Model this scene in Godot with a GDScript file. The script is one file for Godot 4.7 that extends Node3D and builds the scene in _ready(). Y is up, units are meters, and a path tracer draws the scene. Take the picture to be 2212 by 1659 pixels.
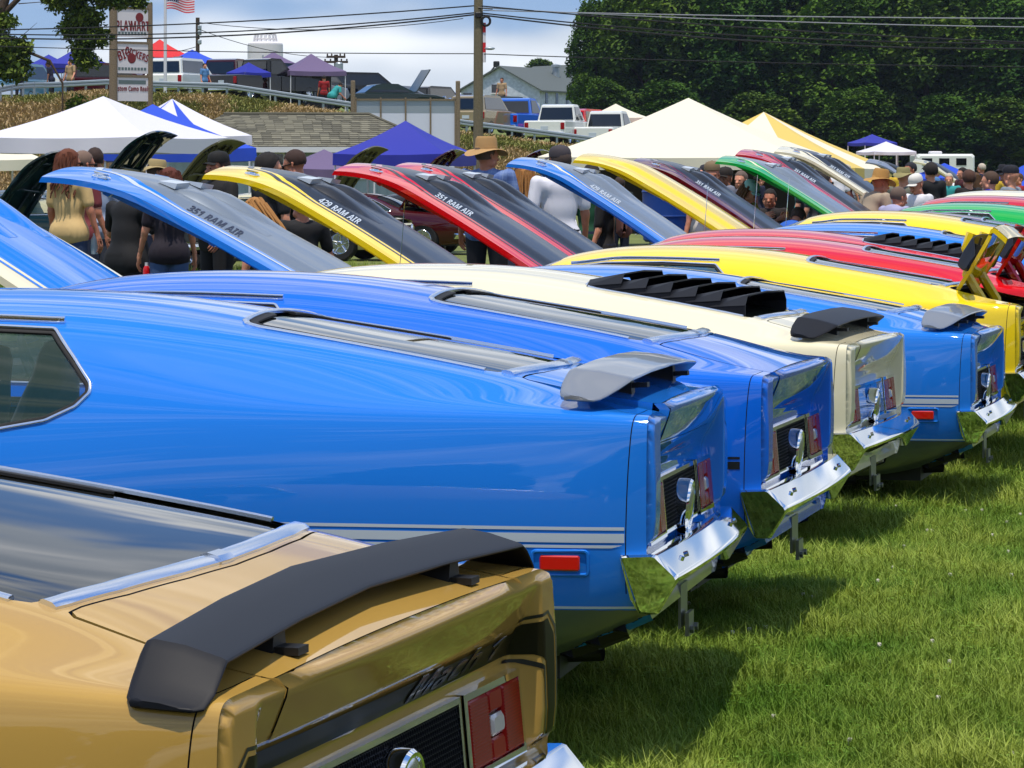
extends Node3D
# Car show on a grass field. y is up, metres; the camera looks along -z.

const GROUND_SPOTS := [[0.66, -8.0, -0.07, 1.5], [1.2, -11.5, 0.07, 1.3], [1.7, -13.8, 0.06, 1.4], [2.4, -17.2, 0.0, 1.6], [3.2, -19.8, -0.07, 1.6]]
var M := {}
var used := {}
var rng := RandomNumberGenerator.new()
var shared := {}


func _ready() -> void:
	rng.seed = 7
	# ---- camera
	var cam := Camera3D.new()
	cam.name = "camera"
	cam.projection = Camera3D.PROJECTION_FRUSTUM
	cam.near = 0.5
	cam.far = 3000.0
	cam.size = 2.0 * 0.5 * 829.5 / 7672.8
	cam.frustum_offset = Vector2(0, -0.5 * (829.5 - 359.4) / 7672.8)
	cam.position = Vector3(0, 1.735, 0)
	add_child(cam)
	cam.current = true
	# ---- sky and air
	var env := Environment.new()
	env.background_mode = Environment.BG_SKY
	var sky := Sky.new()
	var sm := PanoramaSkyMaterial.new()
	sm.panorama = ImageTexture.create_from_image(sky_image())
	sky.sky_material = sm
	env.sky = sky
	env.tonemap_mode = Environment.TONE_MAPPER_LINEAR
	env.tonemap_exposure = EXPOSURE
	env.background_energy_multiplier = SKY_GAIN
	env.sdfgi_enabled = true
	env.ssao_enabled = true
	env.ssil_enabled = true
	env.fog_enabled = true
	env.fog_density = 0.00008
	env.fog_light_color = Color(0.72, 0.79, 0.9)
	var we := WorldEnvironment.new()
	we.name = "world_environment"
	we.environment = env
	add_child(we)
	# ---- sun: high, from the far left
	var sun := DirectionalLight3D.new()
	sun.name = "sun"
	sun.light_energy = SUN
	sun.light_color = Color(1.0, 0.96, 0.9)
	sun.light_angular_distance = 0.5
	sun.shadow_enabled = true
	sun.basis = Basis.looking_at(-SUN_TO.normalized(), Vector3.UP)
	add_child(sun)
	# ---- the place
	make_materials()
	make_ground()
	make_car_meshes()
	make_row()
	make_background()
	make_people()


const EXPOSURE := 1.2
const SKY_GAIN := 1.15
const SUN := 1.15
const SUN_TO := Vector3(-0.03, 0.93, 0.26)


func sky_image() -> Image:
	# Computed clouds: a coarse dome and a finer belt near the horizon, both from the same 3D noise.
	var n1 := FastNoiseLite.new()
	n1.seed = 11; n1.frequency = 1.0; n1.noise_type = FastNoiseLite.TYPE_SIMPLEX_SMOOTH
	n1.fractal_type = FastNoiseLite.FRACTAL_FBM; n1.fractal_octaves = 4; n1.fractal_gain = 0.46
	var n2 := FastNoiseLite.new()
	n2.seed = 5; n2.frequency = 1.0; n2.noise_type = FastNoiseLite.TYPE_SIMPLEX_SMOOTH
	n2.fractal_type = FastNoiseLite.FRACTAL_FBM; n2.fractal_octaves = 4
	var fill := func(w: int, rows: int, top: float, bottom: float) -> Image:
		var d := PackedFloat32Array()
		d.resize(w * rows * 3)
		var k := 0
		for j in rows:
			var el := top + (bottom - top) * (j + 0.5) / rows
			for i in w:
				var az := TAU * (i + 0.5) / w
				var c: Vector3 = sky_color(n1, n2, az, el)
				d[k] = c.x; d[k + 1] = c.y; d[k + 2] = c.z
				k += 3
		return Image.create_from_data(w, rows, false, Image.FORMAT_RGBF, d.to_byte_array())
	var W := 4096
	var img := Image.create(W, W / 2, false, Image.FORMAT_RGBF)
	img.fill(Color(0.33, 0.36, 0.36))
	var dome: Image = fill.call(1024, 256, PI / 2, 0.0)
	dome.resize(W, W / 4, Image.INTERPOLATE_CUBIC)
	img.blit_rect(dome, Rect2i(0, 0, W, W / 4), Vector2i.ZERO)
	var belt_rows := 112
	var belt: Image = fill.call(2048, belt_rows / 2, PI * belt_rows / (W / 2), 0.0)
	belt.resize(W, belt_rows, Image.INTERPOLATE_CUBIC)
	img.blit_rect(belt, Rect2i(0, 0, W, belt_rows), Vector2i(0, W / 4 - belt_rows))
	return img


func sky_color(n1: FastNoiseLite, n2: FastNoiseLite, az: float, el: float) -> Vector3:
	var up := sin(el)
	var blue := Vector3(0.10, 0.24, 0.58).lerp(Vector3(0.27, 0.38, 0.53), pow(1.0 - up, 5.0))
	# clouds lie on a sheet overhead and pile up towards the horizon
	var r := cos(el) / (up + 0.16)
	var p := Vector2(cos(az), sin(az)) * r
	var f := n1.get_noise_3d(p.x * .85, el * 7.0, p.y * .85) + 0.35 * n2.get_noise_3d(cos(az) * 9.0, el * 34.0, sin(az) * 9.0)
	var low := pow(1.0 - up, 6.0)
	f += 0.75 * low * n2.get_noise_3d(cos(az) * 6.0 + 7.0, el * 24.0, sin(az) * 6.0)
	var cover := smoothstep(-0.12, 0.26, f + 0.06 + 0.12 * low)
	var shade := smoothstep(-0.3, 0.5, n2.get_noise_3d(p.x * 1.6 + 4.0, el * 16.0 + 1.0, p.y * 1.6))
	var white := Vector3(0.46, 0.51, 0.58).lerp(Vector3(0.92, 0.93, 0.94), shade)
	white = white.lerp(Vector3(0.62, 0.67, 0.73), 0.5 * pow(1.0 - up, 10.0))
	return blue.lerp(white, cover * 0.9)


# ---------------------------------------------------------------- naming
func numbered(called: String) -> String:
	var n: int = used.get(called, -1) + 1
	used[called] = n
	return called if n == 0 else "%s_%03d" % [called, n]


func tag(o: Node3D, label: String, category: String, group := "") -> Node3D:
	o.set_meta("label", label)
	o.set_meta("category", category)
	if group != "": o.set_meta("group", group)
	return o


func thing(called: String, label: String, category: String, group := "", at := Vector3.ZERO, turn := 0.0) -> Node3D:
	var o := Node3D.new()
	o.name = numbered(called)
	o.position = at
	o.rotation.y = turn
	add_child(o)
	return tag(o, label, category, group)


func part(called: String, mesh: Mesh, mat: Material, parent: Node) -> MeshInstance3D:
	var o := MeshInstance3D.new()
	o.name = numbered(called) if parent == self else called
	o.mesh = mesh
	if mat: o.material_override = mat
	parent.add_child(o, true)
	return o


func lone(called: String, mesh: Mesh, mat: Material, label: String, category: String, group := "") -> MeshInstance3D:
	var o := part(called, mesh, mat, self)
	tag(o, label, category, group)
	return o


func structure(called: String, mesh: Mesh, mat: Material) -> MeshInstance3D:
	var o := part(called, mesh, mat, self)
	o.set_meta("kind", "structure")
	return o


# ---------------------------------------------------------------- indexed mesh with given normals
class Sheet:
	var v := PackedVector3Array()
	var n := PackedVector3Array()
	var ix := PackedInt32Array()
	func put(p: Vector3, q: Vector3) -> int:
		v.append(p); n.append(q)
		return v.size() - 1
	func tri(a: int, b: int, c: int) -> void:
		var g := (v[b] - v[a]).cross(v[c] - v[a])
		if g.length_squared() < 1e-16: return
		if g.dot(n[a] + n[b] + n[c]) > 0.0: ix.append_array(PackedInt32Array([a, c, b]))
		else: ix.append_array(PackedInt32Array([a, b, c]))
	func mesh() -> ArrayMesh:
		var m := ArrayMesh.new()
		if ix.is_empty(): return m
		var arr := []
		arr.resize(Mesh.ARRAY_MAX)
		arr[Mesh.ARRAY_VERTEX] = v; arr[Mesh.ARRAY_NORMAL] = n; arr[Mesh.ARRAY_INDEX] = ix
		m.add_surface_from_arrays(Mesh.PRIMITIVE_TRIANGLES, arr)
		return m


# ---------------------------------------------------------------- triangle soup with creased normals
class Soup:
	var v := PackedVector3Array()
	var col := PackedColorArray()
	var color := Color.WHITE
	var colored := false
	func tri(a: Vector3, b: Vector3, c: Vector3) -> void:
		v.append(a); v.append(b); v.append(c)
		if colored:
			col.append(color); col.append(color); col.append(color)
	func quad(a: Vector3, b: Vector3, c: Vector3, d: Vector3) -> void:
		tri(a, b, c); tri(a, c, d)
	func orient(from: int) -> void:
		var vol := 0.0
		var c := v[from]
		for i in range(from, v.size(), 3): vol += (v[i] - c).dot((v[i + 1] - c).cross(v[i + 2] - c))
		if vol > 0.0:
			for i in range(from, v.size(), 3):
				var t := v[i + 1]
				v[i + 1] = v[i + 2]; v[i + 2] = t
	func loft(rings: Array, closed := true, caps := true, solid := true) -> void:
		var from := v.size()
		for i in rings.size() - 1:
			var a: PackedVector3Array = rings[i]
			var b: PackedVector3Array = rings[i + 1]
			var m := a.size()
			for k in (m if closed else m - 1):
				quad(a[k], a[(k + 1) % m], b[(k + 1) % m], b[k])
		if caps and closed:
			fan(rings[0], true); fan(rings[-1], false)
		if solid: orient(from)
	func fan(r: PackedVector3Array, back: bool) -> void:
		var c := Vector3.ZERO
		for p in r: c += p
		c /= r.size()
		for k in r.size():
			if back: tri(c, r[(k + 1) % r.size()], r[k])
			else: tri(c, r[k], r[(k + 1) % r.size()])
	func box(c: Vector3, s: Vector3, b := Basis.IDENTITY) -> void:
		var h := s * 0.5
		var r := []
		for z in [-h.z, h.z]:
			r.append(PackedVector3Array([c + b * Vector3(-h.x, -h.y, z), c + b * Vector3(h.x, -h.y, z), c + b * Vector3(h.x, h.y, z), c + b * Vector3(-h.x, h.y, z)]))
		loft(r)
	func rbox(c: Vector3, s: Vector3, e: float, b := Basis.IDENTITY) -> void:
		var h := s * 0.5
		var r := []
		for q in [[-h.z, e], [-h.z + e, 0.0], [h.z - e, 0.0], [h.z, e]]:
			var x: float = h.x - q[1]
			var y: float = h.y - q[1]
			var g := PackedVector3Array()
			for p in [[-x + e, -y], [x - e, -y], [x, -y + e], [x, y - e], [x - e, y], [-x + e, y], [-x, y - e], [-x, -y + e]]: g.append(c + b * Vector3(p[0], p[1], q[0]))
			r.append(g)
		loft(r)
	func tube(path: Array, rad, sides := 8, caps := true) -> void:
		var rings := []
		var up := Vector3.UP
		for i in path.size():
			var t: Vector3 = (path[mini(i + 1, path.size() - 1)] - path[maxi(i - 1, 0)]).normalized()
			if absf(t.dot(up)) > 0.95: up = Vector3.RIGHT if absf(t.x) < 0.9 else Vector3.BACK
			var x := up.cross(t).normalized()
			up = t.cross(x).normalized()
			var r: float = rad[i] if rad is Array else rad
			var g := PackedVector3Array()
			for k in sides: g.append(path[i] + (x * cos(TAU * k / sides) + up * sin(TAU * k / sides)) * r)
			rings.append(g)
		loft(rings, true, caps)
	func lathe(c: Vector3, axis: Basis, prof: Array, sides := 16) -> void:
		# prof: [radius, height along axis.y]
		var rings := []
		for q in prof:
			var g := PackedVector3Array()
			for k in sides: g.append(c + axis * Vector3(cos(TAU * k / sides) * q[0], q[1], sin(TAU * k / sides) * q[0]))
			rings.append(g)
		loft(rings)
	func ball(c: Vector3, r: Vector3, b := Basis.IDENTITY, sides := 12, rows := 8) -> void:
		var rings := []
		for j in rows + 1:
			var la := PI * (clampf(j, 0.02, rows - 0.02) / rows - 0.5)
			var g := PackedVector3Array()
			for k in sides: g.append(c + b * (Vector3(cos(TAU * k / sides) * cos(la), sin(la), sin(TAU * k / sides) * cos(la)) * r))
			rings.append(g)
		loft(rings)
	func prism(poly: PackedVector2Array, o: Vector3, ux: Vector3, uy: Vector3, depth: Vector3) -> void:
		var from := v.size()
		var t := Geometry2D.triangulate_polygon(poly)
		for i in range(0, t.size(), 3):
			var q := [poly[t[i]], poly[t[i + 1]], poly[t[i + 2]]]
			if (q[1] - q[0]).cross(q[2] - q[0]) < 0.0: q.reverse()
			tri(o + ux * q[0].x + uy * q[0].y, o + ux * q[1].x + uy * q[1].y, o + ux * q[2].x + uy * q[2].y)
			tri(o + depth + ux * q[0].x + uy * q[0].y, o + depth + ux * q[2].x + uy * q[2].y, o + depth + ux * q[1].x + uy * q[1].y)
		var cw := Geometry2D.is_polygon_clockwise(poly)
		for k in poly.size():
			var a := poly[k]
			var b := poly[(k + 1) % poly.size()]
			if cw:
				var s := a
				a = b; b = s
			var pa := o + ux * a.x + uy * a.y
			var pb := o + ux * b.x + uy * b.y
			quad(pb, pa, pa + depth, pb + depth)
		orient(from)
	func mesh(crease := 40.0) -> ArrayMesh:
		var m := ArrayMesh.new()
		if v.is_empty(): return m
		var fn := PackedVector3Array()
		var near := {}
		var lim := cos(deg_to_rad(crease))
		for i in range(0, v.size(), 3):
			var g := -(v[i + 1] - v[i]).cross(v[i + 2] - v[i])
			fn.append(g)
			if crease > 1.0:
				for k in 3:
					var key := Vector3i((v[i + k] * 20000.0).round())
					if near.has(key): near[key].append(i / 3)
					else: near[key] = [i / 3]
		var nn := PackedVector3Array()
		nn.resize(v.size())
		for i in v.size():
			var f := fn[i / 3].normalized()
			var s := fn[i / 3]
			if crease > 1.0:
				s = Vector3.ZERO
				for j in near[Vector3i((v[i] * 20000.0).round())]:
					if fn[j].normalized().dot(f) >= lim: s += fn[j]
			nn[i] = s.normalized() if s.length_squared() > 1e-20 else Vector3.UP
		var arr := []
		arr.resize(Mesh.ARRAY_MAX)
		arr[Mesh.ARRAY_VERTEX] = v; arr[Mesh.ARRAY_NORMAL] = nn
		if colored: arr[Mesh.ARRAY_COLOR] = col
		m.add_surface_from_arrays(Mesh.PRIMITIVE_TRIANGLES, arr)
		return m


# ---------------------------------------------------------------- materials
func mat(c: Color, rough := 0.6, metal := 0.0, coat := 0.0) -> StandardMaterial3D:
	var m := StandardMaterial3D.new()
	m.albedo_color = c
	m.roughness = rough
	m.metallic = metal
	if coat > 0.0:
		m.clearcoat_enabled = true; m.clearcoat = coat; m.clearcoat_roughness = 0.03
	return m


func paint(c: Color, metal := 0.0, rough := 0.38) -> StandardMaterial3D:
	var m := mat(c, 0.75, metal, 1.0)
	m.metallic_specular = 0.0
	m.clearcoat_roughness = 0.02
	return m


func glass(c: Color, a: float) -> StandardMaterial3D:
	var m := mat(Color(c.r, c.g, c.b, a), 0.02)
	m.transparency = BaseMaterial3D.TRANSPARENCY_ALPHA
	return m


func grain(freq: float, seed_: int, lo: Color, hi: Color, oct := 4, size := 512) -> NoiseTexture2D:
	var t := NoiseTexture2D.new()
	t.width = size; t.height = size; t.seamless = true
	var n := FastNoiseLite.new()
	n.seed = seed_; n.frequency = freq; n.fractal_octaves = oct
	t.noise = n
	var g := Gradient.new()
	g.set_color(0, lo); g.set_color(1, hi)
	t.color_ramp = g
	return t


func grained(lo: Color, hi: Color, freq: float, scale_: float, rough := 0.8, seed_ := 1) -> StandardMaterial3D:
	var m := mat(Color.WHITE, rough)
	m.albedo_texture = grain(freq, seed_, lo, hi, 5, 256)
	m.uv1_triplanar = true
	m.uv1_world_triplanar = true
	m.uv1_scale = Vector3.ONE * scale_
	return m


func make_materials() -> void:
	M.blue = paint(Color(0.12, 0.45, 0.82))
	M.deep_blue = paint(Color(0.06, 0.38, 0.80))
	M.gold = paint(Color(0.68, 0.545, 0.27), 0.1, 0.4)
	M.white = paint(Color(0.86, 0.83, 0.70))
	M.yellow = paint(Color(0.92, 0.79, 0.12))
	M.red = paint(Color(0.78, 0.05, 0.08))
	M.rose = paint(Color(0.72, 0.10, 0.14))
	M.green = paint(Color(0.08, 0.62, 0.25))
	M.maroon = paint(Color(0.24, 0.03, 0.05))
	M.dark_red = paint(Color(0.36, 0.05, 0.07))
	M.teal = paint(Color(0.12, 0.55, 0.58))
	M.dark_green = paint(Color(0.02, 0.13, 0.12))
	M.cream = paint(Color(0.78, 0.75, 0.58))
	M.olive = mat(Color(.30, .29, .14), .5)
	M.pole_wood = grained(Color(.33, .30, .22), Color(.50, .46, .36), .12, .8, .9, 2)
	M.wire_black = mat(Color(.03, .03, .035), .7)
	M.wire_pale = mat(Color(.55, .56, .58), .6)
	M.clover = mat(Color(.78, .76, .70), .8)
	M.silver = mat(Color(0.52, 0.54, 0.57), 0.35, 0.55, 0.5)
	M.argent = mat(Color(0.33, 0.36, 0.34), 0.3, 0.5, 0.6)
	M.decal_silver = mat(Color(0.72, 0.76, 0.80), 0.4, 0.1)
	M.decal_black = mat(Color(0.02, 0.02, 0.025), 0.35, 0.0, 0.4)
	M.decal_dark = mat(Color(0.13, 0.125, 0.06), 0.35)
	M.decal_dark.metallic_specular = 0.2
	M.ink_grey = mat(Color(.16, .19, .27), .5)
	M.satin_black = mat(Color(0.085, 0.092, 0.115), 0.5)
	M.satin_black.metallic_specular = 0.3
	M.hood_black = mat(Color(0.07, 0.075, 0.09), 0.35, 0.0, 0.2)
	M.hood_silver = mat(Color(0.47, 0.51, 0.55), 0.35, 0.35, 0.3)
	M.black = mat(Color(0.018, 0.018, 0.02), 0.55)
	M.seam = mat(Color(0.01, 0.01, 0.01), 0.9)
	M.rubber = mat(Color(0.03, 0.03, 0.032), 0.75)
	M.chrome = mat(Color(0.92, 0.93, 0.94), 0.04, 1.0)
	M.bright = mat(Color(0.86, 0.88, 0.92), 0.16, 1.0)
	M.steel = mat(Color(0.55, 0.56, 0.58), 0.35, 0.9)
	M.lens = mat(Color(0.55, 0.012, 0.03), 0.2)
	M.lens.metallic_specular = 0.35
	M.lens_bright = mat(Color(0.75, 0.04, 0.02), 0.2, 0.0, 1.0)
	M.lens_white = mat(Color(0.75, 0.72, 0.70), 0.15, 0.0, 1.0)
	M.glass = glass(Color(0.05, 0.075, 0.07), 0.5)
	M.side_glass = glass(Color(0.22, 0.36, 0.30), 0.22)
	M.interior = mat(Color(0.035, 0.035, 0.037), 0.6)
	M.seat = mat(Color(0.045, 0.047, 0.05), 0.5)
	M.well = mat(Color(0.03, 0.03, 0.03), 0.9)


# ================================================================ the fastback coupe: one body surface S(a, t)
# a = metres forward of the tail, t = 0 at the sill .. 1 on the centre line; built for the left half and mirrored.
const STN := [0.03, 0.2, 0.45, 0.75, 1.08, 1.42, 1.75, 2.1, 2.45, 2.78, 3.08, 3.36, 3.8, 4.3, 4.78]
const NET := [
	[.75,.375, .82,.395, .872,.45, .900,.58, .903,.74, .898,.85, .892,.925, .868,.950, .815,.951, .73,.952, .62,.954, .35,.962, 0,.964],
	[.79,.30, .862,.335, .908,.43, .932,.58, .931,.74, .918,.85, .904,.934, .878,.963, .815,.968, .73,.976, .63,.988, .35,1.004, 0,1.010],
	[.80,.23, .87,.29, .915,.42, .937,.58, .937,.74, .922,.85, .905,.932, .879,.969, .818,.990, .735,1.020, .632,1.054, .37,1.074, 0,1.079],
	[.81,.22, .875,.28, .92,.42, .94,.58, .94,.735, .926,.84, .906,.922, .882,.967, .825,1.006, .742,1.052, .630,1.101, .39,1.124, 0,1.129],
	[.81,.22, .875,.28, .92,.42, .94,.58, .94,.725, .927,.825, .906,.908, .885,.962, .832,1.018, .75,1.080, .633,1.147, .41,1.174, 0,1.181],
	[.81,.22, .875,.28, .92,.42, .938,.57, .938,.71, .925,.805, .904,.888, .882,.950, .833,1.026, .757,1.102, .65,1.176, .43,1.226, 0,1.242],
	[.81,.22, .875,.28, .92,.42, .936,.56, .936,.69, .920,.785, .898,.866, .872,.938, .818,1.032, .75,1.116, .664,1.196, .44,1.262, 0,1.280],
	[.81,.22, .875,.28, .92,.42, .936,.56, .934,.68, .916,.775, .893,.855, .866,.930, .812,1.032, .745,1.120, .666,1.204, .44,1.272, 0,1.291],
	[.81,.22, .875,.28, .92,.42, .935,.56, .932,.68, .914,.77, .890,.852, .862,.926, .812,1.030, .742,1.116, .660,1.196, .44,1.264, 0,1.282],
	[.81,.22, .875,.28, .92,.42, .935,.56, .930,.68, .912,.77, .888,.852, .860,.920, .812,1.008, .738,1.086, .655,1.158, .44,1.218, 0,1.234],
	[.81,.22, .875,.28, .92,.42, .933,.56, .928,.68, .910,.77, .886,.850, .858,.908, .810,.956, .752,.998, .69,1.036, .45,1.084, 0,1.100],
	[.81,.22, .875,.28, .92,.42, .932,.56, .926,.68, .908,.77, .884,.848, .856,.888, .805,.905, .755,.918, .70,.930, .45,.955, 0,.964],
	[.81,.22, .875,.28, .92,.42, .930,.56, .924,.67, .905,.76, .880,.836, .850,.868, .800,.880, .75,.888, .69,.895, .45,.918, 0,.928],
	[.79,.22, .85,.28, .895,.42, .905,.55, .900,.65, .882,.73, .856,.796, .826,.826, .775,.838, .725,.845, .66,.852, .43,.872, 0,.880],
	[.72,.27, .78,.32, .82,.43, .83,.54, .825,.62, .81,.68, .785,.736, .76,.758, .715,.766, .67,.771, .61,.776, .40,.790, 0,.796]]
var u_of := PackedFloat32Array()
var tail_line := PackedVector2Array()


func bas(f: float) -> PackedFloat32Array:
	var g := 1.0 - f
	return PackedFloat32Array([g * g * g / 6.0, (3 * f * f * f - 6 * f * f + 4) / 6.0, (-3 * f * f * f + 3 * f * f + 3 * f + 1) / 6.0, f * f * f / 6.0,
		-g * g / 2.0, (9 * f * f - 12 * f) / 6.0, (-9 * f * f + 6 * f + 3) / 6.0, f * f / 2.0])


func net(i: int, k: int) -> Vector3:
	if i < 0: return 2.0 * net(0, k) - net(1, k)
	if i > 14: return 2.0 * net(14, k) - net(13, k)
	if k < 0: return 2.0 * net(i, 0) - net(i, 1)
	if k > 12:
		var m := net(i, 11)
		return Vector3(m.x, -m.y, m.z)
	return Vector3(STN[i], NET[i][2 * k], NET[i][2 * k + 1])


var grid_net := []


func body_setup() -> void:
	for i in range(-1, 16):
		var r := PackedVector3Array()
		for k in range(-1, 14): r.append(net(i, k))
		grid_net.append(r)
	# u for every centimetre of a
	for c in 482:
		var a := c * 0.01
		var lo := 0.0
		var hi := 14.0
		for it in 24:
			var u := (lo + hi) / 2
			var i := mini(int(u), 13)
			var b := bas(u - i)
			var s := 0.0
			for q in 4: s += b[q] * grid_net[i + q][1].x
			if s < a: lo = u
			else: hi = u
		u_of.append(lo)


func S(a: float, t: float, derive := false) -> Array:
	var c := clampf(a, 0.0, 4.8) * 100.0
	var ci := mini(int(c), 480)
	var u := lerpf(u_of[ci], u_of[ci + 1], c - ci)
	var i := clampi(int(u), 0, 13)
	var w := clampf(t, 0.0, 1.0) * 12.0
	var k := clampi(int(w), 0, 11)
	var bu := bas(u - i)
	var bv := bas(w - k)
	var p := Vector3.ZERO
	var du := Vector3.ZERO
	var dv := Vector3.ZERO
	for x in 4:
		var row: PackedVector3Array = grid_net[i + x]
		var q := row[k] * bv[0] + row[k + 1] * bv[1] + row[k + 2] * bv[2] + row[k + 3] * bv[3]
		p += q * bu[x]
		if derive:
			du += q * bu[4 + x]
			dv += (row[k] * bv[4] + row[k + 1] * bv[5] + row[k + 2] * bv[6] + row[k + 3] * bv[7]) * bu[x]
	if not derive: return [p]
	var n := du.cross(dv).normalized()
	if n.dot(Vector3(0, 0.7 if t < 0.9 else 0.0, 0.4)) < 0.0: n = -n
	return [p, n]


func t_of_z(a: float, z: float) -> float:
	var lo := 0.0
	var hi := 1.0
	for it in 22:
		var m := (lo + hi) / 2
		if S(a, m)[0].z < z: lo = m
		else: hi = m
	return lo


func t_of_y(a: float, y: float) -> float:
	if y < 0.0: return 1.02
	var lo := 0.5
	var hi := 1.0
	for it in 22:
		var m := (lo + hi) / 2
		if S(a, m)[0].y > y: lo = m
		else: hi = m
	return lo


func dense(poly: Array, step := 0.04) -> Array:
	var r := []
	for k in poly.size():
		var a: Vector2 = poly[k]
		var b: Vector2 = poly[(k + 1) % poly.size()]
		var n := maxi(1, int(ceil(a.distance_to(b) / step)))
		for i in n: r.append(a.lerp(b, float(i) / n))
	return r


func rounded(poly: Array, r: float) -> Array:
	# every corner of a polygon turned into a short arc
	var out := []
	for k in poly.size():
		var p: Vector2 = poly[k]
		var a: Vector2 = poly[k - 1]
		var b: Vector2 = poly[(k + 1) % poly.size()]
		var da := minf(r, p.distance_to(a) * 0.45)
		var db := minf(r, p.distance_to(b) * 0.45)
		var s := p + (a - p).normalized() * da
		var e := p + (b - p).normalized() * db
		for i in 5:
			var f := i / 4.0
			out.append(s.lerp(p, f).lerp(p.lerp(e, f), f))
	return out


func from_side(poly: Array) -> PackedVector2Array:
	var r := PackedVector2Array()
	for q in dense(poly): r.append(Vector2(q.x, t_of_z(q.x, q.y)))
	return r


func from_top(poly: Array) -> PackedVector2Array:
	var r := PackedVector2Array()
	for q in dense(poly): r.append(Vector2(q.x, t_of_y(q.x, q.y)))
	return r


func from_tail(a: float, t: float) -> Vector3: return S(a, t)[0]


func at(p: Vector3) -> Vector3: return Vector3(-p.y, p.z, -p.x)   # (forward, left, up) to the car's own axes


# Lays a surface f(u, v) -> [point, normal] over a grid, keeping what lies in one of KEEP (if any) and outside all of CUT.
func lay(sh: Sheet, f: Callable, us: PackedFloat32Array, vs: PackedFloat32Array, keep: Array, cut: Array, off := 0.0, mirror := true) -> void:
	var nu := us.size() - 1
	var nv := vs.size() - 1
	var edge := {}
	for poly: PackedVector2Array in keep + cut:
		for k in poly.size():
			var a := poly[k]
			var b := poly[(k + 1) % poly.size()]
			var i0 := clampi(us.bsearch(minf(a.x, b.x)) - 1, 0, nu - 1)
			var i1 := clampi(us.bsearch(maxf(a.x, b.x)), 0, nu - 1)
			var j0 := clampi(vs.bsearch(minf(a.y, b.y)) - 1, 0, nv - 1)
			var j1 := clampi(vs.bsearch(maxf(a.y, b.y)), 0, nv - 1)
			for i in range(i0, i1 + 1):
				for j in range(j0, j1 + 1): edge[i * 1000 + j] = true
	var have := {}
	var node := func(u: float, v: float) -> Vector2i:
		var key := Vector2i(roundi(u * 20000), roundi(v * 40000))
		if have.has(key): return have[key]
		var r: Array = f.call(u, v)
		var p: Vector3 = r[0] + r[1] * off
		var l := sh.put(at(p), at(r[1]))
		var m := -1
		if mirror: m = sh.put(at(Vector3(p.x, -p.y, p.z)), at(Vector3(r[1].x, -r[1].y, r[1].z)))
		have[key] = Vector2i(l, m)
		return have[key]
	var emit := func(a: Vector2i, b: Vector2i, c: Vector2i) -> void:
		sh.tri(a.x, b.x, c.x)
		if mirror: sh.tri(a.y, b.y, c.y)
	for i in nu:
		for j in nv:
			var q := PackedVector2Array([Vector2(us[i], vs[j]), Vector2(us[i + 1], vs[j]), Vector2(us[i + 1], vs[j + 1]), Vector2(us[i], vs[j + 1])])
			if not edge.has(i * 1000 + j):
				var c := (q[0] + q[2]) / 2
				var inside := keep.is_empty()
				for poly in keep:
					if Geometry2D.is_point_in_polygon(c, poly): inside = true
				for poly in cut:
					if inside and Geometry2D.is_point_in_polygon(c, poly): inside = false
				if not inside: continue
				var a: Vector2i = node.call(q[0].x, q[0].y)
				var b: Vector2i = node.call(q[1].x, q[1].y)
				var d: Vector2i = node.call(q[2].x, q[2].y)
				var e: Vector2i = node.call(q[3].x, q[3].y)
				emit.call(a, b, d); emit.call(a, d, e)
				continue
			var bits := [q]
			if not keep.is_empty():
				bits = []
				for poly in keep: bits.append_array(Geometry2D.intersect_polygons(q, poly))
			for poly in cut:
				var left := []
				for bit in bits: left.append_array(Geometry2D.clip_polygons(bit, poly))
				bits = left
			for bit: PackedVector2Array in bits:
				var t := Geometry2D.triangulate_polygon(bit)
				for k in range(0, t.size(), 3):
					emit.call(node.call(bit[t[k]].x, bit[t[k]].y), node.call(bit[t[k + 1]].x, bit[t[k + 1]].y), node.call(bit[t[k + 2]].x, bit[t[k + 2]].y))


func steps(a: float, b: float, n: int) -> PackedFloat32Array:
	var r := PackedFloat32Array()
	for i in n + 1: r.append(lerpf(a, b, float(i) / n))
	return r


func SF(a: float, t: float) -> Array: return S(a, t, true)


# ---- the tail: a = T(y, z), rounded over at the outline of the first section
const LID_FACE := [[.36,.034], [.40,.040], [.43,.050], [.45,.058], [.56,.055], [.575,.055], [.745,.070], [.775,.074], [.805,.066], [.856,.038], [.866,.034], [.93,.008], [.97,.003]]
const CAP_FACE := [[.36,.034], [.40,.038], [.43,.044], [.45,.050], [.585,.042], [.61,.012], [.66,.006], [.80,.004], [.97,.006]]


func table(tb: Array, x: float) -> float:
	if x <= tb[0][0]: return tb[0][1]
	for i in tb.size() - 1:
		if x <= tb[i + 1][0]: return lerpf(tb[i][1], tb[i + 1][1], (x - tb[i][0]) / (tb[i + 1][0] - tb[i][0]))
	return tb[-1][1]


func T(y: float, z: float) -> Vector3:
	var ay := absf(y)
	var d := 1.0
	var p := Vector2(ay, z)
	for k in tail_line.size() - 1:
		d = minf(d, p.distance_squared_to(Geometry2D.get_closest_point_to_segment(p, tail_line[k], tail_line[k + 1])))
	d = sqrt(d)
	var a := lerpf(table(LID_FACE, z), table(CAP_FACE, z), smoothstep(0.745, 0.79, ay))
	a -= 0.018 * (1.0 - ay * ay / 0.6) * smoothstep(0.72, 0.9, z)   # the lip bows out in plan
	var r := 0.016
	if d < r:
		var f := 1.0 - d / r
		a = lerpf(a, 0.03, 1.0 - sqrt(maxf(0.0, 1.0 - f * f)))
	return Vector3(a, y, z)


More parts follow.
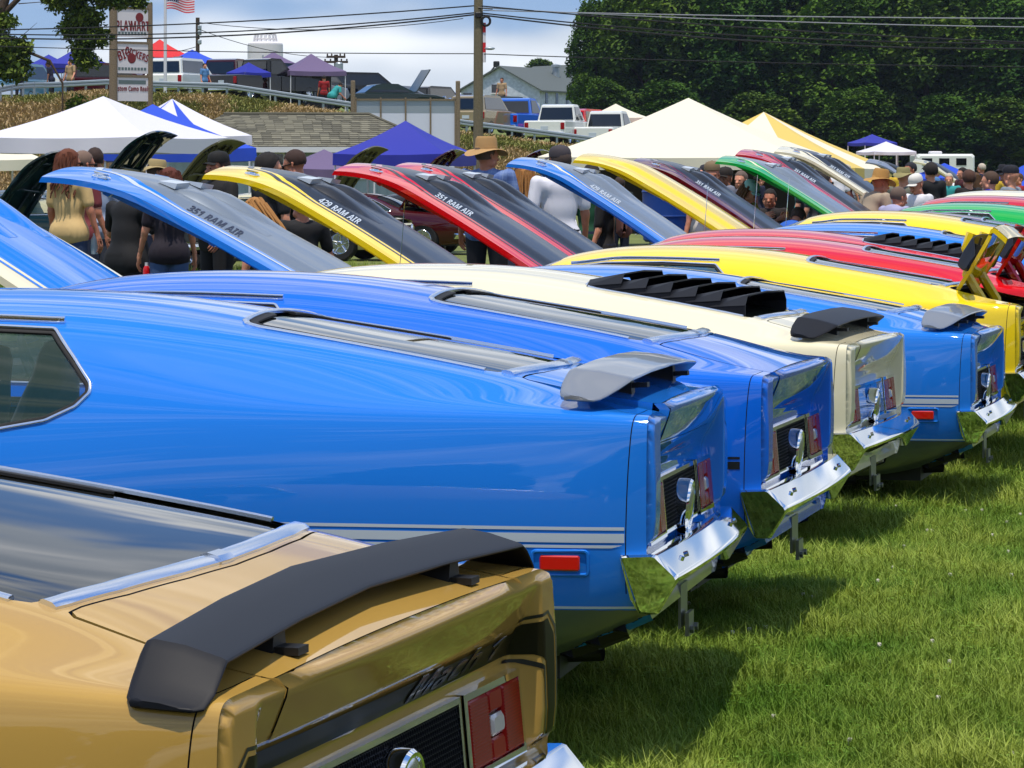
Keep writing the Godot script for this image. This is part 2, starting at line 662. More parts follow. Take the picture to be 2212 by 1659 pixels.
func TF(y: float, z: float) -> Array:
	var e := 0.003
	var p := T(y, z)
	var n := (T(y + e, z) - T(y - e, z)).cross(T(y, z + e) - T(y, z - e)).normalized()
	if n.x > 0.0: n = -n
	return [p, n]


const DLO := [Vector2(1.79, 1.172), Vector2(2.1, 1.184), Vector2(2.45, 1.178), Vector2(2.72, 1.142), Vector2(2.92, 1.055), Vector2(3.16, .93), Vector2(3.12, .902), Vector2(2.6, .893), Vector2(2.2, .888), Vector2(1.9, .890), Vector2(1.76, .915), Vector2(1.675, .955), Vector2(1.637, .995), Vector2(1.64, 1.02), Vector2(1.70, 1.085)]
const BACKLIGHT := [Vector2(.425, -.1), Vector2(.425, 0), Vector2(.435, .2), Vector2(.458, .42), Vector2(.485, .575), Vector2(.50, .602), Vector2(.535, .612), Vector2(.9, .565), Vector2(1.22, .522), Vector2(1.262, .50), Vector2(1.282, .45), Vector2(1.295, .2), Vector2(1.298, 0), Vector2(1.298, -.1)]
const SCREEN := [Vector2(2.74, -.1), Vector2(2.74, .3), Vector2(2.76, .5), Vector2(2.80, .56), Vector2(3.1, .625), Vector2(3.24, .64), Vector2(3.27, .60), Vector2(3.30, .3), Vector2(3.31, -.1)]
const LID := [Vector2(-.1, -.1), Vector2(-.1, .66), Vector2(.05, .66), Vector2(.2, .656), Vector2(.41, .618), Vector2(.428, .60), Vector2(.425, .56), Vector2(.397, .42), Vector2(.375, .2), Vector2(.366, 0), Vector2(.366, -.1)]
const HOOD := [Vector2(3.36, -.1), Vector2(3.36, .70), Vector2(3.5, .71), Vector2(4.4, .66), Vector2(4.66, .62), Vector2(4.66, -.1)]


func grown(p: PackedVector2Array, d: float) -> PackedVector2Array:
	return Geometry2D.offset_polygon(p, d)[0]


func band(line: PackedVector2Array, d: float) -> PackedVector2Array:
	return Geometry2D.offset_polyline(line, d, Geometry2D.JOIN_MITER, Geometry2D.END_BUTT)[0]


func ring_path(poly: PackedVector2Array, off: float, mirror: bool) -> Array:
	var r := []
	for q in poly:
		if q.y > 1.0: continue
		var s := SF(q.x, q.y)
		var p: Vector3 = s[0] + s[1] * off
		if mirror: p.y = -p.y
		r.append([at(p), at(Vector3(s[1].x, -s[1].y if mirror else s[1].y, s[1].z))])
	return r


# a strip of trim along a path on the surface: w wide, h proud, slightly domed
func trim(so: Soup, path: Array, w: float, h: float, closed: bool, shift := 0.0) -> void:
	var rings := []
	var m := path.size()
	for i in m + (1 if closed else 0):
		var k := i % m
		var t: Vector3 = (path[(k + 1) % m if closed else mini(k + 1, m - 1)][0] - path[(k - 1 + m) % m if closed else maxi(k - 1, 0)][0]).normalized()
		var n: Vector3 = path[k][1]
		var s := n.cross(t).normalized()
		var o: Vector3 = path[k][0] + s * shift
		rings.append(PackedVector3Array([o - s * w / 2 - n * 0.004, o - s * w / 2 + n * h * 0.5, o - s * w * 0.25 + n * h, o + s * w * 0.25 + n * h, o + s * w / 2 + n * h * 0.5, o + s * w / 2 - n * 0.004]))
	so.loft(rings, true, not closed)


func make_car_meshes() -> void:
	body_setup()
	var us := steps(0.03, 0.3, 12)
	us.append_array(steps(0.3, 4.78, 112).slice(1))
	var vs := steps(0.0, 1.0, 72)
	var dlo := from_side(rounded(DLO, 0.010))
	var lite := from_top(BACKLIGHT)
	var screen := from_top(SCREEN)
	var lid := from_top(LID)
	var hood := from_top(HOOD)
	var arches := []
	for c in [1.06, 3.83]:
		var arc := []
		for k in 30: arc.append(Vector2(c + cos(TAU * k / 30) * 0.355, maxf(0.2, 0.33 + sin(TAU * k / 30) * 0.29)))
		var q := PackedVector2Array()
		for p in arc: q.append(Vector2(p.x, t_of_z(p.x, p.y) if p.y > 0.26 else -0.05))
		arches.append(q)
	# the joint between quarter panel and end cap
	var joint := PackedVector2Array()
	var t0 := t_of_z(0.08, 0.46)
	var t1 := t_of_y(0.06, 0.664)
	for i in 41:
		var f := i / 40.0
		joint.append(Vector2(lerpf(0.088, 0.058, smoothstep(0.0, 1.0, f)), lerpf(t0, t1, f)))
	var cut_joint := band(joint, 0.0016)
	for hood_open in [false, true]:
		var sh := Sheet.new()
		var cuts := [dlo, lite, screen, grown(lid, 0.002), cut_joint] + arches
		if hood_open: cuts.append(hood)
		lay(sh, SF, us, vs, [], cuts)
		shared["body_open" if hood_open else "body"] = sh
	var liner := Sheet.new()
	lay(liner, SF, steps(0.1, 4.7, 60), steps(0.0, 1.0, 36), [], [grown(dlo, 0.012), grown(lite, 0.012), grown(screen, 0.012), lid, hood] + arches, -0.022)
	shared.liner = liner.mesh()
	for g in [["side_glass", dlo, -0.008], ["rear_glass", lite, -0.010], ["windscreen", screen, -0.008]]:
		var sh := Sheet.new()
		lay(sh, SF, us, vs, [grown(g[1], 0.004)], [], g[2])
		shared[g[0]] = sh.mesh()
	# seam fill, stripes, lower band
	var fill := Sheet.new()
	lay(fill, SF, us, vs, [grown(cut_joint, 0.003)], [], -0.005)
	shared.joint = fill.mesh()
	var well := Sheet.new()
	lay(well, SF, us, vs, [grown(lid, 0.01)], [], -0.026)
	shared.lid_seal = well.mesh()
	var top := Sheet.new()
	lay(top, SF, us, vs, [grown(lid, -0.003)], [])
	shared.lid_top = top
	var under := Sheet.new()
	lay(under, SF, steps(0.03, 0.45, 16), steps(0.5, 1.0, 24), [grown(lid, -0.012)], [], -0.018)
	shared.lid_under = under.mesh()
	var h := Sheet.new()
	lay(h, SF, us, vs, [grown(hood, -0.004)], [])
	shared.hood_closed = h.mesh()
	for st in [["stripe_upper", .636, .645, .09, 1.7], ["stripe_mid", .602, .627, .09, 1.7], ["stripe_low", .587, .595, .125, 1.7], ["lower_band", .10, .415, .03, 4.6], ["band_line", .417, .424, .055, 4.5],
			["short_upper", .672, .68, .10, .30], ["short_mid", .638, .664, .10, .30], ["short_low", .622, .63, .16, .30]]:
		var sh := Sheet.new()
		var p := from_side([Vector2(st[3], st[1]), Vector2(st[4], st[1]), Vector2(st[4], st[2]), Vector2(st[3] - (0.03 if st[0] == "stripe_low" or st[0] == "short_low" else 0.0), st[2])])
		if st[0] == "lower_band":
			p = PackedVector2Array()
			for i in 60: p.append(Vector2(lerpf(0.03, 4.6, i / 59.0), t_of_z(lerpf(0.03, 4.6, i / 59.0), 0.414)))
			p.append(Vector2(4.6, 0.0)); p.append(Vector2(0.03, 0.0))
		lay(sh, SF, us, vs, [p], arches, 0.0015)
		shared[st[0]] = sh.mesh()
	# ---- tail
	for i in 61:
		var p: Vector3 = S(0.03, i / 60.0)[0]
		tail_line.append(Vector2(p.y, p.z))
	var outline := tail_line.duplicate()
	outline.append(Vector2(-0.1, outline[-1].y)); outline.append(Vector2(-0.1, outline[0].y))
	var lid_face := PackedVector2Array([Vector2(-.2, .862), Vector2(.662, .862), Vector2(.662, 1.2), Vector2(-.2, 1.2)])
	var ys := steps(0.0, 0.70, 24)
	ys.append_array(steps(0.70, 0.94, 26).slice(1))
	var zs := steps(0.36, 0.97, 40)
	var tail := Sheet.new()
	var low_tail := PackedVector2Array([Vector2(-1, 0), Vector2(2, 0), Vector2(2, .414), Vector2(-1, .414)])
	lay(tail, TF, ys, zs, [outline], [lid_face, low_tail])
	shared.tail = tail
	var tl := Sheet.new()
	lay(tl, TF, ys, zs, [Geometry2D.intersect_polygons(outline, low_tail)[0]], [])
	shared.tail_low = tl.mesh()
	var lf: Array = Geometry2D.intersect_polygons(outline, PackedVector2Array([Vector2(-.2, .846), Vector2(.657, .846), Vector2(.657, 1.2), Vector2(-.2, 1.2)]))
	lay(top, TF, ys, zs, [lf[0]], [], 0.003)
	# the lid's turned-in flanges, so that the lid has thickness at its gap
	var flange := Soup.new()
	for mir in [false, true]:
		var rings := []
		for q in grown(lid, -0.003):
			if q.y > 1.0 or q.x < 0.03: continue
			var s := SF(q.x, q.y)
			var a: Vector3 = s[0]
			var b: Vector3 = s[0] - s[1] * 0.022
			if mir:
				a.y = -a.y; b.y = -b.y
			rings.append(PackedVector3Array([at(a), at(b)]))
		for i in rings.size() - 1: flange.quad(rings[i][0], rings[i + 1][0], rings[i + 1][1], rings[i][1])
		var edge := []
		for i in 7:
			var z := lerpf(0.955, 0.848, i / 6.0)
			var p := T(0.657, z)
			edge.append(p)
		for i in 6:
			var s := -1.0 if mir else 1.0
			flange.quad(at(Vector3(edge[i].x, s * edge[i].y, edge[i].z)), at(Vector3(edge[i + 1].x, s * edge[i + 1].y, edge[i + 1].z)), at(Vector3(edge[i + 1].x + 0.03, s * edge[i].y, edge[i + 1].z)), at(Vector3(edge[i].x + 0.03, s * edge[i].y, edge[i].z)))
	shared.lid_flange = flange.mesh(10.0)
	shared.tail_well = null
	var tw := Soup.new()
	tw.box(at(Vector3(0.07, 0, 0.905)), Vector3(1.36, 0.10, 0.03))
	shared.tail_well = tw.mesh()
	# ---- trim
	for mir in [false, true]:
		var so := Soup.new()
		trim(so, ring_path(dlo, 0.001, mir), 0.011, 0.006, true)
		shared["window_trim" + ("_r" if mir else "_l")] = so.mesh(50)
		so = Soup.new()
		trim(so, ring_path(grown(dlo, -0.009), -0.004, mir), 0.014, 0.005, true)
		shared["window_seal" + ("_r" if mir else "_l")] = so.mesh(50)
		so = Soup.new()
		var rail := PackedVector2Array()
		for i in 40:
			var a := lerpf(1.772, 2.66, i / 39.0)
			rail.append(Vector2(a, t_of_z(a, lerpf(1.190, 1.200, sin(i / 39.0 * PI)) - 0.022 * smoothstep(2.35, 2.66, a))))
		trim(so, ring_path(rail, 0.002, mir), 0.017, 0.016, false)
		shared["drip_rail" + ("_r" if mir else "_l")] = so.mesh(50)
		so = Soup.new()
		var side := PackedVector2Array()
		for q in lite:
			if q.y <= 1.0 and q.x > 0.50 : side.append(q)
		trim(so, ring_path(side, 0.001, mir), 0.020, 0.007, false)
		shared["rear_trim" + ("_r" if mir else "_l")] = so.mesh(50)
		so = Soup.new()
		trim(so, ring_path(grown(side, -0.018), -0.004, mir).slice(2, -2), 0.026, 0.004, false)
		shared["rear_seal" + ("_r" if mir else "_l")] = so.mesh(50)
	# wide bright strip under the rear glass, with a joint cover at its middle
	var so := Soup.new()
	var low := []
	for i in 41:
		var y := lerpf(-0.60, 0.60, i / 40.0)
		var a := table([[0.0, .402], [.2, .411], [.42, .433], [.575, .462], [.61, .475]], absf(y))
		var s := SF(a, t_of_y(a, absf(y)))
		if y < 0:
			s[0].y = -s[0].y; s[1].y = -s[1].y
		low.append([at(s[0]), at(s[1])])
	trim(so, low, 0.042, 0.010, false)
	shared.rear_base_trim = so.mesh(50)
	so = Soup.new()
	trim(so, low.slice(19, 22), 0.047, 0.014, false)
	shared.trim_clip = so.mesh(30)
	make_tail_fittings()
	make_spoiler_mesh()
	make_hood_meshes()
	make_cabin_meshes()
	for k in ["body", "body_open", "lid_top", "tail"]: shared[k] = shared[k].mesh()


func make_tail_fittings() -> void:
	# bumper: an upper facet that looks up and back, a lower one that tucks under, ends wrapped round the corners
	var so := Soup.new()
	var rings := []
	for y in [-.932, -.922, -.88, -.6, -.3, 0.0, .3, .6, .88, .922, .932]:
		var o: float = -0.018 * (1.0 - pow(absf(y) / .9, 2.0))
		var k: float = 0.006 if absf(y) > .93 else 0.0
		var g := PackedVector3Array()
		for q in [[.100, .563], [.098, .569], [.006, .573], [-.004, .570], [-.054, .520], [-.060, .509], [-.057, .498], [-.004, .408], [.006, .403], [.050, .404], [.056, .410]]:
			if absf(y) < .9 and q[1] < .45: q = [q[0] + .022, q[1] + .034]
			g.append(at(Vector3(q[0] + o + k * signf(.02 - q[0]), y - (signf(y) * (.573 - q[1]) * .30 if absf(y) > .91 else 0.0), q[1] + k * signf(.49 - q[1]))))
		rings.append(g)
	so.loft(rings)
	shared.bumper = so.mesh(28)
	so = Soup.new()
	so.tube([at(Vector3(-.04, .62, .548)), at(Vector3(-.052, .62, .552))], .008, 8)
	so.tube([at(Vector3(-.04, -.62, .548)), at(Vector3(-.052, -.62, .552))], .008, 8)
	shared.bumper_bolt = so.mesh()
	# lower valance and plate bracket
	so = Soup.new()
	rings = []
	for i in 21:
		var y := lerpf(-.79, .79, i / 20.0)
		var f := 1.0 - pow(absf(y) / .79, 4.0)
		rings.append(PackedVector3Array([at(Vector3(.06, y, .43)), at(Vector3(.05 + .05 * (1 - f), y, .40)), at(Vector3(.10, y, .34 - .01 * (1 - f))), at(Vector3(.17, y, .295)), at(Vector3(.26, y, .27)), at(Vector3(.26, y, .43))]))
	so.loft(rings)
	shared.valance = so.mesh(35)
	so = Soup.new()
	so.box(at(Vector3(.04, 0, .345)), Vector3(.16, .13, .008))
	so.box(at(Vector3(.02, .0, .29)), Vector3(.12, .07, .012))
	so.tube([at(Vector3(.012, .05, .275)), at(Vector3(.0, .05, .275))], .012, 6)
	so.tube([at(Vector3(.012, -.05, .275)), at(Vector3(.0, -.05, .275))], .012, 6)
	shared.plate_bracket = so.mesh(20)
	so = Soup.new()
	for s in [-1, 1]:
		so.tube([at(Vector3(.75, s * .52, .24)), at(Vector3(.30, s * .55, .255)), at(Vector3(.20, s * .56, .262))], .027, 12, false)
		so.tube([at(Vector3(.30, s * .55, .255)), at(Vector3(.205, s * .56, .262))], .024, 12, false)
	shared.exhaust = so.mesh()
	# panel: trim frame, backing, honeycomb, cap, lamps; everything follows the tail's own slope
	var pt := func(y: float, z: float, out_: float) -> Vector3: return at(Vector3(lerpf(.055, .070, (z - .575) / .17) - out_, y, z))
	var backing := Soup.new()
	backing.quad(pt.call(-.39, .592, .004), pt.call(.39, .592, .004), pt.call(.39, .742, .004), pt.call(-.39, .742, .004))
	backing.orient(0)
	shared.panel_back = backing.mesh(1)
	backing = Soup.new()
	var fr := func(so_: Soup, y0: float, y1: float, z0: float, z1: float, w: float, d: float) -> void:
		var r := []
		for c in [[y0, z0], [y1, z0], [y1, z1], [y0, z1], [y0, z0]]:
			var iy := w if c[0] == y0 else -w
			var iz := w if c[1] == z0 else -w
			r.append(PackedVector3Array([pt.call(c[0], c[1], 0.0), pt.call(c[0], c[1], d), pt.call(c[0] + iy, c[1] + iz, d), pt.call(c[0] + iy, c[1] + iz, 0.0)]))
		so_.loft(r, true, false)
	fr.call(backing, -.40, .40, .584, .752, .012, .016)
	shared.panel_frame = backing.mesh(20)
	var hexes := Soup.new()
	var pitch := 0.0125
	var row := 0
	var z := .60
	while z < .738:
		var y := -.385 + (pitch / 2 if row % 2 else 0.0)
		while y < .385:
			if Vector2(y, (z - .645)).length() > .075:
				for k in 3:
					var a0 := PI / 6 + TAU * k / 6
					var a1 := PI / 6 + TAU * (k + 1) / 6
					var r := pitch * .577
					var r2 := r * 0.8
					hexes.quad(pt.call(y + cos(a0) * r, z + sin(a0) * r, .013), pt.call(y + cos(a1) * r, z + sin(a1) * r, .013), pt.call(y + cos(a1) * r2, z + sin(a1) * r2, .013), pt.call(y + cos(a0) * r2, z + sin(a0) * r2, .013))
					hexes.quad(pt.call(y + cos(a0) * r2, z + sin(a0) * r2, .013), pt.call(y + cos(a1) * r2, z + sin(a1) * r2, .013), pt.call(y + cos(a1) * r2, z + sin(a1) * r2, .003), pt.call(y + cos(a0) * r2, z + sin(a0) * r2, .003))
			y += pitch
		z += pitch * .866
		row += 1
	shared.honeycomb = hexes.mesh(1)
	var tip := Basis(Vector3.RIGHT, PI / 2 + atan(.015 / .17))   # the panel's outward direction as a lathe axis
	so = Soup.new()
	so.lathe(pt.call(0, .645, .0), tip, [[.080, 0.0], [.080, .040], [.074, .047], [.066, .047], [.062, .042]], 36)
	shared.cap_ring = so.mesh(35)
	so = Soup.new()
	so.lathe(pt.call(0, .645, .030), tip, [[.063, 0.0], [.062, .013], [.050, .018], [.030, .021], [.002, .022]], 36)
	shared.cap_dome = so.mesh(60)
	for s in [-1, 1]:
		var nm := "_r" if s < 0 else "_l"
		so = Soup.new()
		fr.call(so, minf(s * .41, s * .765), maxf(s * .41, s * .765), .582, .754, .014, .022)
		shared["lamp_bezel" + nm] = so.mesh(20)
		so = Soup.new()
		for q in [[.424, .548], [.637, .751]]:
			so.rbox(pt.call(s * (q[0] + q[1]) / 2, .668, .012), Vector3(q[1] - q[0], .142, .022), .006, Basis(Vector3.RIGHT, -atan(.015 / .17)))
		so.rbox(pt.call(s * .5925, .716, .012), Vector3(.084, .046, .022), .005, Basis(Vector3.RIGHT, -atan(.015 / .17)))
		so.rbox(pt.call(s * .5925, .620, .012), Vector3(.084, .046, .022), .005, Basis(Vector3.RIGHT, -atan(.015 / .17)))
		for k in 20:
			for q in [[.424, .548], [.637, .751]]: so.box(pt.call(s * (q[0] + q[1]) / 2, .606 + k * .0065, .0235), Vector3(q[1] - q[0] - .012, .0022, .0022))
		shared["lamp_lens" + nm] = so.mesh(30)
		so = Soup.new()
		so.rbox(pt.call(s * .5925, .668, .014), Vector3(.075, .042, .026), .006, Basis(Vector3.RIGHT, -atan(.015 / .17)))
		shared["lamp_backup" + nm] = so.mesh(30)
		# side marker
		so = Soup.new()
		var fpath := []
		for q in rounded([Vector2(.190, .512), Vector2(.343, .512), Vector2(.343, .578), Vector2(.190, .578)], .012):
			var e := SF(q.x, t_of_z(q.x, q.y))
			fpath.append([at(Vector3(e[0].x, s * e[0].y, e[0].z)), at(Vector3(e[1].x, s * e[1].y, e[1].z))])
		trim(so, fpath, .010, .006, true)
		shared["marker_frame" + nm] = so.mesh(50)
		so = Soup.new()
		var c := SF(.267, t_of_z(.267, .545))
		so.rbox(at(Vector3(c[0].x, s * (c[0].y + .002), c[0].z)), Vector3(.016, .042, .112), .004)
		shared["marker_lens" + nm] = so.mesh(30)


func make_spoiler_mesh() -> void:
	var st := [[-.874, .254, .996, .200, .986, .012], [-.869, .270, .998, .184, .986, .018], [-.856, .281, 1.004, .170, .990, .022], [-.835, .285, 1.015, .154, .998, .024], [-.79, .285, 1.038, .124, 1.016, .025], [-.748, .277, 1.061, .094, 1.036, .025], [-.732, .275, 1.066, .089, 1.040, .025], [-.4, .262, 1.080, .080, 1.052, .026], [0, .258, 1.084, .076, 1.056, .026]]
	var all := []
	for s in st: all.append(s)
	for i in range(st.size() - 2, -1, -1):
		var s: Array = st[i].duplicate()
		s[0] = -s[0]
		all.append(s)
	var wing := [[-.908, .165, .950, .090, .944, .010], [-.903, .182, .953, .068, .944, .016], [-.89, .192, .960, .054, .947, .020], [-.86, .197, .984, .048, .966, .022], [-.82, .198, 1.022, .048, 1.000, .023], [-.80, .199, 1.034, .050, 1.012, .023], [-.4, .232, 1.050, .076, 1.026, .024], [0, .258, 1.056, .094, 1.031, .024]]
	for i in range(wing.size() - 2, -1, -1):
		var s: Array = wing[i].duplicate()
		s[0] = -s[0]
		wing.append(s)
	for k in [["spoiler", all], ["spoiler_low", wing]]:
		var so := Soup.new()
		var rings := []
		for s in k[1]:
			var g := PackedVector3Array()
			var lead := Vector3(s[1], s[0], s[2])
			var trail := Vector3(s[3], s[0], s[4])
			var d := trail - lead
			var nrm := Vector3(0, 0, 1)
			for q in [[.02, .0], [0.0, .42], [.03, .75], [.12, 1.0], [.5, 1.0], [.93, .62], [.985, .5], [1.0, .38], [.99, .24], [.95, .15], [.5, .0], [.12, -.1]]:
				g.append(at(lead + d * q[0] + nrm * s[5] * (q[1] - .8)))
			rings.append(g)
		so.loft(rings)
		shared[k[0]] = so.mesh(26)
	var so := Soup.new()
	for s in [-1, 1]:
		var rings := []
		for q in [[.985, 0.0], [1.01, 0.0], [1.06, -.01]]:
			var z: float = q[0]
			var w: float = .03 if z > 1.01 else .045
			rings.append(PackedVector3Array([at(Vector3(.24, s * .47 - w, z)), at(Vector3(.13, s * .47 - w * .8, z - .02)), at(Vector3(.13, s * .47 + w * .8, z - .02)), at(Vector3(.24, s * .47 + w, z))]))
		so.loft(rings)
		so.box(at(Vector3(.115, s * .47, 1.004)), Vector3(.05, .014, .06))
	shared.spoiler_foot = so.mesh(20)
	# louvred blind over the rear glass
	so = Soup.new()
	for i in 6:
		var a := lerpf(.58, 1.16, i / 5.0)
		var half := lerpf(.56, .50, i / 5.0)
		var z: float = SF(a, t_of_y(a, .35))[0].z
		var z2: float = SF(a + .11, t_of_y(a + .11, .35))[0].z
		var rings := []
		for q in [[-half, -.050], [-half + .07, -.004], [0.0, .004], [half - .07, -.004], [half, -.050]]:
			var e: float = q[1]
			rings.append(PackedVector3Array([at(Vector3(a - .045, q[0], z + .068 + e)), at(Vector3(a + .115, q[0], z2 + .020 + e * .6)), at(Vector3(a + .115, q[0], z2 + .014 + e * .6)), at(Vector3(a - .045, q[0], z + .061 + e))]))
		so.loft(rings)
		for s in [-1, 1]:
			var q := [[a - .045, z + .018], [a + .115, z2 - .010], [a + .115, z2 - .11], [a - .045, z - .11]]
			var g := PackedVector3Array()
			var g2 := PackedVector3Array()
			for v in q:
				g.append(at(Vector3(v[0], s * half, v[1])))
				g2.append(at(Vector3(v[0], s * (half - .012), v[1])))
			so.loft([g, g2])
	shared.louvers = so.mesh(25)


# ---- hood, in its own axes: x forward from the hinge, y left, z up
const HL := 1.72


func hood_at(x: float, y: float) -> Vector3:
	var f := absf(y) / 0.76
	var half := lerpf(0.76, 0.70, smoothstep(0.2, 1.0, x / HL))
	var yy := f * half * signf(y)
	var nose := maxf(0.0, x / HL - 0.70) / 0.30
	var z := 0.055 * (1.0 - f * f) + 0.028 * smoothstep(0.72, 0.5, f) * smoothstep(1.68, 1.25, x)
	z += 0.030 * sin(x / HL * PI) - 0.13 * nose * nose
	var xx := x + 0.035 * (1.0 - f * f) * smoothstep(1.32, HL, x)
	return Vector3(xx, yy, z)


func HF(x: float, y: float) -> Array:
	var e := 0.004
	var p := hood_at(x, y)
	var n := (hood_at(x + e, y) - hood_at(x - e, y)).cross(hood_at(x, y + e) - hood_at(x, y - e)).normalized()
	return [p, n if n.z > 0 else -n]


func make_hood_meshes() -> void:
	var xs := steps(0.0, HL, 44)
	var ys := steps(-0.76, 0.76, 36)
	var mid := PackedVector2Array([Vector2(-0.088, -0.544), Vector2(1.058, -0.544), Vector2(1.323, -0.462), Vector2(1.535, -0.272), Vector2(1.588, 0), Vector2(1.535, 0.272), Vector2(1.323, 0.462), Vector2(1.058, 0.544), Vector2(-0.088, 0.544)])
	var line := PackedVector2Array([Vector2(-0.088, -0.578), Vector2(1.067, -0.578), Vector2(1.341, -0.492), Vector2(1.57, -0.286), Vector2(1.623, 0), Vector2(1.57, 0.286), Vector2(1.341, 0.492), Vector2(1.067, 0.578), Vector2(-0.088, 0.578)])
	var pin := PackedVector2Array([Vector2(-0.088, -0.605), Vector2(1.076, -0.605), Vector2(1.358, -0.52), Vector2(1.596, -0.299), Vector2(1.649, 0), Vector2(1.596, 0.299), Vector2(1.358, 0.52), Vector2(1.076, 0.605), Vector2(-0.088, 0.605)])
	var sh := Sheet.new()
	lay(sh, HF, xs, ys, [], [mid], 0.0, false)
	shared.hood_rim = sh.mesh()
	sh = Sheet.new()
	lay(sh, HF, xs, ys, [mid], [], 0.0, false)
	shared.hood_mid = sh.mesh()
	sh = Sheet.new()
	lay(sh, HF, xs, ys, [pin], [line], 0.0015, false)
	shared.hood_pinstripe = sh.mesh()
	var so := Soup.new()
	# underside, edges and a brace frame
	for i in 22:
		for j in 18:
			var q := []
			for c in [[i, j], [i + 1, j], [i + 1, j + 1], [i, j + 1]]: q.append(at(hood_at(HL * c[0] / 22, lerpf(-.76, .76, c[1] / 18.0)) - Vector3(0, 0, 0.032)))
			so.quad(q[0], q[1], q[2], q[3])
	for j in [-.76, .76]:
		for i in 22:
			var a := hood_at(HL * i / 22, j)
			var b := hood_at(HL * (i + 1) / 22, j)
			so.quad(at(a), at(b), at(b - Vector3(0, 0, .032)), at(a - Vector3(0, 0, .032)))
	for i in [0.0, HL]:
		for j in 18:
			var a := hood_at(i, lerpf(-.76, .76, j / 18.0))
			var b := hood_at(i, lerpf(-.76, .76, (j + 1) / 18.0))
			so.quad(at(a), at(b), at(b - Vector3(0, 0, .032)), at(a - Vector3(0, 0, .032)))
	shared.hood_shell = so.mesh(30)
	so = Soup.new()
	for y in [-.62, -.3, .3, .62]: so.tube([at(hood_at(.1, y) - Vector3(0, 0, .045)), at(hood_at(.8, y) - Vector3(0, 0, .05)), at(hood_at(1.55, y * .8) - Vector3(0, 0, .045))], .028, 6)
	for x in [.3, .85, 1.42]: so.tube([at(hood_at(x, -.68) - Vector3(0, 0, .045)), at(hood_at(x, 0) - Vector3(0, 0, .05)), at(hood_at(x, .68) - Vector3(0, 0, .045))], .028, 6)
	shared.hood_brace = so.mesh(60)
	# two scoops with dark mouths and bright lips
	so = Soup.new()
	var lip := Soup.new()
	for s in [-1, 1]:
		var rings := []
		for k in 9:
			var x := lerpf(.72, 1.22, k / 8.0)
			var h: float = [.0, .006, .014, .024, .032, .038, .040, .030, .0][k] + .004
			var w: float = [.09, .10, .11, .115, .118, .12, .12, .12, .115][k]
			var g := PackedVector3Array()
			for i in 7:
				var y: float = s * .235 + lerpf(-w, w, i / 6.0)
				g.append(at(hood_at(x, y) + Vector3(0, 0, h * (1.0 - pow(absf(i - 3) / 3.0, 4.0)) - .003)))
			rings.append(g)
		so.loft(rings, false, false, false)
		lip.loft([PackedVector3Array([at(hood_at(1.21, s * .235 - .115) + Vector3(0, 0, .006)), at(hood_at(1.21, s * .235 + .115) + Vector3(0, 0, .006)), at(hood_at(1.21, s * .235 + .115) + Vector3(0, 0, .04)), at(hood_at(1.21, s * .235 - .115) + Vector3(0, 0, .04))]), PackedVector3Array([at(hood_at(1.30, s * .235 - .11) + Vector3(0, 0, .004)), at(hood_at(1.30, s * .235 + .11) + Vector3(0, 0, .004)), at(hood_at(1.30, s * .235 + .11) + Vector3(0, 0, .012)), at(hood_at(1.30, s * .235 - .11) + Vector3(0, 0, .012))])])
	shared.hood_scoop = so.mesh(60)
	shared.hood_scoop_lip = lip.mesh(20)
	so = Soup.new()
	for s in [-1, 1]:
		var e := HF(1.50, s * .56)
		var b := Basis(Quaternion(Vector3.UP, at(e[1])))
		so.lathe(at(e[0]), b, [[.048, 0.0], [.048, .006], [.040, .010], [.030, .010], [.028, .016], [.002, .018]], 18)
		so.box(at(e[0]) + b * Vector3(0, .02, 0), Vector3(.012, .012, .075), b)
	shared.twist_lock = so.mesh(30)


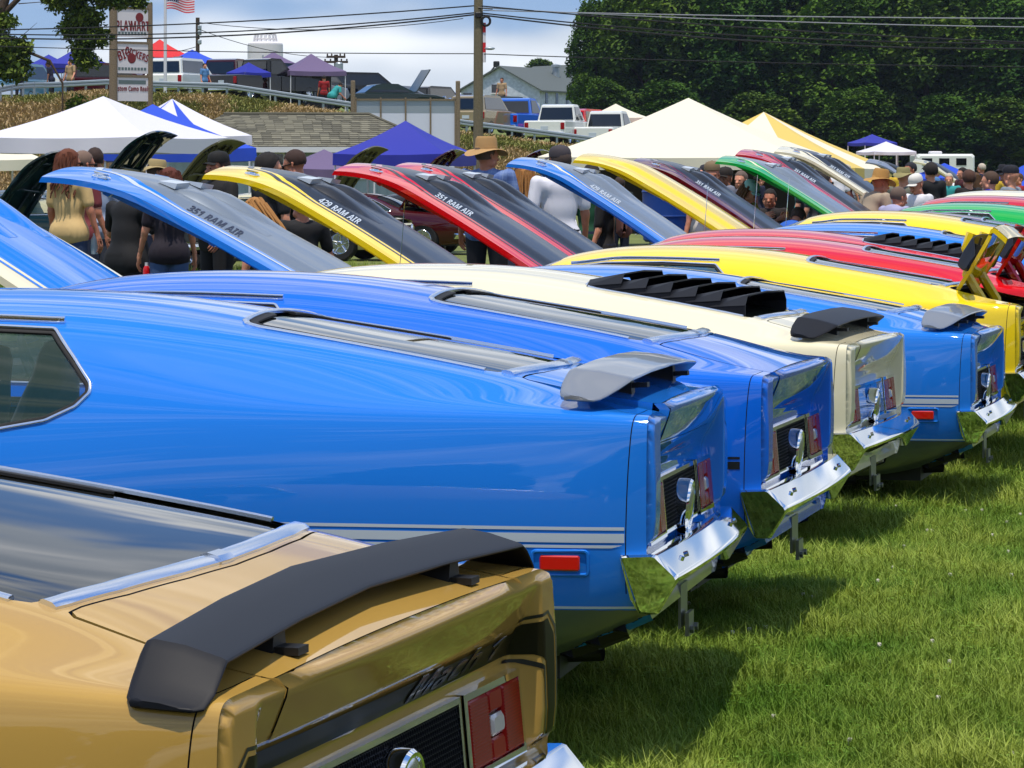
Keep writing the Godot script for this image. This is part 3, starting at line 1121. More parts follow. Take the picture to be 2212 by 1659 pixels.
func make_cabin_meshes() -> void:
	var so := Soup.new()
	so.box(at(Vector3(2.2, 0, .30)), Vector3(1.5, .04, 2.2))
	so.box(at(Vector3(1.45, 0, .62)), Vector3(1.5, .5, .06), Basis(Vector3.RIGHT, -.3))
	so.box(at(Vector3(1.0, 0, .90)), Vector3(1.2, .03, .95))
	so.box(at(Vector3(3.2, 0, .66)), Vector3(1.5, .6, .05))
	so.box(at(Vector3(2.2, 0, .42)), Vector3(.22, .2, 1.7))
	shared.cabin = so.mesh(20)
	so = Soup.new()
	so.box(at(Vector3(2.4, 0, .30)), Vector3(1.42, .20, 4.2))
	so.rbox(at(Vector3(.50, .02, .32)), Vector3(1.1, .18, .5), .04)
	shared.underbody = so.mesh(20)
	so = Soup.new()
	so.rbox(at(Vector3(3.02, 0, .83)), Vector3(1.42, .2, .3), .04)
	shared.dashboard = so.mesh(30)
	so = Soup.new()
	for y in [-.36, .36]:
		var rings := []
		for q in [[.50, 2.28, .22, .07], [.62, 2.24, .25, .075], [.80, 2.17, .25, .07], [.92, 2.13, .23, .06], [1.00, 2.11, .16, .055], [1.07, 2.095, .145, .05], [1.105, 2.09, .12, .035], [1.112, 2.09, .08, .02]]:
			var g := PackedVector3Array()
			for k in 14:
				var an := TAU * k / 14
				g.append(at(Vector3(q[1] + sin(an) * q[3], y + signf(cos(an)) * pow(absf(cos(an)), .6) * q[2], q[0])))
			rings.append(g)
		so.loft(rings)
		so.rbox(at(Vector3(2.5, y, .48)), Vector3(.5, .16, .5), .05)
	shared.seats = so.mesh(50)
	so = Soup.new()
	so.rbox(at(Vector3(1.62, 0, .72)), Vector3(1.15, .46, .16), .06, Basis(Vector3.RIGHT, -.32))
	so.rbox(at(Vector3(1.85, 0, .48)), Vector3(1.15, .14, .45), .05)
	shared.rear_seat = so.mesh(50)
	so = Soup.new()
	var ring := []
	var tilt := Basis(Vector3.RIGHT, 1.1)
	for k in 25: ring.append(at(Vector3(2.74, .38, .90)) + tilt * Vector3(cos(TAU * k / 24) * .19, 0, sin(TAU * k / 24) * .19))
	so.tube(ring, .013, 8, false)
	for k in 3: so.tube([ring[0 + k * 8], at(Vector3(2.78, .38, .89))], .009, 6)
	so.tube([at(Vector3(2.78, .38, .89)), at(Vector3(3.02, .38, .82))], .025, 8)
	shared.steering_wheel = so.mesh()
	# wheel, its outer face towards +x
	so = Soup.new()
	so.lathe(Vector3.ZERO, Basis(Vector3.BACK, -PI / 2), [[.20, -.11], [.30, -.115], [.325, -.09], [.335, -.05], [.335, .05], [.325, .09], [.30, .115], [.20, .105], [.195, .04], [.195, -.04]], 40)
	shared.tyre = so.mesh(30)
	so = Soup.new()
	so.lathe(Vector3.ZERO, Basis(Vector3.BACK, -PI / 2), [[.20, -.10], [.205, .10], [.195, .108], [.185, .095], [.17, .03], [.0, .03]], 32)
	for k in 5:
		var a := TAU * k / 5
		so.rbox(Vector3(.06, cos(a) * .105, sin(a) * .105), Vector3(.05, .17, .055), .012, Basis(Vector3.RIGHT, a))
	so.lathe(Vector3(.03, 0, 0), Basis(Vector3.BACK, -PI / 2), [[.06, 0.0], [.055, .055], [.04, .065], [.0, .066]], 18)
	shared.rim = so.mesh(30)
	# nose, engine bay
	so = Soup.new()
	so.rbox(at(Vector3(4.72, 0, .56)), Vector3(1.56, .30, .20), .04)
	shared.nose = so.mesh(30)
	so = Soup.new()
	so.box(at(Vector3(4.828, 0, .58)), Vector3(1.02, .19, .012))
	shared.front_grille = so.mesh(20)
	so = Soup.new()
	for s in [-1, 1]: so.lathe(at(Vector3(4.80, s * .62, .59)), Basis(Vector3.RIGHT, -PI / 2), [[.095, 0.0], [.098, .03], [.088, .045], [.080, .035], [.05, .05], [.0, .055]], 24)
	shared.headlamps = so.mesh(30)
	so = Soup.new()
	var rings := []
	for q in [[-.90, 4.55], [-.86, 4.74], [-.7, 4.83], [0, 4.87], [.7, 4.83], [.86, 4.74], [.90, 4.55]]:
		rings.append(PackedVector3Array([at(Vector3(q[1] - .04, q[0], .46)), at(Vector3(q[1] + .02, q[0] * 1.01, .44)), at(Vector3(q[1] + .03, q[0] * 1.01, .40)), at(Vector3(q[1] + .0, q[0], .35)), at(Vector3(q[1] - .04, q[0], .35))]))
	so.loft(rings)
	shared.front_bumper = so.mesh(30)
	so = Soup.new()
	so.box(at(Vector3(4.0, 0, .45)), Vector3(1.45, .04, 1.25))
	for s in [-1, 1]: so.box(at(Vector3(4.0, s * .70, .66)), Vector3(.05, .38, 1.3))
	so.box(at(Vector3(4.64, 0, .62)), Vector3(1.3, .34, .05))
	shared.engine_bay = so.mesh(20)
	so = Soup.new()
	so.rbox(at(Vector3(3.95, 0, .62)), Vector3(.5, .26, .62), .03)
	for s in [-1, 1]: so.rbox(at(Vector3(3.95, s * .22, .72)), Vector3(.16, .10, .5), .03)
	so.lathe(at(Vector3(3.95, 0, .76)), Basis.IDENTITY, [[.17, 0.0], [.18, .02], [.18, .07], [.16, .085], [.02, .095]], 24)
	shared.engine = so.mesh(30)
	so = Soup.new()
	so.box(at(Vector3(.35, 0, .60)), Vector3(1.25, .03, .62))
	for s in [-1, 1]: so.box(at(Vector3(.35, s * .64, .76)), Vector3(.03, .34, .62))
	so.box(at(Vector3(.68, 0, .78)), Vector3(1.25, .36, .03))
	so.box(at(Vector3(.085, 0, .72)), Vector3(1.25, .26, .02))
	shared.trunk_box = so.mesh(20)
	so = Soup.new()
	for s in [-1, 1]: so.tube([at(Vector3(.24, s * .44, .86)), at(Vector3(.25, s * .44, .96)), at(Vector3(.30, s * .44, 1.04)), at(Vector3(.345, s * .44, 1.12)), at(Vector3(.32, s * .44, 1.20)), at(Vector3(.35, s * .44, 1.27)), at(Vector3(.32, s * .44, 1.36))], .030, 6)
	shared.trunk_hinges = so.mesh()


func both(called: String, key: String, m: Material, parent: Node) -> Array:
	# a mirrored pair kept in one mesh, made into two parts
	if not shared.has(key + "/halves"):
		var src: Mesh = shared[key]
		var out := []
		for s in [-1.0, 1.0]:
			var arr := src.surface_get_arrays(0)
			var v: PackedVector3Array = arr[Mesh.ARRAY_VERTEX]
			var n: PackedVector3Array = arr[Mesh.ARRAY_NORMAL]
			var ix = arr[Mesh.ARRAY_INDEX]
			var nv := PackedVector3Array()
			var nn := PackedVector3Array()
			var cnt: int = ix.size() if ix != null else v.size()
			for i in range(0, cnt, 3):
				var t := [ix[i], ix[i + 1], ix[i + 2]] if ix != null else [i, i + 1, i + 2]
				if (v[t[0]].x + v[t[1]].x + v[t[2]].x) * s <= 0.0: continue
				for k in t:
					nv.append(v[k]); nn.append(n[k])
			var a2 := []
			a2.resize(Mesh.ARRAY_MAX)
			a2[Mesh.ARRAY_VERTEX] = nv; a2[Mesh.ARRAY_NORMAL] = nn
			var am := ArrayMesh.new()
			am.add_surface_from_arrays(Mesh.PRIMITIVE_TRIANGLES, a2)
			out.append(am)
		shared[key + "/halves"] = out
	var r := []
	for mesh in shared[key + "/halves"]: r.append(part(called, mesh, m, parent))
	return r


# ---- one car: opts says what sets it apart
func car(called: String, label: String, X: float, D: float, th: float, zo: float, ro: float, paint_: Material, opts: Dictionary) -> Node3D:
	var o := thing(called, label, "car", opts.get("group", "fastback cars parked side by side on the grass"), Vector3(X, zo, -D))
	o.basis = Basis(Vector3.UP, PI / 2 - th) * Basis(Vector3.BACK, -ro)
	var hood_open: bool = opts.has("hood")
	var body := part("body", shared.body_open if hood_open else shared.body, paint_, o)
	part("tail_panel", shared.tail, opts.get("tail_paint", paint_), o)
	part("tail_skirt", shared.tail_low, opts.get("valance", opts.get("tail_paint", paint_)), o)
	both("panel_joint", "joint", M.seam, body)
	part("headliner", shared.liner, M.interior, o)
	both("side_glass", "side_glass", M.side_glass, o)
	part("rear_glass", shared.rear_glass, opts.get("rear_glass", M.glass), o)
	part("windscreen", shared.windscreen, M.glass, o)
	part("valance", shared.valance, opts.get("valance", paint_), o)
	for s in ["_l", "_r"]:
		part("window_trim", shared["window_trim" + s], M.bright, o)
		part("window_seal", shared["window_seal" + s], M.rubber, o)
		part("drip_rail", shared["drip_rail" + s], M.bright, o)
		part("rear_window_trim", shared["rear_trim" + s], M.bright, o)
		part("rear_window_seal", shared["rear_seal" + s], M.rubber, o)
		var lamp := part("tail_lamp", shared["lamp_lens" + s], M.lens, o)
		part("bezel", shared["lamp_bezel" + s], M.chrome, lamp)
		part("backup_lamp", shared["lamp_backup" + s], M.lens_white, lamp)
		if opts.get("marker", false):
			var mk := part("side_marker", shared["marker_lens" + s], M.lens_bright, o)
			part("frame", shared["marker_frame" + s], paint_, mk)
	var rb := part("rear_window_base_trim", shared.rear_base_trim, M.bright, o)
	part("joint_cover", shared.trim_clip, M.bright, rb)
	var bp := part("rear_bumper", shared.bumper, M.chrome, o)
	both("bolt", "bumper_bolt", M.chrome, bp)
	part("plate_bracket", shared.plate_bracket, M.steel, o)
	both("exhaust_pipe", "exhaust", M.chrome if opts.get("chrome_pipe", false) else M.black, o)
	if opts.get("blue_panel", false):
		part("rear_panel", shared.panel_back, M.blue, o)
	else:
		var pb := part("rear_panel", shared.panel_back, M.black, o)
		var hc := part("honeycomb", shared.honeycomb, M.satin_black, pb)
		hc.set_meta("kind", "stuff")
	part("rear_panel_frame", shared.panel_frame, M.chrome, o)
	var cap := part("fuel_cap", shared.cap_ring, M.chrome, o)
	part("dome", shared.cap_dome, M.bright, cap)
	part("cabin", shared.cabin, M.interior, o)
	part("underbody", shared.underbody, M.black, o)
	part("dashboard", shared.dashboard, M.interior, o)
	both("front_seat", "seats", M.seat, o)
	part("rear_seat", shared.rear_seat, M.seat, o)
	part("steering_wheel", shared.steering_wheel, M.black, o)
	for w in [[1.06, 1], [1.06, -1], [3.83, 1], [3.83, -1]]:
		var t := part("wheel", shared.tyre, M.rubber, o)
		t.position = at(Vector3(w[0], w[1] * .80, .335))
		t.rotation.y = PI if w[1] > 0 else 0.0
		part("rim", shared.rim, M.bright, t)
	part("nose", shared.nose, paint_, o)
	part("front_grille", shared.front_grille, M.black, o)
	both("headlamp", "headlamps", M.bright, o)
	part("front_bumper", shared.front_bumper, M.chrome, o)
	# boot lid
	var lift: float = opts.get("lid", 0.0)
	var lid := part("boot_lid", shared.lid_top, paint_, o)
	var piv := at(Vector3(.40, 0, 1.05))
	lid.transform = Transform3D(Basis.IDENTITY, piv) * Transform3D(Basis(Vector3.RIGHT, -lift), Vector3.ZERO) * Transform3D(Basis.IDENTITY, -piv)
	part("flange", shared.lid_flange, paint_, lid)
	part("inner_panel", shared.lid_under, opts.get("lid_inner", paint_), lid)
	if lift > 0.5:
		part("boot", shared.trunk_box, M.well, o)
		both("hinge_arm", "trunk_hinges", opts.get("lid_inner", paint_), o)
	else:
		part("boot_seal", shared.lid_seal, M.seam, o)
		part("boot_gutter", shared.tail_well, M.seam, o)
	if opts.has("spoiler"):
		var low: bool = opts.get("low_spoiler", false)
		var sp := part("spoiler", shared.spoiler_low if low else shared.spoiler, opts.spoiler, o)
		for ft in both("pedestal", "spoiler_foot", M.black, sp):
			if low: ft.position = Vector3(0, -.03, .04)
		if lift > 0.0: sp.transform = lid.transform
	if opts.get("divided", false):
		for s in [-1, 1]:
			var so := Soup.new()
			so.tube([at(Vector3(2.02, s * .855, .90)), at(Vector3(2.0, s * .74, 1.17))], .013, 6)
			part("window_divider", so.mesh(), M.bright, o)
	if opts.get("louvers", false): part("rear_louvers", shared.louvers, M.satin_black, o)
	for d in opts.get("decals", []): both("stripe", d[0], M[d[1]], o)
	# hood
	if hood_open:
		part("engine_bay", shared.engine_bay, M.black, o)
		part("engine", shared.engine, M.steel, o)
		var h: Dictionary = opts.hood
		var rim := part("hood", shared.hood_rim, paint_, o)
		rim.transform = Transform3D(Basis(Vector3.RIGHT, h.get("open", 0.53)).scaled_local(Vector3(1, 1, h.get("long", 1.0))), at(Vector3(3.30 + h.get("shift", 0.0), 0, .955)))
		part("shell", shared.hood_shell, h.get("under", paint_), rim)
		part("brace", shared.hood_brace, h.get("under", paint_), rim)
		part("centre_panel", shared.hood_mid, h.get("mid", paint_), rim)
		if h.has("pin"): part("pinstripe", shared.hood_pinstripe, h.pin, rim)
		if h.get("scoops", true):
			both("scoop", "hood_scoop", h.get("mid", paint_), rim)
			both("scoop_lip", "hood_scoop_lip", h.get("lip", M.decal_silver), rim)
		if h.get("locks", true): both("twist_lock", "twist_lock", M.chrome, rim)
		if h.has("text"):
			for s in [1]:
				var tm := part("lettering", words(h.text, .095, .002), h.get("ink", M.decal_silver), rim)
				var e := HF(.93, s * .485)
				var nrm := at(e[1]).normalized()
				var along := Vector3(0, 0, 1).slide(nrm).normalized()   # the words read towards the windscreen
				tm.transform = Transform3D(Basis(along * .36, nrm.cross(along) * .85, nrm), at(e[0]) + nrm * .002)
	else:
		part("hood", shared.hood_closed, paint_, o)
	if opts.get("antenna", false):
		var so := Soup.new()
		so.tube([at(Vector3(3.45, -.78, .88)), at(Vector3(3.43, -.79, 1.2)), at(Vector3(3.40, -.80, 1.62))], [.004, .003, .002], 6)
		so.ball(at(Vector3(3.45, -.78, .885)), Vector3(.015, .012, .015))
		part("aerial", so.mesh(), M.chrome, o)
	return o


func words(s: String, height: float, depth := 0.002) -> Mesh:
	var key := "w" + s + str(height)
	if shared.has(key): return shared[key]
	var t := TextMesh.new()
	var f := SystemFont.new()
	f.font_names = PackedStringArray(["Droid Sans"])
	f.font_weight = 700
	t.font = f
	t.text = s
	t.font_size = 64
	t.pixel_size = height / 46.0
	t.depth = depth
	shared[key] = t
	return t


const SPOT := {0: [-.169, 6.616, .313, -.07, -.018], 1: [.551, 10.65, .172, .076, .022], 2: [1.056, 12.811, .214, .065, .014], 3: [1.693, 16.284, .243, -.004, .013], 4: [2.526, 18.693, .221, -.076, .017]}


func make_row() -> void:
	var c := func(called: String, label: String, k: int, p: Material, opts: Dictionary) -> Node3D:
		var s: Array = SPOT[k]
		return car(called, label, s[0], s[1], s[2], s[3], s[4], p, opts)
	var silver_side := [["stripe_upper", "decal_silver"], ["stripe_mid", "decal_silver"], ["stripe_low", "decal_silver"], ["lower_band", "argent"], ["band_line", "decal_silver"]]
	var black_side := [["short_upper", "decal_black"], ["short_mid", "decal_black"], ["short_low", "decal_black"]]
	var g := gold_decals(c.call("gold_car", "gold fastback car with black rear wing and dark tail stripe, closest to the camera", 0, M.gold, {"spoiler": M.satin_black, "low_spoiler": true}))
	c.call("blue_car", "blue fastback car with silver wing and raised boot lid, beside the gold car", 1, M.blue, {"spoiler": M.silver, "marker": true, "lid": 0.055, "decals": silver_side, "valance": M.argent})
	c.call("blue_car", "deep blue wingless fastback car, between a blue winged car and the white car", 2, M.deep_blue, {"decals": black_side})
	c.call("white_car", "cream white fastback car with black rear louvres, black wing and blue rear panel", 3, M.white, {"spoiler": M.satin_black, "louvers": true, "blue_panel": true, "hood": {"mid": M.blue, "pin": M.blue, "locks": false, "open": 0.50, "shift": .28}})
	c.call("blue_car", "blue fastback car with silver wing and open silver-striped bonnet, behind the white car", 4, M.blue, {"spoiler": M.silver, "marker": true, "decals": silver_side, "valance": M.argent, "antenna": true, "hood": {"mid": M.hood_silver, "pin": M.decal_silver, "text": "351 RAM AIR", "ink": M.ink_grey, "open": 0.47, "long": 1.16, "shift": -0.1}})
	car("yellow_car", "yellow fastback car with boot lid standing open and black side marks", 3.085, 21.07, .22, -.022, .015, M.yellow, {"decals": black_side, "spoiler": M.satin_black, "lid": 1.25, "lid_inner": M.yellow, "hood": {"mid": M.hood_black, "pin": M.decal_black, "text": "429 RAM AIR", "open": 0.52, "shift": .06}})
	car("red_car", "bright red fastback car with boot lid open, next to the yellow open-booted car", 3.673, 23.7, .22, -.019, .015, M.red, {"spoiler": M.satin_black, "lid": 1.25, "hood": {"mid": M.hood_black, "pin": M.decal_black, "text": "351 RAM AIR"}})
	car("red_car", "red fastback car with black rear louvres, farther of two neighbouring red cars", 3.92, 26.2, .22, -.013, .015, M.red, {"louvers": true, "hood": {"mid": M.hood_black, "pin": M.decal_black, "open": 0.53, "shift": -.04}})
	car("blue_car", "light blue fastback car with open silver-centred bonnet, beyond the red louvred car", 4.82, 28.9, .22, -.012, .015, M.blue, {"antenna": true, "hood": {"mid": M.hood_silver, "pin": M.white, "text": "429 RAM AIR", "ink": M.decal_silver, "open": 0.56}})
	car("yellow_car", "yellow car with plain yellow open bonnet and divided side window", 5.565, 33.5, .22, 0.03, 0, M.yellow, {"antenna": true, "divided": true, "hood": {"scoops": false, "locks": false, "open": 0.53, "long": 1.06}})
	car("dark_red_car", "dark red car with black striped open bonnet, hidden behind the plain yellow car", 6.05, 35.7, .22, 0, 0, M.dark_red, {"antenna": true, "hood": {"mid": M.hood_black, "pin": M.decal_black, "text": "351 RAM AIR", "open": 0.56, "under": M.dark_red}})
	car("green_car", "bright green car with silver-centred open bonnet and divided side window", 6.965, 38, .22, .06, 0, M.green, {"divided": true, "hood": {"mid": M.hood_silver, "pin": M.white, "open": 0.54, "shift": -.12}})
	car("red_car", "dull red car with open black-striped bonnet, directly behind the green car", 7.57, 41, .22, .116, 0, M.rose, {"hood": {"mid": M.hood_black, "pin": M.decal_black, "text": "351 RAM AIR", "open": 0.56, "shift": .1}})
	car("white_car", "white car seen as a pale roof beyond the dull red one, black bonnet open", 8.1, 43.4, .22, .16, 0, M.white, {"hood": {"mid": M.hood_black, "pin": M.decal_black, "text": "351 RAM AIR", "open": 0.56}})
	var racer := car("grey_car", "dark grey car with white roundel on its open bonnet", 11.74, 69.0, .22, .0, 0, M.silver, {"hood": {"mid": M.decal_dark, "scoops": false, "open": 0.60}})
	var so := Soup.new()
	var e := HF(.86, 0)
	so.lathe(at(e[0]), Basis.IDENTITY, [[.30, -.004], [.30, .006], [.0, .006]], 32)
	part("roundel", so.mesh(30), M.white, racer.get_node("hood"))
	var no := part("number", words("58", .30), M.decal_black, racer.get_node("hood"))
	no.transform = Transform3D(Basis(Vector3(0, 0, 1), Vector3(1, 0, 0), Vector3(0, 1, 0)), at(e[0]) + Vector3(0, .008, 0))
	car("cream_car", "cream car with black-centred open bonnet, farthest along the parked line", 13.35, 75, .22, .04, 0, M.cream, {"hood": {"mid": M.hood_black, "scoops": false, "open": 0.58}})


func gold_decals(o: Node3D) -> Node3D:
	var ys := steps(-0.94, 0.94, 110)
	var zs := steps(0.56, 0.90, 40)
	var bandp := PackedVector2Array([Vector2(-.715, .788), Vector2(.715, .788), Vector2(.715, .838), Vector2(-.715, .838)])
	var hook := func(d: float) -> PackedVector2Array: return PackedVector2Array([Vector2(.715, .785 - d), Vector2(.715, .845 + d), Vector2(.82 + d * .4, .852 + d), Vector2(.862 + d, .815 + d), Vector2(.868 + d, .60 - d), Vector2(.828 - d, .60 - d), Vector2(.806 - d, .765 - d), Vector2(.775 - d, .782 - d)])
	var sh := Sheet.new()
	lay(sh, TF, ys, zs, [bandp], [], .0045, false)
	var st := part("tail_stripe", sh.mesh(), M.decal_dark, o)
	for mir in [1.0, -1.0]:
		var flip := func(p: PackedVector2Array) -> PackedVector2Array:
			var r := PackedVector2Array()
			for v in p: r.append(Vector2(v.x * mir, v.y))
			return r
		sh = Sheet.new()
		lay(sh, TF, ys, zs, [flip.call(hook.call(0.0))], [], .0015, false)
		part("hook_stripe", sh.mesh(), M.decal_dark, st)
		sh = Sheet.new()
		lay(sh, TF, ys, zs, [flip.call(hook.call(.016))], [flip.call(hook.call(.009))], .0015, false)
		part("pin_line", sh.mesh(), M.decal_black, st)
	var p := T(-.36, .818)
	var n: Vector3 = at(TF(-.36, .818)[1])
	var up := Vector3.UP.slide(n).normalized()
	var tm := part("lettering", words("Mach 1", .060, .002), M.decal_black, st)
	tm.transform = Transform3D(Basis(up.cross(n) * 2.0, up + up.cross(n) * .25, n), at(p) + n * .006)
	return o


func make_ground() -> void:
	var sh := Sheet.new()
	var xs := steps(-90, -8, 16)
	xs.append_array(steps(-8, 14, 60).slice(1))
	xs.append_array(steps(14, 160, 20).slice(1))
	var zs := steps(-60, 0, 120)
	zs.append_array(steps(0, 90, 16).slice(1))
	var at_ := func(x: float, z: float) -> Vector3: return Vector3(x, ground_height(x, z), z)
	for i in xs.size():
		for j in zs.size(): sh.put(at_.call(xs[i], zs[j]), (at_.call(xs[i], zs[j] + .1) - at_.call(xs[i], zs[j] - .1)).cross(at_.call(xs[i] + .1, zs[j]) - at_.call(xs[i] - .1, zs[j])).normalized())
	for i in xs.size() - 1:
		for j in zs.size() - 1:
			var a := i * zs.size() + j
			sh.tri(a, a + zs.size(), a + zs.size() + 1)
			sh.tri(a, a + zs.size() + 1, a + 1)
	var lm := grained(Color(.17, .21, .04), Color(.33, .37, .10), .03, .25, .95, 3)
	lm.detail_enabled = true
	lm.detail_blend_mode = BaseMaterial3D.BLEND_MODE_MUL
	lm.detail_albedo = grain(.05, 9, Color(.55, .6, .5), Color(1, 1, .9), 5, 256)
	structure("lawn", sh.mesh(), lm)
	make_grass()


func make_grass() -> void:
	var r := RandomNumberGenerator.new()
	r.seed = 21
	var patch := FastNoiseLite.new()
	patch.seed = 4; patch.frequency = 0.9; patch.fractal_octaves = 3
	# three tufts: upright, leaning, clover-like
	var tufts := []
	for k in 4:
		var so := Soup.new()
		so.colored = true
		for b in 12:
			var h := r.randf_range(.035, .085) * (1.25 if k == 0 else 1.0)
			var a := r.randf() * TAU
			var lean := r.randf_range(.15, 1.1)
			var o := Vector3(r.randf_range(-.03, .03), 0, r.randf_range(-.03, .03))
			var d := Vector3(cos(a), 0, sin(a))
			var w := Vector3(-d.z, 0, d.x) * r.randf_range(.0009, .0020)
			var m := o + Vector3(0, h * .6, 0) + d * h * lean * .3
			var t := o + Vector3(0, h * (1.0 - .22 * lean), 0) + d * h * lean
			var s := r.randf_range(.75, 1.2)
			so.color = Color(.95 * s, 1.0 * s, .7 * s) if r.randf() > .12 else Color(1.8, 1.4, 1.3)
			so.quad(o - w, o + w, m + w * .8, m - w * .8)
			so.tri(m - w * .8, m + w * .8, t)
		if k == 3:
			for b in 4:
				so.color = Color(.75, 1.05, .7)
				var c := Vector3(r.randf_range(-.03, .03), r.randf_range(.03, .05), r.randf_range(-.03, .03))
				for q in 3:
					var a := TAU * q / 3 + r.randf()
					var d := Vector3(cos(a), .15, sin(a)) * .011
					var w := Vector3(-sin(a), 0, cos(a)) * .006
					so.quad(c, c + d * .7 + w, c + d * 1.1, c + d * .7 - w)
		tufts.append(so.mesh(1))
	var spots := [[], [], [], []]
	var tints := [[], [], [], []]
	var place := func(x: float, z: float, big: float) -> void:
		var n := patch.get_noise_2d(x, z)
		var n2 := patch.get_noise_2d(x * 4.1 + 30, z * 4.1)
		if n2 < -.30 and r.randf() < .6: return
		var k := 3 if n2 > .22 and r.randf() < .5 else r.randi() % 3
		var s := big * r.randf_range(.7, 1.25) * (1.0 + .35 * n)
		spots[k].append(Transform3D(Basis(Vector3.UP, r.randf() * TAU).scaled(Vector3(s, s * r.randf_range(.8, 1.25), s)), Vector3(x, ground_height(x, z) - .004, z)))
		var g := clampf(.5 + n * .9 + n2 * .4, 0.0, 1.0)
		tints[k].append(Color(.10, .20, .022).lerp(Color(.30, .36, .07), g))
	for i in 70000:
		var z := -lerpf(8.5, 17.0, pow(r.randf(), 1.25))
		place.call(r.randf_range(-.7, .165 * -z + .3), z, 1.0)
	for i in 26000:
		var z := -r.randf_range(17.0, 27.0)
		place.call(r.randf_range(1.0, .165 * -z + .3), z, 1.15)
	for i in 16000:
		var z := -r.randf_range(18.0, 62.0)
		place.call(r.randf_range(-.15, .15) * -z, z, 1.6)
	var gm := mat(Color.WHITE, .7)
	gm.metallic_specular = .25
	gm.vertex_color_use_as_albedo = true
	gm.backlight_enabled = true
	gm.backlight = Color(.5, .5, .35)
	for k in 4:
		var mm := MultiMesh.new()
		mm.transform_format = MultiMesh.TRANSFORM_3D
		mm.use_colors = true
		mm.mesh = tufts[k]
		mm.instance_count = spots[k].size()
		for i in spots[k].size():
			mm.set_instance_transform(i, spots[k][i])
			mm.set_instance_color(i, tints[k][i])
		var o := MultiMeshInstance3D.new()
		o.name = numbered("grass")
		o.multimesh = mm
		o.material_override = gm
		add_child(o)
		o.set_meta("kind", "stuff")
		o.set_meta("label", "short green grass and clover of the show field")
	# white clover heads
	var head := Soup.new()
	for k in 9:
		var a := TAU * k / 9
		head.ball(Vector3(cos(a) * .004, .055 + .003 * (k % 3), sin(a) * .004), Vector3(.004, .004, .004), Basis.IDENTITY, 6, 4)
	head.tube([Vector3.ZERO, Vector3(.003, .05, 0)], .0012, 4)
	for k in 46:
		var z := -r.randf_range(9.5, 19.0)
		var x := r.randf_range(.5, .155 * -z)
		if shared.has("clover") == false: shared.clover = head.mesh(60)
		var f := lone("clover_flower", shared.clover, M.clover, "small white clover flower standing in the grass", "flower", "clover flowers dotted in the grass")
		f.position = Vector3(x, ground_height(x, z), z)
		f.rotation.y = r.randf() * TAU


# ================================================================ the land behind
const RISE := [[30, 0.0], [36, .02], [44, .15], [51, .18], [64, .05], [100, .08], [150, .12], [250, .6], [400, 3.0], [900, 9.0]]
const RISE_LEFT := [[20, 0.0], [29, .16], [38, .16], [52, .05], [66, -.05], [80, -.1], [95, .15], [118, .5]]
const CREST := [[-70, 3.6], [-40, 4.0], [-21.6, 4.3], [-17, 4.65], [-12, 4.5], [-7, 3.75], [-2, 2.95], [3, 2.3], [8, 1.7], [15, 1.25], [22, 1.1]]


func land(x: float, d: float) -> float:
	var h := table(RISE, d)
	if d < 118: h = lerpf(table(RISE_LEFT, d), h, smoothstep(1.5, 5.0, x))
	var top := table(CREST, x)
	var bank := lerpf(.5, top, smoothstep(123, 146, d)) + maxf(0, d - 150) * .02 * smoothstep(12, 0, x)
	if d > 118: h = lerpf(bank, maxf(h, bank * .5), smoothstep(8, 22, x))
	return h


func ground_height(x: float, z: float) -> float:
	var h := 0.0
	for s in GROUND_SPOTS:
		h += s[2] * exp(-Vector2(x - s[0], z - s[1]).length_squared() / (2 * s[3] * s[3]) * 0.9)
	return h + (land(x, -z) if z < -20 else 0.0)


func terrain(called: String, x0: float, x1: float, nx: int, d0: float, d1: float, nd: int, m: Material) -> void:
	var sh := Sheet.new()
	for i in nx + 1:
		for j in nd + 1:
			var x := lerpf(x0, x1, float(i) / nx)
			var z := -lerpf(d0, d1, float(j) / nd)
			var e := .3
			var n := Vector3(ground_height(x - e, z) - ground_height(x + e, z), 2 * e, ground_height(x, z - e) - ground_height(x, z + e)).normalized()
			sh.put(Vector3(x, ground_height(x, z), z), n)
	for i in nx:
		for j in nd:
			var a := i * (nd + 1) + j
			sh.tri(a, a + nd + 1, a + nd + 2)
			sh.tri(a, a + nd + 2, a + 1)
	structure(called, sh.mesh(), m)


func scatter(called: String, label: String, mesh: Mesh, m: Material, xf: Array, tint: Array, parent: Node = null) -> MultiMeshInstance3D:
	var mm := MultiMesh.new()
	mm.transform_format = MultiMesh.TRANSFORM_3D
	mm.use_colors = true
	mm.mesh = mesh
	mm.instance_count = xf.size()
	for i in xf.size():
		mm.set_instance_transform(i, xf[i])
		mm.set_instance_color(i, tint[i])
	var o := MultiMeshInstance3D.new()
	o.multimesh = mm
	o.material_override = m
	if parent == null:
		o.name = numbered(called)
		add_child(o)
		o.set_meta("label", label)
	else:
		o.name = called
		parent.add_child(o, true)
	o.set_meta("kind", "stuff")
	return o


# ---------------------------------------------------------------- trees
func leaf_mesh(n: int, spread: float, size: float, seed_: int) -> ArrayMesh:
	var r := RandomNumberGenerator.new()
	r.seed = seed_
	var so := Soup.new()
	so.colored = true
	for k in n:
		var d := Vector3(r.randfn(), r.randfn() * .8, r.randfn()).normalized() * spread * pow(r.randf(), .5)
		var b := Basis.from_euler(Vector3(r.randf_range(-.9, .5), r.randf() * TAU, r.randf_range(-.5, .5)))
		var s := size * r.randf_range(.6, 1.2)
		var g := r.randf_range(.75, 1.2)
		so.color = Color(g, g, g)
		var t := d + b * Vector3(0, 0, s)
		so.quad(d - b * Vector3(0, 0, s), d + b * Vector3(s * .6, s * .12, 0), t, d + b * Vector3(-s * .6, s * .12, 0))
	return so.mesh(1)


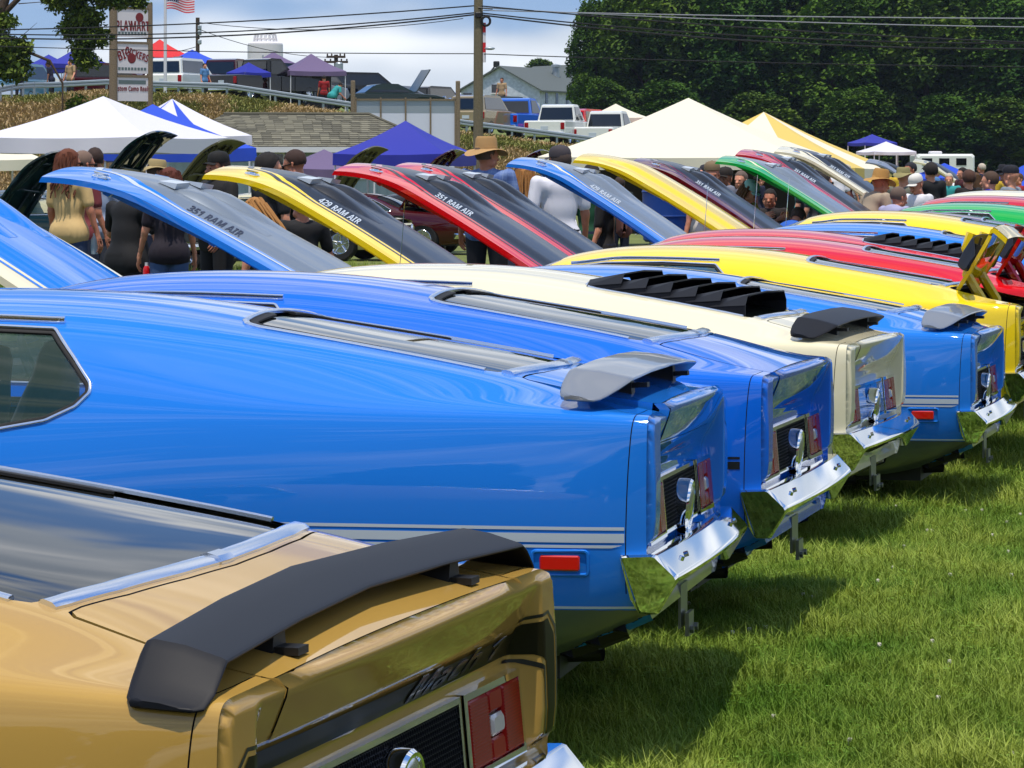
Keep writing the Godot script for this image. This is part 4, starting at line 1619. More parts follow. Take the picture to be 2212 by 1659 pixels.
func crown_mesh(key: String, blobs: int, per: int, w: float, h: float, base: float, leaf: ArrayMesh, light: Color, dark: Color, seed_: int) -> MultiMesh:
	if shared.has(key): return shared[key]
	var r := RandomNumberGenerator.new()
	r.seed = seed_
	var xf := []
	var tint := []
	for b in blobs:
		var f := float(b) / blobs
		var y := base + h * (f * .92 + .04)
		var wide := w * (.55 + .45 * sin(clampf(f * 1.1, 0, 1) * PI)) * (1.0 if f < .8 else .75)
		var a := b * 2.4 + r.randf()
		var c := Vector3(cos(a) * wide * .62, y, sin(a) * wide * .62) * 1.0
		var rad := w * r.randf_range(.30, .46)
		var hue := r.randf()
		for k in per:
			var d := Vector3(r.randfn(), r.randfn() * .85, r.randfn()).normalized()
			if d.y < -.55 and r.randf() < .6: continue
			var p := c + d * rad * (1.0 - .35 * pow(r.randf(), 2.0))
			xf.append(Transform3D(Basis.from_euler(Vector3(r.randf_range(-.5, .5), r.randf() * TAU, r.randf_range(-.5, .5))) * r.randf_range(.75, 1.25), p))
			tint.append(dark.lerp(light, clampf(hue * .65 + r.randf() * .35, 0, 1)))
	var mm := MultiMesh.new()
	mm.transform_format = MultiMesh.TRANSFORM_3D
	mm.use_colors = true
	mm.mesh = leaf
	mm.instance_count = xf.size()
	for i in xf.size():
		mm.set_instance_transform(i, xf[i])
		mm.set_instance_color(i, tint[i])
	shared[key] = mm
	return mm


func tree(label: String, p: Vector3, h: float, w: float, kind: int, group: String) -> Node3D:
	var o := thing("tree", label, "tree", group, p, kind * 1.7 + p.x)
	var so := Soup.new()
	so.tube([Vector3(0, -.3, 0), Vector3(.05, h * .25, .02), Vector3(-.05, h * .55, .05), Vector3(.03, h * .85, 0)], [h * .024, h * .018, h * .012, h * .004], 8)
	for k in 6:
		var a := k * 2.2 + kind
		var y := h * (.28 + .09 * k)
		so.tube([Vector3(0, y, 0), Vector3(cos(a) * w * .25, y + h * .07, sin(a) * w * .25), Vector3(cos(a) * w * .45, y + h * .12, sin(a) * w * .45)], [h * .009, h * .006, h * .002], 6)
	part("trunk", so.mesh(60), M.bark, o)
	var c := MultiMeshInstance3D.new()
	c.name = "crown"
	c.multimesh = crown_mesh("crown%d" % kind, 26, 150, 3.6, 13.0, 0.6, shared.leaves, [Color(.11, .20, .022), Color(.085, .17, .02), Color(.15, .23, .03)][kind % 3], [Color(.018, .050, .012), Color(.014, .045, .012), Color(.024, .060, .014)][kind % 3], 40 + kind)
	c.material_override = M.leaf
	c.set_meta("kind", "stuff")
	c.scale = Vector3(w / 3.6, h / 14.0, w / 3.6)
	o.add_child(c, true)
	return o


# ---------------------------------------------------------------- canopies
func canopy(called: String, label: String, c: Vector3, w: float, d: float, turn: float, eave: float, peak: float, fall: float, roof: Material, o_: Dictionary = {}) -> Node3D:
	var o := thing(called, label, "canopy" if not o_.has("category") else o_.category, o_.get("group", "pop-up canopies round the show field"), c, turn)
	var g: float = o_.get("ridge", 0.0)
	var cs := [Vector3(-w / 2, eave, d / 2), Vector3(w / 2, eave, d / 2), Vector3(w / 2, eave, -d / 2), Vector3(-w / 2, eave, -d / 2)]
	var tops := [Vector3(-g, peak, 0), Vector3(g, peak, 0), Vector3(g, peak, 0), Vector3(-g, peak, 0)]
	var stripes: Array = o_.get("stripes", [])
	for k in 4:
		var a: Vector3 = cs[k]
		var b: Vector3 = cs[(k + 1) % 4]
		var ta: Vector3 = tops[k]
		var tb: Vector3 = tops[(k + 1) % 4]
		var n: int = 1 if stripes.is_empty() else o_.get("count", 6)
		for s in n:
			var so := Soup.new()
			var f0 := float(s) / n
			var f1 := float(s + 1) / n
			var q := 6
			var m2 := 6 if n == 1 else 2
			var at2 := func(f: float, v: float) -> Vector3:
				var lo := a.lerp(b, f)
				var hi := ta.lerp(tb, f)
				var p := lo.lerp(hi, v)
				p.y -= sin(v * PI) * (peak - eave) * o_.get("sag", .07) + sin(f * PI) * (1 - v) * .03
				return p
			for i in m2:
				for j in q:
					var u0 := lerpf(f0, f1, float(i) / m2)
					var u1 := lerpf(f0, f1, float(i + 1) / m2)
					so.quad(at2.call(u0, float(j) / q), at2.call(u1, float(j) / q), at2.call(u1, float(j + 1) / q), at2.call(u0, float(j + 1) / q))
			# valance, a little wavy
			for i in m2:
				var u0 := lerpf(f0, f1, float(i) / m2)
				var u1 := lerpf(f0, f1, float(i + 1) / m2)
				var wv := Vector3(0, 0, .02 if i % 2 else -.02)
				so.quad(at2.call(u0, 0.0), at2.call(u1, 0.0), at2.call(u1, 0.0) - Vector3(0, fall, 0) + wv, at2.call(u0, 0.0) - Vector3(0, fall, 0) - wv)
			for i in range(0, so.v.size(), 3):
				var nn := -(so.v[i + 1] - so.v[i]).cross(so.v[i + 2] - so.v[i])
				if nn.dot((a + b) / 2 + Vector3(0, 1, 0) - Vector3(0, eave, 0)) < 0:
					var t := so.v[i + 1]
					so.v[i + 1] = so.v[i + 2]; so.v[i + 2] = t
			part("roof_panel", so.mesh(35), roof if n == 1 else stripes[s % stripes.size()], o)
	for k in 4:
		var so := Soup.new()
		var p: Vector3 = cs[k]
		so.tube([Vector3(p.x * .97, -.2, p.z * .97), Vector3(p.x * .97, eave, p.z * .97)], .022, 8)
		part("leg", so.mesh(), M.white_metal, o)
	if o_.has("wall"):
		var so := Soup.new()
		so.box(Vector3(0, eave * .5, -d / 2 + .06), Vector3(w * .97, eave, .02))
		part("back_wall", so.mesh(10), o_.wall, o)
	return o


# ---------------------------------------------------------------- distant vehicles
const SIDES := {
	"pickup": [5.5, 1.9, [[0.0, .52], [0.0, 1.08], [.06, 1.12], [2.0, 1.12], [3.75, 1.12], [4.6, 1.08], [5.3, 1.0], [5.5, .85], [5.5, .5], [5.3, .42], [.2, .42]], [[2.0, 1.1], [2.15, 1.82], [2.4, 1.88], [3.0, 1.86], [3.7, 1.14]]],
	"suv": [4.7, 1.85, [[0.0, .5], [0.0, 1.02], [.1, 1.1], [3.3, 1.1], [4.1, 1.05], [4.6, .95], [4.7, .8], [4.7, .5], [4.5, .4], [.2, .4]], [[.08, 1.08], [.25, 1.72], [.6, 1.80], [2.5, 1.78], [3.3, 1.12]]],
	"sedan": [4.7, 1.8, [[0.0, .48], [.02, .88], [.2, .95], [1.0, .97], [3.2, .97], [4.2, .9], [4.6, .78], [4.7, .65], [4.7, .45], [4.5, .34], [.2, .34]], [[.75, .95], [1.35, 1.36], [1.7, 1.42], [2.4, 1.40], [3.25, .98]]],
}


func auto(called: String, label: String, kind: String, p: Vector3, turn: float, m: Material, group: String, hood_up := false) -> Node3D:
	# p = middle of the tail on the ground; the nose points along -z turned by TURN
	var o := thing(called, label, "pickup truck" if kind == "pickup" else "car", group, p, turn)
	var s: Array = SIDES[kind]
	var w: float = s[1]
	if not shared.has("auto_" + kind):
		var so := Soup.new()
		var rings := []
		for q in [[-.5, .90], [-.485, .97], [-.44, 1.0], [.44, 1.0], [.485, .97], [.5, .90]]:
			var g := PackedVector3Array()
			for t in s[2]: g.append(Vector3(w * q[0], .75 + (t[1] - .75) * q[1], -(s[0] / 2 + (t[0] - s[0] / 2) * (q[1] * .2 + .8))))
			rings.append(g)
		so.loft(rings)
		shared["auto_" + kind] = so.mesh(35)
		so = Soup.new()
		rings = []
		for q in [[-.46, 0.0], [-.40, 1.0], [.40, 1.0], [.46, 0.0]]:
			var g := PackedVector3Array()
			var base: float = s[3][0][1]
			for t in s[3]:
				var f: float = (t[1] - base) / .8
				g.append(Vector3(w * signf(q[0]) * lerpf(.46, .38, f), t[1] if q[1] > 0 else base + (t[1] - base) * .97, -t[0] - (0.0 if q[1] > 0 else (.03 if t[0] < 2 else -.03))))
			rings.append(g)
		so.loft(rings)
		shared["auto_cab_" + kind] = so.mesh(35)
		var c: Array = s[3]
		for win in [["rear", 0, 1], ["front", 4, 3]]:
			so = Soup.new()
			var a: Array = c[win[1]]
			var b: Array = c[win[2]]
			var dz := .03 if win[0] == "rear" else -.03
			var qa := func(f: float, x: float) -> Vector3: return Vector3(x, lerpf(a[1], b[1], f), -lerpf(a[0], b[0], f) + dz)
			so.loft([PackedVector3Array([qa.call(.12, -w * .41), qa.call(.12, w * .41), qa.call(.88, w * .365), qa.call(.88, -w * .365)]), PackedVector3Array([qa.call(.12, -w * .41) - Vector3(0, 0, dz), qa.call(.12, w * .41) - Vector3(0, 0, dz), qa.call(.88, w * .365) - Vector3(0, 0, dz), qa.call(.88, -w * .365) - Vector3(0, 0, dz)])])
			shared["auto_%s_%s" % [win[0], kind]] = so.mesh(20)
		for sx in [-1, 1]:
			so = Soup.new()
			var y0: float = c[0][1] + .08
			var y1: float = c[2][1] - .12
			so.loft([PackedVector3Array([Vector3(sx * w * .463, y0, -c[0][0] - .22), Vector3(sx * w * .463, y0, -c[4][0] + .28), Vector3(sx * w * .405, y1, -c[3][0] + .02), Vector3(sx * w * .405, y1, -c[1][0] - .18)]), PackedVector3Array([Vector3(sx * w * .40, y0, -c[0][0] - .22), Vector3(sx * w * .40, y0, -c[4][0] + .28), Vector3(sx * w * .35, y1, -c[3][0] + .02), Vector3(sx * w * .35, y1, -c[1][0] - .18)])])
			shared["auto_side%d_%s" % [sx, kind]] = so.mesh(20)
		for sx in [-1, 1]:
			so = Soup.new()
			so.rbox(Vector3(sx * w * .435, .88, .0), Vector3(.18, .3, .06), .02)
			shared["auto_tail%d_%s" % [sx, kind]] = so.mesh(20)
		so = Soup.new()
		so.rbox(Vector3(0, .52, .05), Vector3(w * .94, .18, .14), .03)
		shared["auto_bumper_" + kind] = so.mesh(20)
		so = Soup.new()
		so.box(Vector3(0, .80, .012), Vector3(.34, .15, .02))
		shared["auto_plate_" + kind] = so.mesh(20)
		so = Soup.new()
		so.rbox(Vector3(0, .55, -s[0] - .02), Vector3(w * .94, .2, .1), .03)
		for sx in [-1, 1]: so.rbox(Vector3(sx * w * .36, .78, -s[0] + .06), Vector3(.3, .16, .1), .03)
		shared["auto_front_end_" + kind] = so.mesh(20)
	part("body", shared["auto_" + kind], m, o)
	part("cab", shared["auto_cab_" + kind], m, o)
	part("rear_window", shared["auto_rear_" + kind], M.dark_glass, o)
	part("windscreen", shared["auto_front_" + kind], M.dark_glass, o)
	for sx in [-1, 1]:
		part("side_window", shared["auto_side%d_%s" % [sx, kind]], M.dark_glass, o)
		part("tail_light", shared["auto_tail%d_%s" % [sx, kind]], M.lens, o)
		for z in [.85, s[0] - .9]:
			var wh := part("wheel", shared.tyre, M.rubber, o)
			wh.position = Vector3(sx * w * .44, .335, -z)
			wh.rotation.y = 0.0 if sx > 0 else PI
			part("rim", shared.rim, M.bright, wh)
	part("rear_bumper", shared["auto_bumper_" + kind], M.bright, o)
	part("plate", shared["auto_plate_" + kind], M.decal_silver, o)
	part("front_end", shared["auto_front_end_" + kind], M.bright, o)
	if hood_up:
		var so := Soup.new()
		so.rbox(Vector3(0, 0, -.6), Vector3(w * .8, .05, 1.25), .02)
		var h := part("bonnet", so.mesh(20), m, o)
		h.position = Vector3(0, 1.05, -3.3)
		h.rotation.x = 1.0
	return o


func wire(pts: Array, sag: float, r: float) -> void:
	var so := Soup.new()
	for k in pts.size() - 1:
		var path := []
		for i in 15:
			var f := i / 14.0
			path.append(pts[k].lerp(pts[k + 1], f) - Vector3(0, sag * 4 * f * (1 - f), 0))
		so.tube(path, r, 5)
	wires.append(so)


var wires := []


func make_background() -> void:
	M.bark = grained(Color(.16, .12, .08), Color(.34, .27, .20), .06, .8, .9)
	M.leaf = mat(Color.WHITE, .7)
	M.leaf.metallic_specular = .12
	M.leaf.vertex_color_use_as_albedo = true
	M.leaf.backlight_enabled = true
	M.leaf.backlight = Color(.35, .42, .12)
	M.white_metal = mat(Color(.8, .8, .82), .4)
	M.canvas_white = mat(Color(.80, .80, .84), .75)
	M.canvas_cream = mat(Color(.84, .82, .74), .75)
	M.canvas_blue = mat(Color(.05, .26, .75), .7)
	M.canvas_royal = mat(Color(.07, .12, .58), .7)
	M.canvas_purple = mat(Color(.38, .32, .46), .75)
	M.canvas_red = mat(Color(.78, .05, .10), .7)
	M.canvas_yellow = mat(Color(.80, .70, .36), .75)
	for c in ["canvas_white", "canvas_cream", "canvas_blue", "canvas_royal", "canvas_purple", "canvas_red", "canvas_yellow"]:
		M[c].backlight_enabled = true
		M[c].backlight = Color(.35, .35, .35)
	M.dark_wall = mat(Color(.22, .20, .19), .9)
	M.dark_glass = mat(Color(.03, .045, .05), .05, 0.0, 0.6)
	M.old_wood = grained(Color(.36, .31, .24), Color(.56, .50, .41), .09, .9, .9, 7)
	M.panel = mat(Color(.78, .80, .85), .6)
	M.sign_white = mat(Color(.82, .81, .82), .5)
	M.sign_red = mat(Color(.45, .08, .10), .6)
	M.sign_grey = mat(Color(.35, .42, .42), .6)
	M.galvanised = mat(Color(.60, .64, .67), .45, .5)
	M.black_paint = paint(Color(.02, .02, .022))
	M.plain_white = paint(Color(.85, .86, .84))
	M.tan_paint = paint(Color(.55, .50, .40))
	M.sky_paint = paint(Color(.32, .50, .62))
	M.shingles = []
	for k in 4: M.shingles.append(grained(Color(.33, .32, .27) * (.86 + .09 * k), Color(.48, .47, .41) * (.86 + .09 * k), .2, 2.0, .9, k))
	M.siding = grained(Color(.52, .58, .60), Color(.60, .66, .68), .1, 1.0, .7)
	M.barn = grained(Color(.62, .66, .72), Color(.82, .85, .90), .02, .5, .8, 12)
	M.roof_grey = grained(Color(.27, .30, .29), Color(.36, .39, .38), .1, .5, .7)
	shared.leaves = leaf_mesh(9, .42, .24, 3)
	shared.leaves_near = leaf_mesh(9, .20, .085, 5)
	# ---- land
	var turf := grained(Color(.30, .34, .12), Color(.44, .47, .20), .03, .25, .95, 5)
	terrain("far_field", -110, 220, 60, 60, 118, 16, turf)
	terrain("bank", -70, 40, 60, 118, 146, 24, grained(Color(.46, .36, .20), Color(.66, .53, .33), .05, .5, .95, 8))
	terrain("far_meadow", 40, 220, 20, 118, 146, 6, turf)
	terrain("plateau", -110, 220, 50, 146, 420, 30, grained(Color(.33, .38, .13), Color(.44, .48, .2), .02, .2, .95, 6))
	terrain("hill", -400, 600, 24, 420, 900, 8, turf)
	var r := RandomNumberGenerator.new()
	r.seed = 77
	var tuft := Soup.new()
	tuft.colored = true
	for b in 12:
		var a := r.randf() * TAU
		var h := r.randf_range(.12, .32)
		var d := Vector3(cos(a), 0, sin(a))
		var o := d * r.randf() * .22
		var s := r.randf_range(.7, 1.25)
		tuft.color = Color(s, s, s)
		var wd := Vector3(-d.z, 0, d.x) * .018
		tuft.quad(o - wd, o + wd, o + Vector3(0, h * .7, 0) + d * h * .25 + wd, o + Vector3(0, h * .7, 0) + d * h * .25 - wd)
		tuft.tri(o + Vector3(0, h * .7, 0) + d * h * .25 - wd, o + Vector3(0, h * .7, 0) + d * h * .25 + wd, o + Vector3(0, h * .85, 0) + d * h * .6)
	var xf := []
	var tint := []
	var pn := FastNoiseLite.new()
	pn.seed = 3; pn.frequency = .22
	while xf.size() < 26000:
		var x := r.randf_range(-24, 9)
		var d := r.randf_range(120, 146.5)
		var n := pn.get_noise_2d(x, d * .6)
		if n < -.25 and r.randf() < .5: continue
		xf.append(Transform3D(Basis(Vector3.UP, r.randf() * TAU) * r.randf_range(.6, 1.3), Vector3(x, ground_height(x, -d) - .03, -d)))
		tint.append(Color(.36, .25, .12).lerp(Color(.50, .38, .21), r.randf()) if n > -.1 + r.randf() * .2 else Color(.15, .17, .045).lerp(Color(.26, .25, .08), r.randf()))
	scatter("dry_grass", "brown dry grass tufts covering the bank", tuft.mesh(1), M.leaf, xf, tint)
	make_wood()
	make_buildings()
	make_canopies()
	make_hilltop()
	make_poles()
	make_opposite_row()
	make_surroundings()


func make_wood() -> void:

	var front := [[5.945, 252, 10.6, 2.1], [7.974, 256, 12.6, 3], [9.579, 250, 14.5, 3.8], [13.043, 254, 15.5, 4.2], [15.967, 248, 14.2, 4], [19.509, 252, 16, 4.2], [22.341, 247, 13.6, 4], [26.078, 252, 15.8, 4.3], [29.012, 249, 14.4, 4.1], [32.776, 253, 16.2, 4.3], [35.199, 248, 13, 4], [38.886, 252, 15.5, 4.2]]
	var back := [[9.428, 264, 15.5, 3.2], [11.926, 266, 18, 4.3], [15.858, 268, 18.5, 4.6], [19.553, 266, 19, 4.6], [23.542, 268, 18, 4.6], [27.18, 266, 19, 4.6], [31.226, 268, 18.5, 4.6], [34.807, 266, 19.5, 4.6], [38.91, 268, 18.5, 4.6]]
	var low := [[6.461, 243, 5, 2], [10.805, 241, 6, 3], [16.703, 240, 6, 3], [23.272, 240, 6.5, 3], [29.528, 240, 6, 3], [33.734, 241, 6, 3]]
	var k := 0
	var place := ["at the left end of the wood", "second in from the wood's left edge", "third along the wood's front", "behind the peak of the big white tent", "right of the big tent's peak", "above the yellow and white tent's peak", "above the yellow tent's slope", "above the small far blue canopy", "above the white camper van", "right of the white camper van", "near the frame's right edge", "cut off by the frame's right edge"]
	for t in front:
		tree("%s standing %s" % [["broad dark green tree", "dense yellowish green tree", "tall deep green tree"][k % 3], place[k]], Vector3(t[0], ground_height(t[0], -t[1]), -t[1]), t[2], t[3], k % 3, "trees of the dark wood")
		k += 1
	k = 0
	for t in back:
		tree("tall dark tree in the wood's rear rank, %s" % ["leftmost, showing above the wood's left shoulder", "second from the left", "above the big tent's left slope", "above the big tent's peak", "above the big tent's right slope", "above the yellow tent", "above the far small canopies", "above the camper van", "rightmost"][k], Vector3(t[0], ground_height(t[0], -t[1]), -t[1]), t[2], t[3], (k + 1) % 3, "rear trees of the dark wood")
		k += 1
	for t in low:
		tree("low leafy young tree at the dark wood's foot, %s" % ["beside the barn's end", "behind the tent's left slope", "behind the tent's right slope", "behind the yellow striped tent's slope", "behind the camper van", "at the frame's right edge"][low.find(t)], Vector3(t[0], ground_height(t[0], -t[1]), -t[1]), t[2], t[3], k % 3, "young trees at the wood's foot")
		k += 1
	tree("round pale green tree on the skyline behind the white barn", Vector3(2.968, 7.104, -345), 5.2, 2.3, 2, "")

	# the near tree whose boughs hang in from the left
	var o := thing("leaning_tree", "leafy tree leaning in at top left above the bank, hanging branches", "tree", "", Vector3(-17.02, 0.45, -112))
	var so := Soup.new()
	so.tube([Vector3(-1.2, -.5, 0), Vector3(-.6, 2.6, 0), Vector3(.75, 5.6, 0), Vector3(1.35, 7.6, 0)], [.26, .22, .17, .13], 10)
	so.tube([Vector3(.9, 6.0, 0), Vector3(1.7, 6.8, .1), Vector3(2.3, 7.4, .2)], [.10, .08, .06], 8)
	so.tube([Vector3(.2, 4.6, .1), Vector3(1.5, 5.0, .3), Vector3(2.5, 4.6, .4), Vector3(2.9, 3.9, .4), Vector3(2.9, 3.0, .4), Vector3(2.6, 2.3, .4), Vector3(2.3, 1.9, .4)], [.08, .06, .045, .035, .03, .02, .01], 7)
	so.tube([Vector3(1.3, 7.4, 0), Vector3(3.2, 7.3, .2), Vector3(4.6, 7.0, .3), Vector3(5.2, 6.7, .3)], [.10, .07, .04, .015], 7)
	for q in [[2.4, 2.1, -.4, -.5], [2.65, 2.6, .35, -.5], [2.9, 3.4, .4, -.3], [1.2, 5.1, .9, .7], [1.9, 6.9, .6, .8], [1.5, 6.4, 1.3, .1], [2.9, 3.1, -.5, -.6]]:
		so.tube([Vector3(q[0], q[1], .3), Vector3(q[0] + q[2] * .5, q[1] + q[3] * .45, .35), Vector3(q[0] + q[2], q[1] + q[3], .4)], [.018, .012, .005], 5)
	part("trunk", so.mesh(60), M.bark, o)
	var r := RandomNumberGenerator.new()
	r.seed = 15
	var xf := []
	var tint := []
	for b in [[3.5, 6.9, .9, .55, 340], [4.4, 6.75, .7, .5, 290], [2.9, 6.6, .6, .5, 200], [3.6, 5.95, .6, .35, 190], [5.05, 6.6, .4, .35, 120], [3.2, 5.6, .45, .35, 110], [3.9, 5.3, .5, .3, 110], [3.6, 4.6, .45, .3, 80], [3.5, 4.9, .35, .35, 70],
			[.5, 5.1, .9, .5, 360], [1.2, 4.4, .65, .5, 240], [.3, 4.3, .6, .5, 200], [1.6, 5.0, .35, .25, 80], [3.35, 3.1, .3, .35, 60], [3.1, 2.5, .25, .2, 26], [5.3, 6.5, .3, .25, 40], [1.0, 5.8, .5, .25, 80], [-1.0, 6.4, 1.3, 1.0, 300], [-2.0, 4.6, 1.2, .9, 260]]:
		for n in b[4]:
			var d := Vector3(r.randfn(), r.randfn(), r.randfn()).normalized() * pow(r.randf(), .45)
			xf.append(Transform3D(Basis.from_euler(Vector3(r.randf_range(-.6, .6), r.randf() * TAU, r.randf_range(-.6, .6))) * r.randf_range(.7, 1.2), Vector3(b[0] + d.x * b[2], b[1] + d.y * b[3], .3 + d.z * b[2])))
			tint.append(Color(.05, .09, .018).lerp(Color(.17, .22, .035), r.randf()))
	scatter("crown", "", shared.leaves_near, M.leaf, xf, tint, o)



func make_buildings() -> void:
	# shingled shed
	var o := thing("shed", "low pale grey shed with a hipped shingle roof, behind the royal blue canopy", "shed", "", Vector3(-6.529, .3, -107.5), .16)
	var W := 8.6
	var Dp := 4.2
	var ev := 1.95
	var rd := 3.0
	var so := Soup.new()
	so.box(Vector3(0, ev / 2 - .1, 0), Vector3(W - .7, ev + .2, Dp - .7))
	part("wall", so.mesh(10), M.siding, o)

	for k in 26:
		so = Soup.new()
		so.box(Vector3(-W / 2 + .5 + k * (W - 1.0) / 25.0, ev / 2, Dp / 2 - .335), Vector3(.035, ev, .03))
		part("batten", so.mesh(10), M.siding, o)
	for q in [[-.9, .75, "window"], [1.55, .9, "window"], [2.6, .5, "window"]]:
		so = Soup.new()
		so.box(Vector3(q[0], 1.45, Dp / 2 - .32), Vector3(q[1], .8, .05))
		var wn := part("window", so.mesh(10), M.white_metal, o)
		for i in 2:
			for j in 2:
				so = Soup.new()
				so.box(Vector3(q[0] + (i - .5) * q[1] * .46, 1.45 + (j - .5) * .37, Dp / 2 - .285), Vector3(q[1] * .4, .31, .03))
				part("pane", so.mesh(10), M.dark_glass, wn)
	so = Soup.new()
	so.box(Vector3(0, ev - .02, Dp / 2 + .01), Vector3(W, .16, .04))
	so.box(Vector3(W / 2 + .01, ev - .02, 0), Vector3(.04, .16, Dp))
	part("fascia", so.mesh(10), M.white_metal, o)
	# hipped roof: deck, then courses of shingles
	var hip := Dp / 2
	var e := [Vector3(-W / 2, ev, Dp / 2), Vector3(W / 2, ev, Dp / 2), Vector3(W / 2, ev, -Dp / 2), Vector3(-W / 2, ev, -Dp / 2)]
	var ra := Vector3(-W / 2 + hip, rd, 0)
	var rb := Vector3(W / 2 - hip, rd, 0)
	so = Soup.new()
	so.quad(e[0], e[1], rb, ra); so.tri(e[1], e[2], rb); so.quad(e[2], e[3], ra, rb); so.tri(e[3], e[0], ra); so.quad(e[3], e[2], e[1], e[0])
	so.orient(0)
	var roof := part("roof", so.mesh(5), M.shingles[1], o)
	var rest := [Soup.new(), Soup.new(), Soup.new(), Soup.new()]
	var r := RandomNumberGenerator.new()
	r.seed = 5
	var single := 0
	for face in 2:
		var a: Vector3 = e[0] if face == 0 else e[1]
		var b: Vector3 = e[1] if face == 0 else e[2]
		var ta := ra if face == 0 else rb
		var tb := rb
		var n := (b - a).cross(ta - a).normalized() * (1.0 if face == 0 else 1.0)
		if n.y < 0: n = -n
		for row in 17:
			var f0 := row / 17.0
			var f1 := (row + 1.25) / 17.0
			var l0 := a.lerp(ta, f0)
			var l1 := b.lerp(tb, f0)
			var u0 := a.lerp(ta, minf(f1, 1.0))
			var u1 := b.lerp(tb, minf(f1, 1.0))
			var cnt := int(ceil(l0.distance_to(l1) / .30))
			for k in cnt:
				var s0 := (k + .5 * (row % 2) * 1.0) / cnt
				var s1 := minf(s0 + .96 / cnt, 1.0)
				if s0 >= 1.0: continue
				var up := n * r.randf_range(.022, .034)
				var q := [l0.lerp(l1, s0), l0.lerp(l1, s1), u0.lerp(u1, s1), u0.lerp(u1, s0)]
				var t: Soup = rest[r.randi() % 4]
				var own := face == 0 and row >= 5 and single < 290 and k > cnt * .15
				if own:
					t = Soup.new()
					single += 1
				t.loft([PackedVector3Array([q[0] + up, q[1] + up, q[2] + n * .006, q[3] + n * .006]), PackedVector3Array([q[0], q[1], q[2] + n * .001, q[3] + n * .001])])
				if own: part("shingle", t.mesh(5), M.shingles[r.randi() % 4], roof)
	for k in 4: part("shingle_courses", rest[k].mesh(5), M.shingles[k], roof).set_meta("kind", "stuff")
	so = Soup.new()
	so.tube([ra + Vector3(0, .03, 0), rb + Vector3(0, .03, 0), e[1] + Vector3(0, .03, 0)], .05, 6)
	so.tube([rb + Vector3(0, .03, 0), e[2] + Vector3(0, .03, 0)], .05, 6)
	part("ridge_cap", so.mesh(), M.shingles[0], roof)

	# board with white panels between timber posts
	o = thing("panel_board", "tall white panelled board between two timber posts, above the shed roof", "board", "", Vector3(-3.477, 0.233, -116), .12)
	for k in 4:
		so = Soup.new()
		so.box(Vector3(-1.22 + k * .815, 2.4, 0), Vector3(.80, 2.5, .03))
		part("panel", so.mesh(10), M.panel, o)
		so = Soup.new()
		so.box(Vector3(-1.22 + k * .815, 3.45, -.0), Vector3(.79, .42, .034))
		part("upper_strip", so.mesh(10), M.galvanised, o)
	for k in 5:
		so = Soup.new()
		so.box(Vector3(-1.63 + k * .815, 2.3, .03), Vector3(.05, 2.9, .07))
		part("batten", so.mesh(10), M.old_wood, o)
	so = Soup.new()
	so.box(Vector3(0, 3.68, .02), Vector3(3.3, .06, .09))
	part("top_rail", so.mesh(10), M.old_wood, o)
	for s in [-1, 1]:
		so = Soup.new()
		so.rbox(Vector3(s * 1.72, 2.05, 0), Vector3(.14, 4.5, .14), .02)
		part("post", so.mesh(10), M.old_wood, o)

	# barn on the rise
	o = thing("barn", "white barn with grey gable roof and small dark windows, on the rise", "barn", "", Vector3(0.235, 5.543, -300), -.42)
	so = Soup.new()
	var gable := PackedVector2Array([Vector2(-3.6, -1), Vector2(3.6, -1), Vector2(3.6, 2.6), Vector2(0, 4.5), Vector2(-3.6, 2.6)])
	so.prism(gable, Vector3(0, 0, 3), Vector3.RIGHT, Vector3.UP, Vector3(0, 0, -15))
	part("wall", so.mesh(10), M.barn, o)
	so = Soup.new()
	for s in [-1, 1]:
		so.loft([PackedVector3Array([Vector3(0, 4.62, 3.3), Vector3(s * 3.95, 2.52, 3.3), Vector3(s * 3.95, 2.40, 3.3), Vector3(0, 4.48, 3.3)]), PackedVector3Array([Vector3(0, 4.62, -12.3), Vector3(s * 3.95, 2.52, -12.3), Vector3(s * 3.95, 2.40, -12.3), Vector3(0, 4.48, -12.3)])])
	part("roof", so.mesh(10), M.roof_grey, o)
	for q in [[-.4, 2.7], [-.4, 1.2], [1.9, 1.3], [-3.0, 2.0], [-3.0, .9]]:
		so = Soup.new()
		so.box(Vector3(q[0], q[1], 3.01), Vector3(.75, .7, .06))
		var wn := part("window", so.mesh(10), M.dark_glass, o)
		so = Soup.new()
		so.box(Vector3(q[0], q[1] - .40, 3.03), Vector3(.9, .1, .12))
		part("sill", so.mesh(10), M.sign_white, wn)
	for k in 6:
		so = Soup.new()
		so.box(Vector3(3.61, 1.9, 1.6 - k * 2.2), Vector3(.06, .9, .5))
		part("window", so.mesh(10), M.dark_glass, o)
	so = Soup.new()
	so.lathe(Vector3(1.2, 4.2, -6), Basis.IDENTITY, [[.3, -.6], [.3, .5], [.42, .52], [.42, .7], [.05, .8]], 12)
	part("roof_vent", so.mesh(30), M.galvanised, o)
	so = Soup.new()
	so.rbox(Vector3(-.3, 4.75, 3.1), Vector3(.5, .5, .3), .06)
	so.tube([Vector3(-.9, 4.0, 3.2), Vector3(-.3, 4.7, 3.2)], .06, 6)
	part("hoist", so.mesh(20), M.black, o)

	o = thing("house", "grey roofed pale house just left of the wood, behind the barn", "house", "", Vector3(4.043, 7.816 - 1.3, -330), .5)
	so = Soup.new()
	so.prism(PackedVector2Array([Vector2(-3.2, -2), Vector2(3.2, -2), Vector2(3.2, 2.2), Vector2(0, 4.4), Vector2(-3.2, 2.2)]), Vector3(0, 0, 4), Vector3.RIGHT, Vector3.UP, Vector3(0, 0, -8))
	part("wall", so.mesh(10), M.barn, o)
	so = Soup.new()
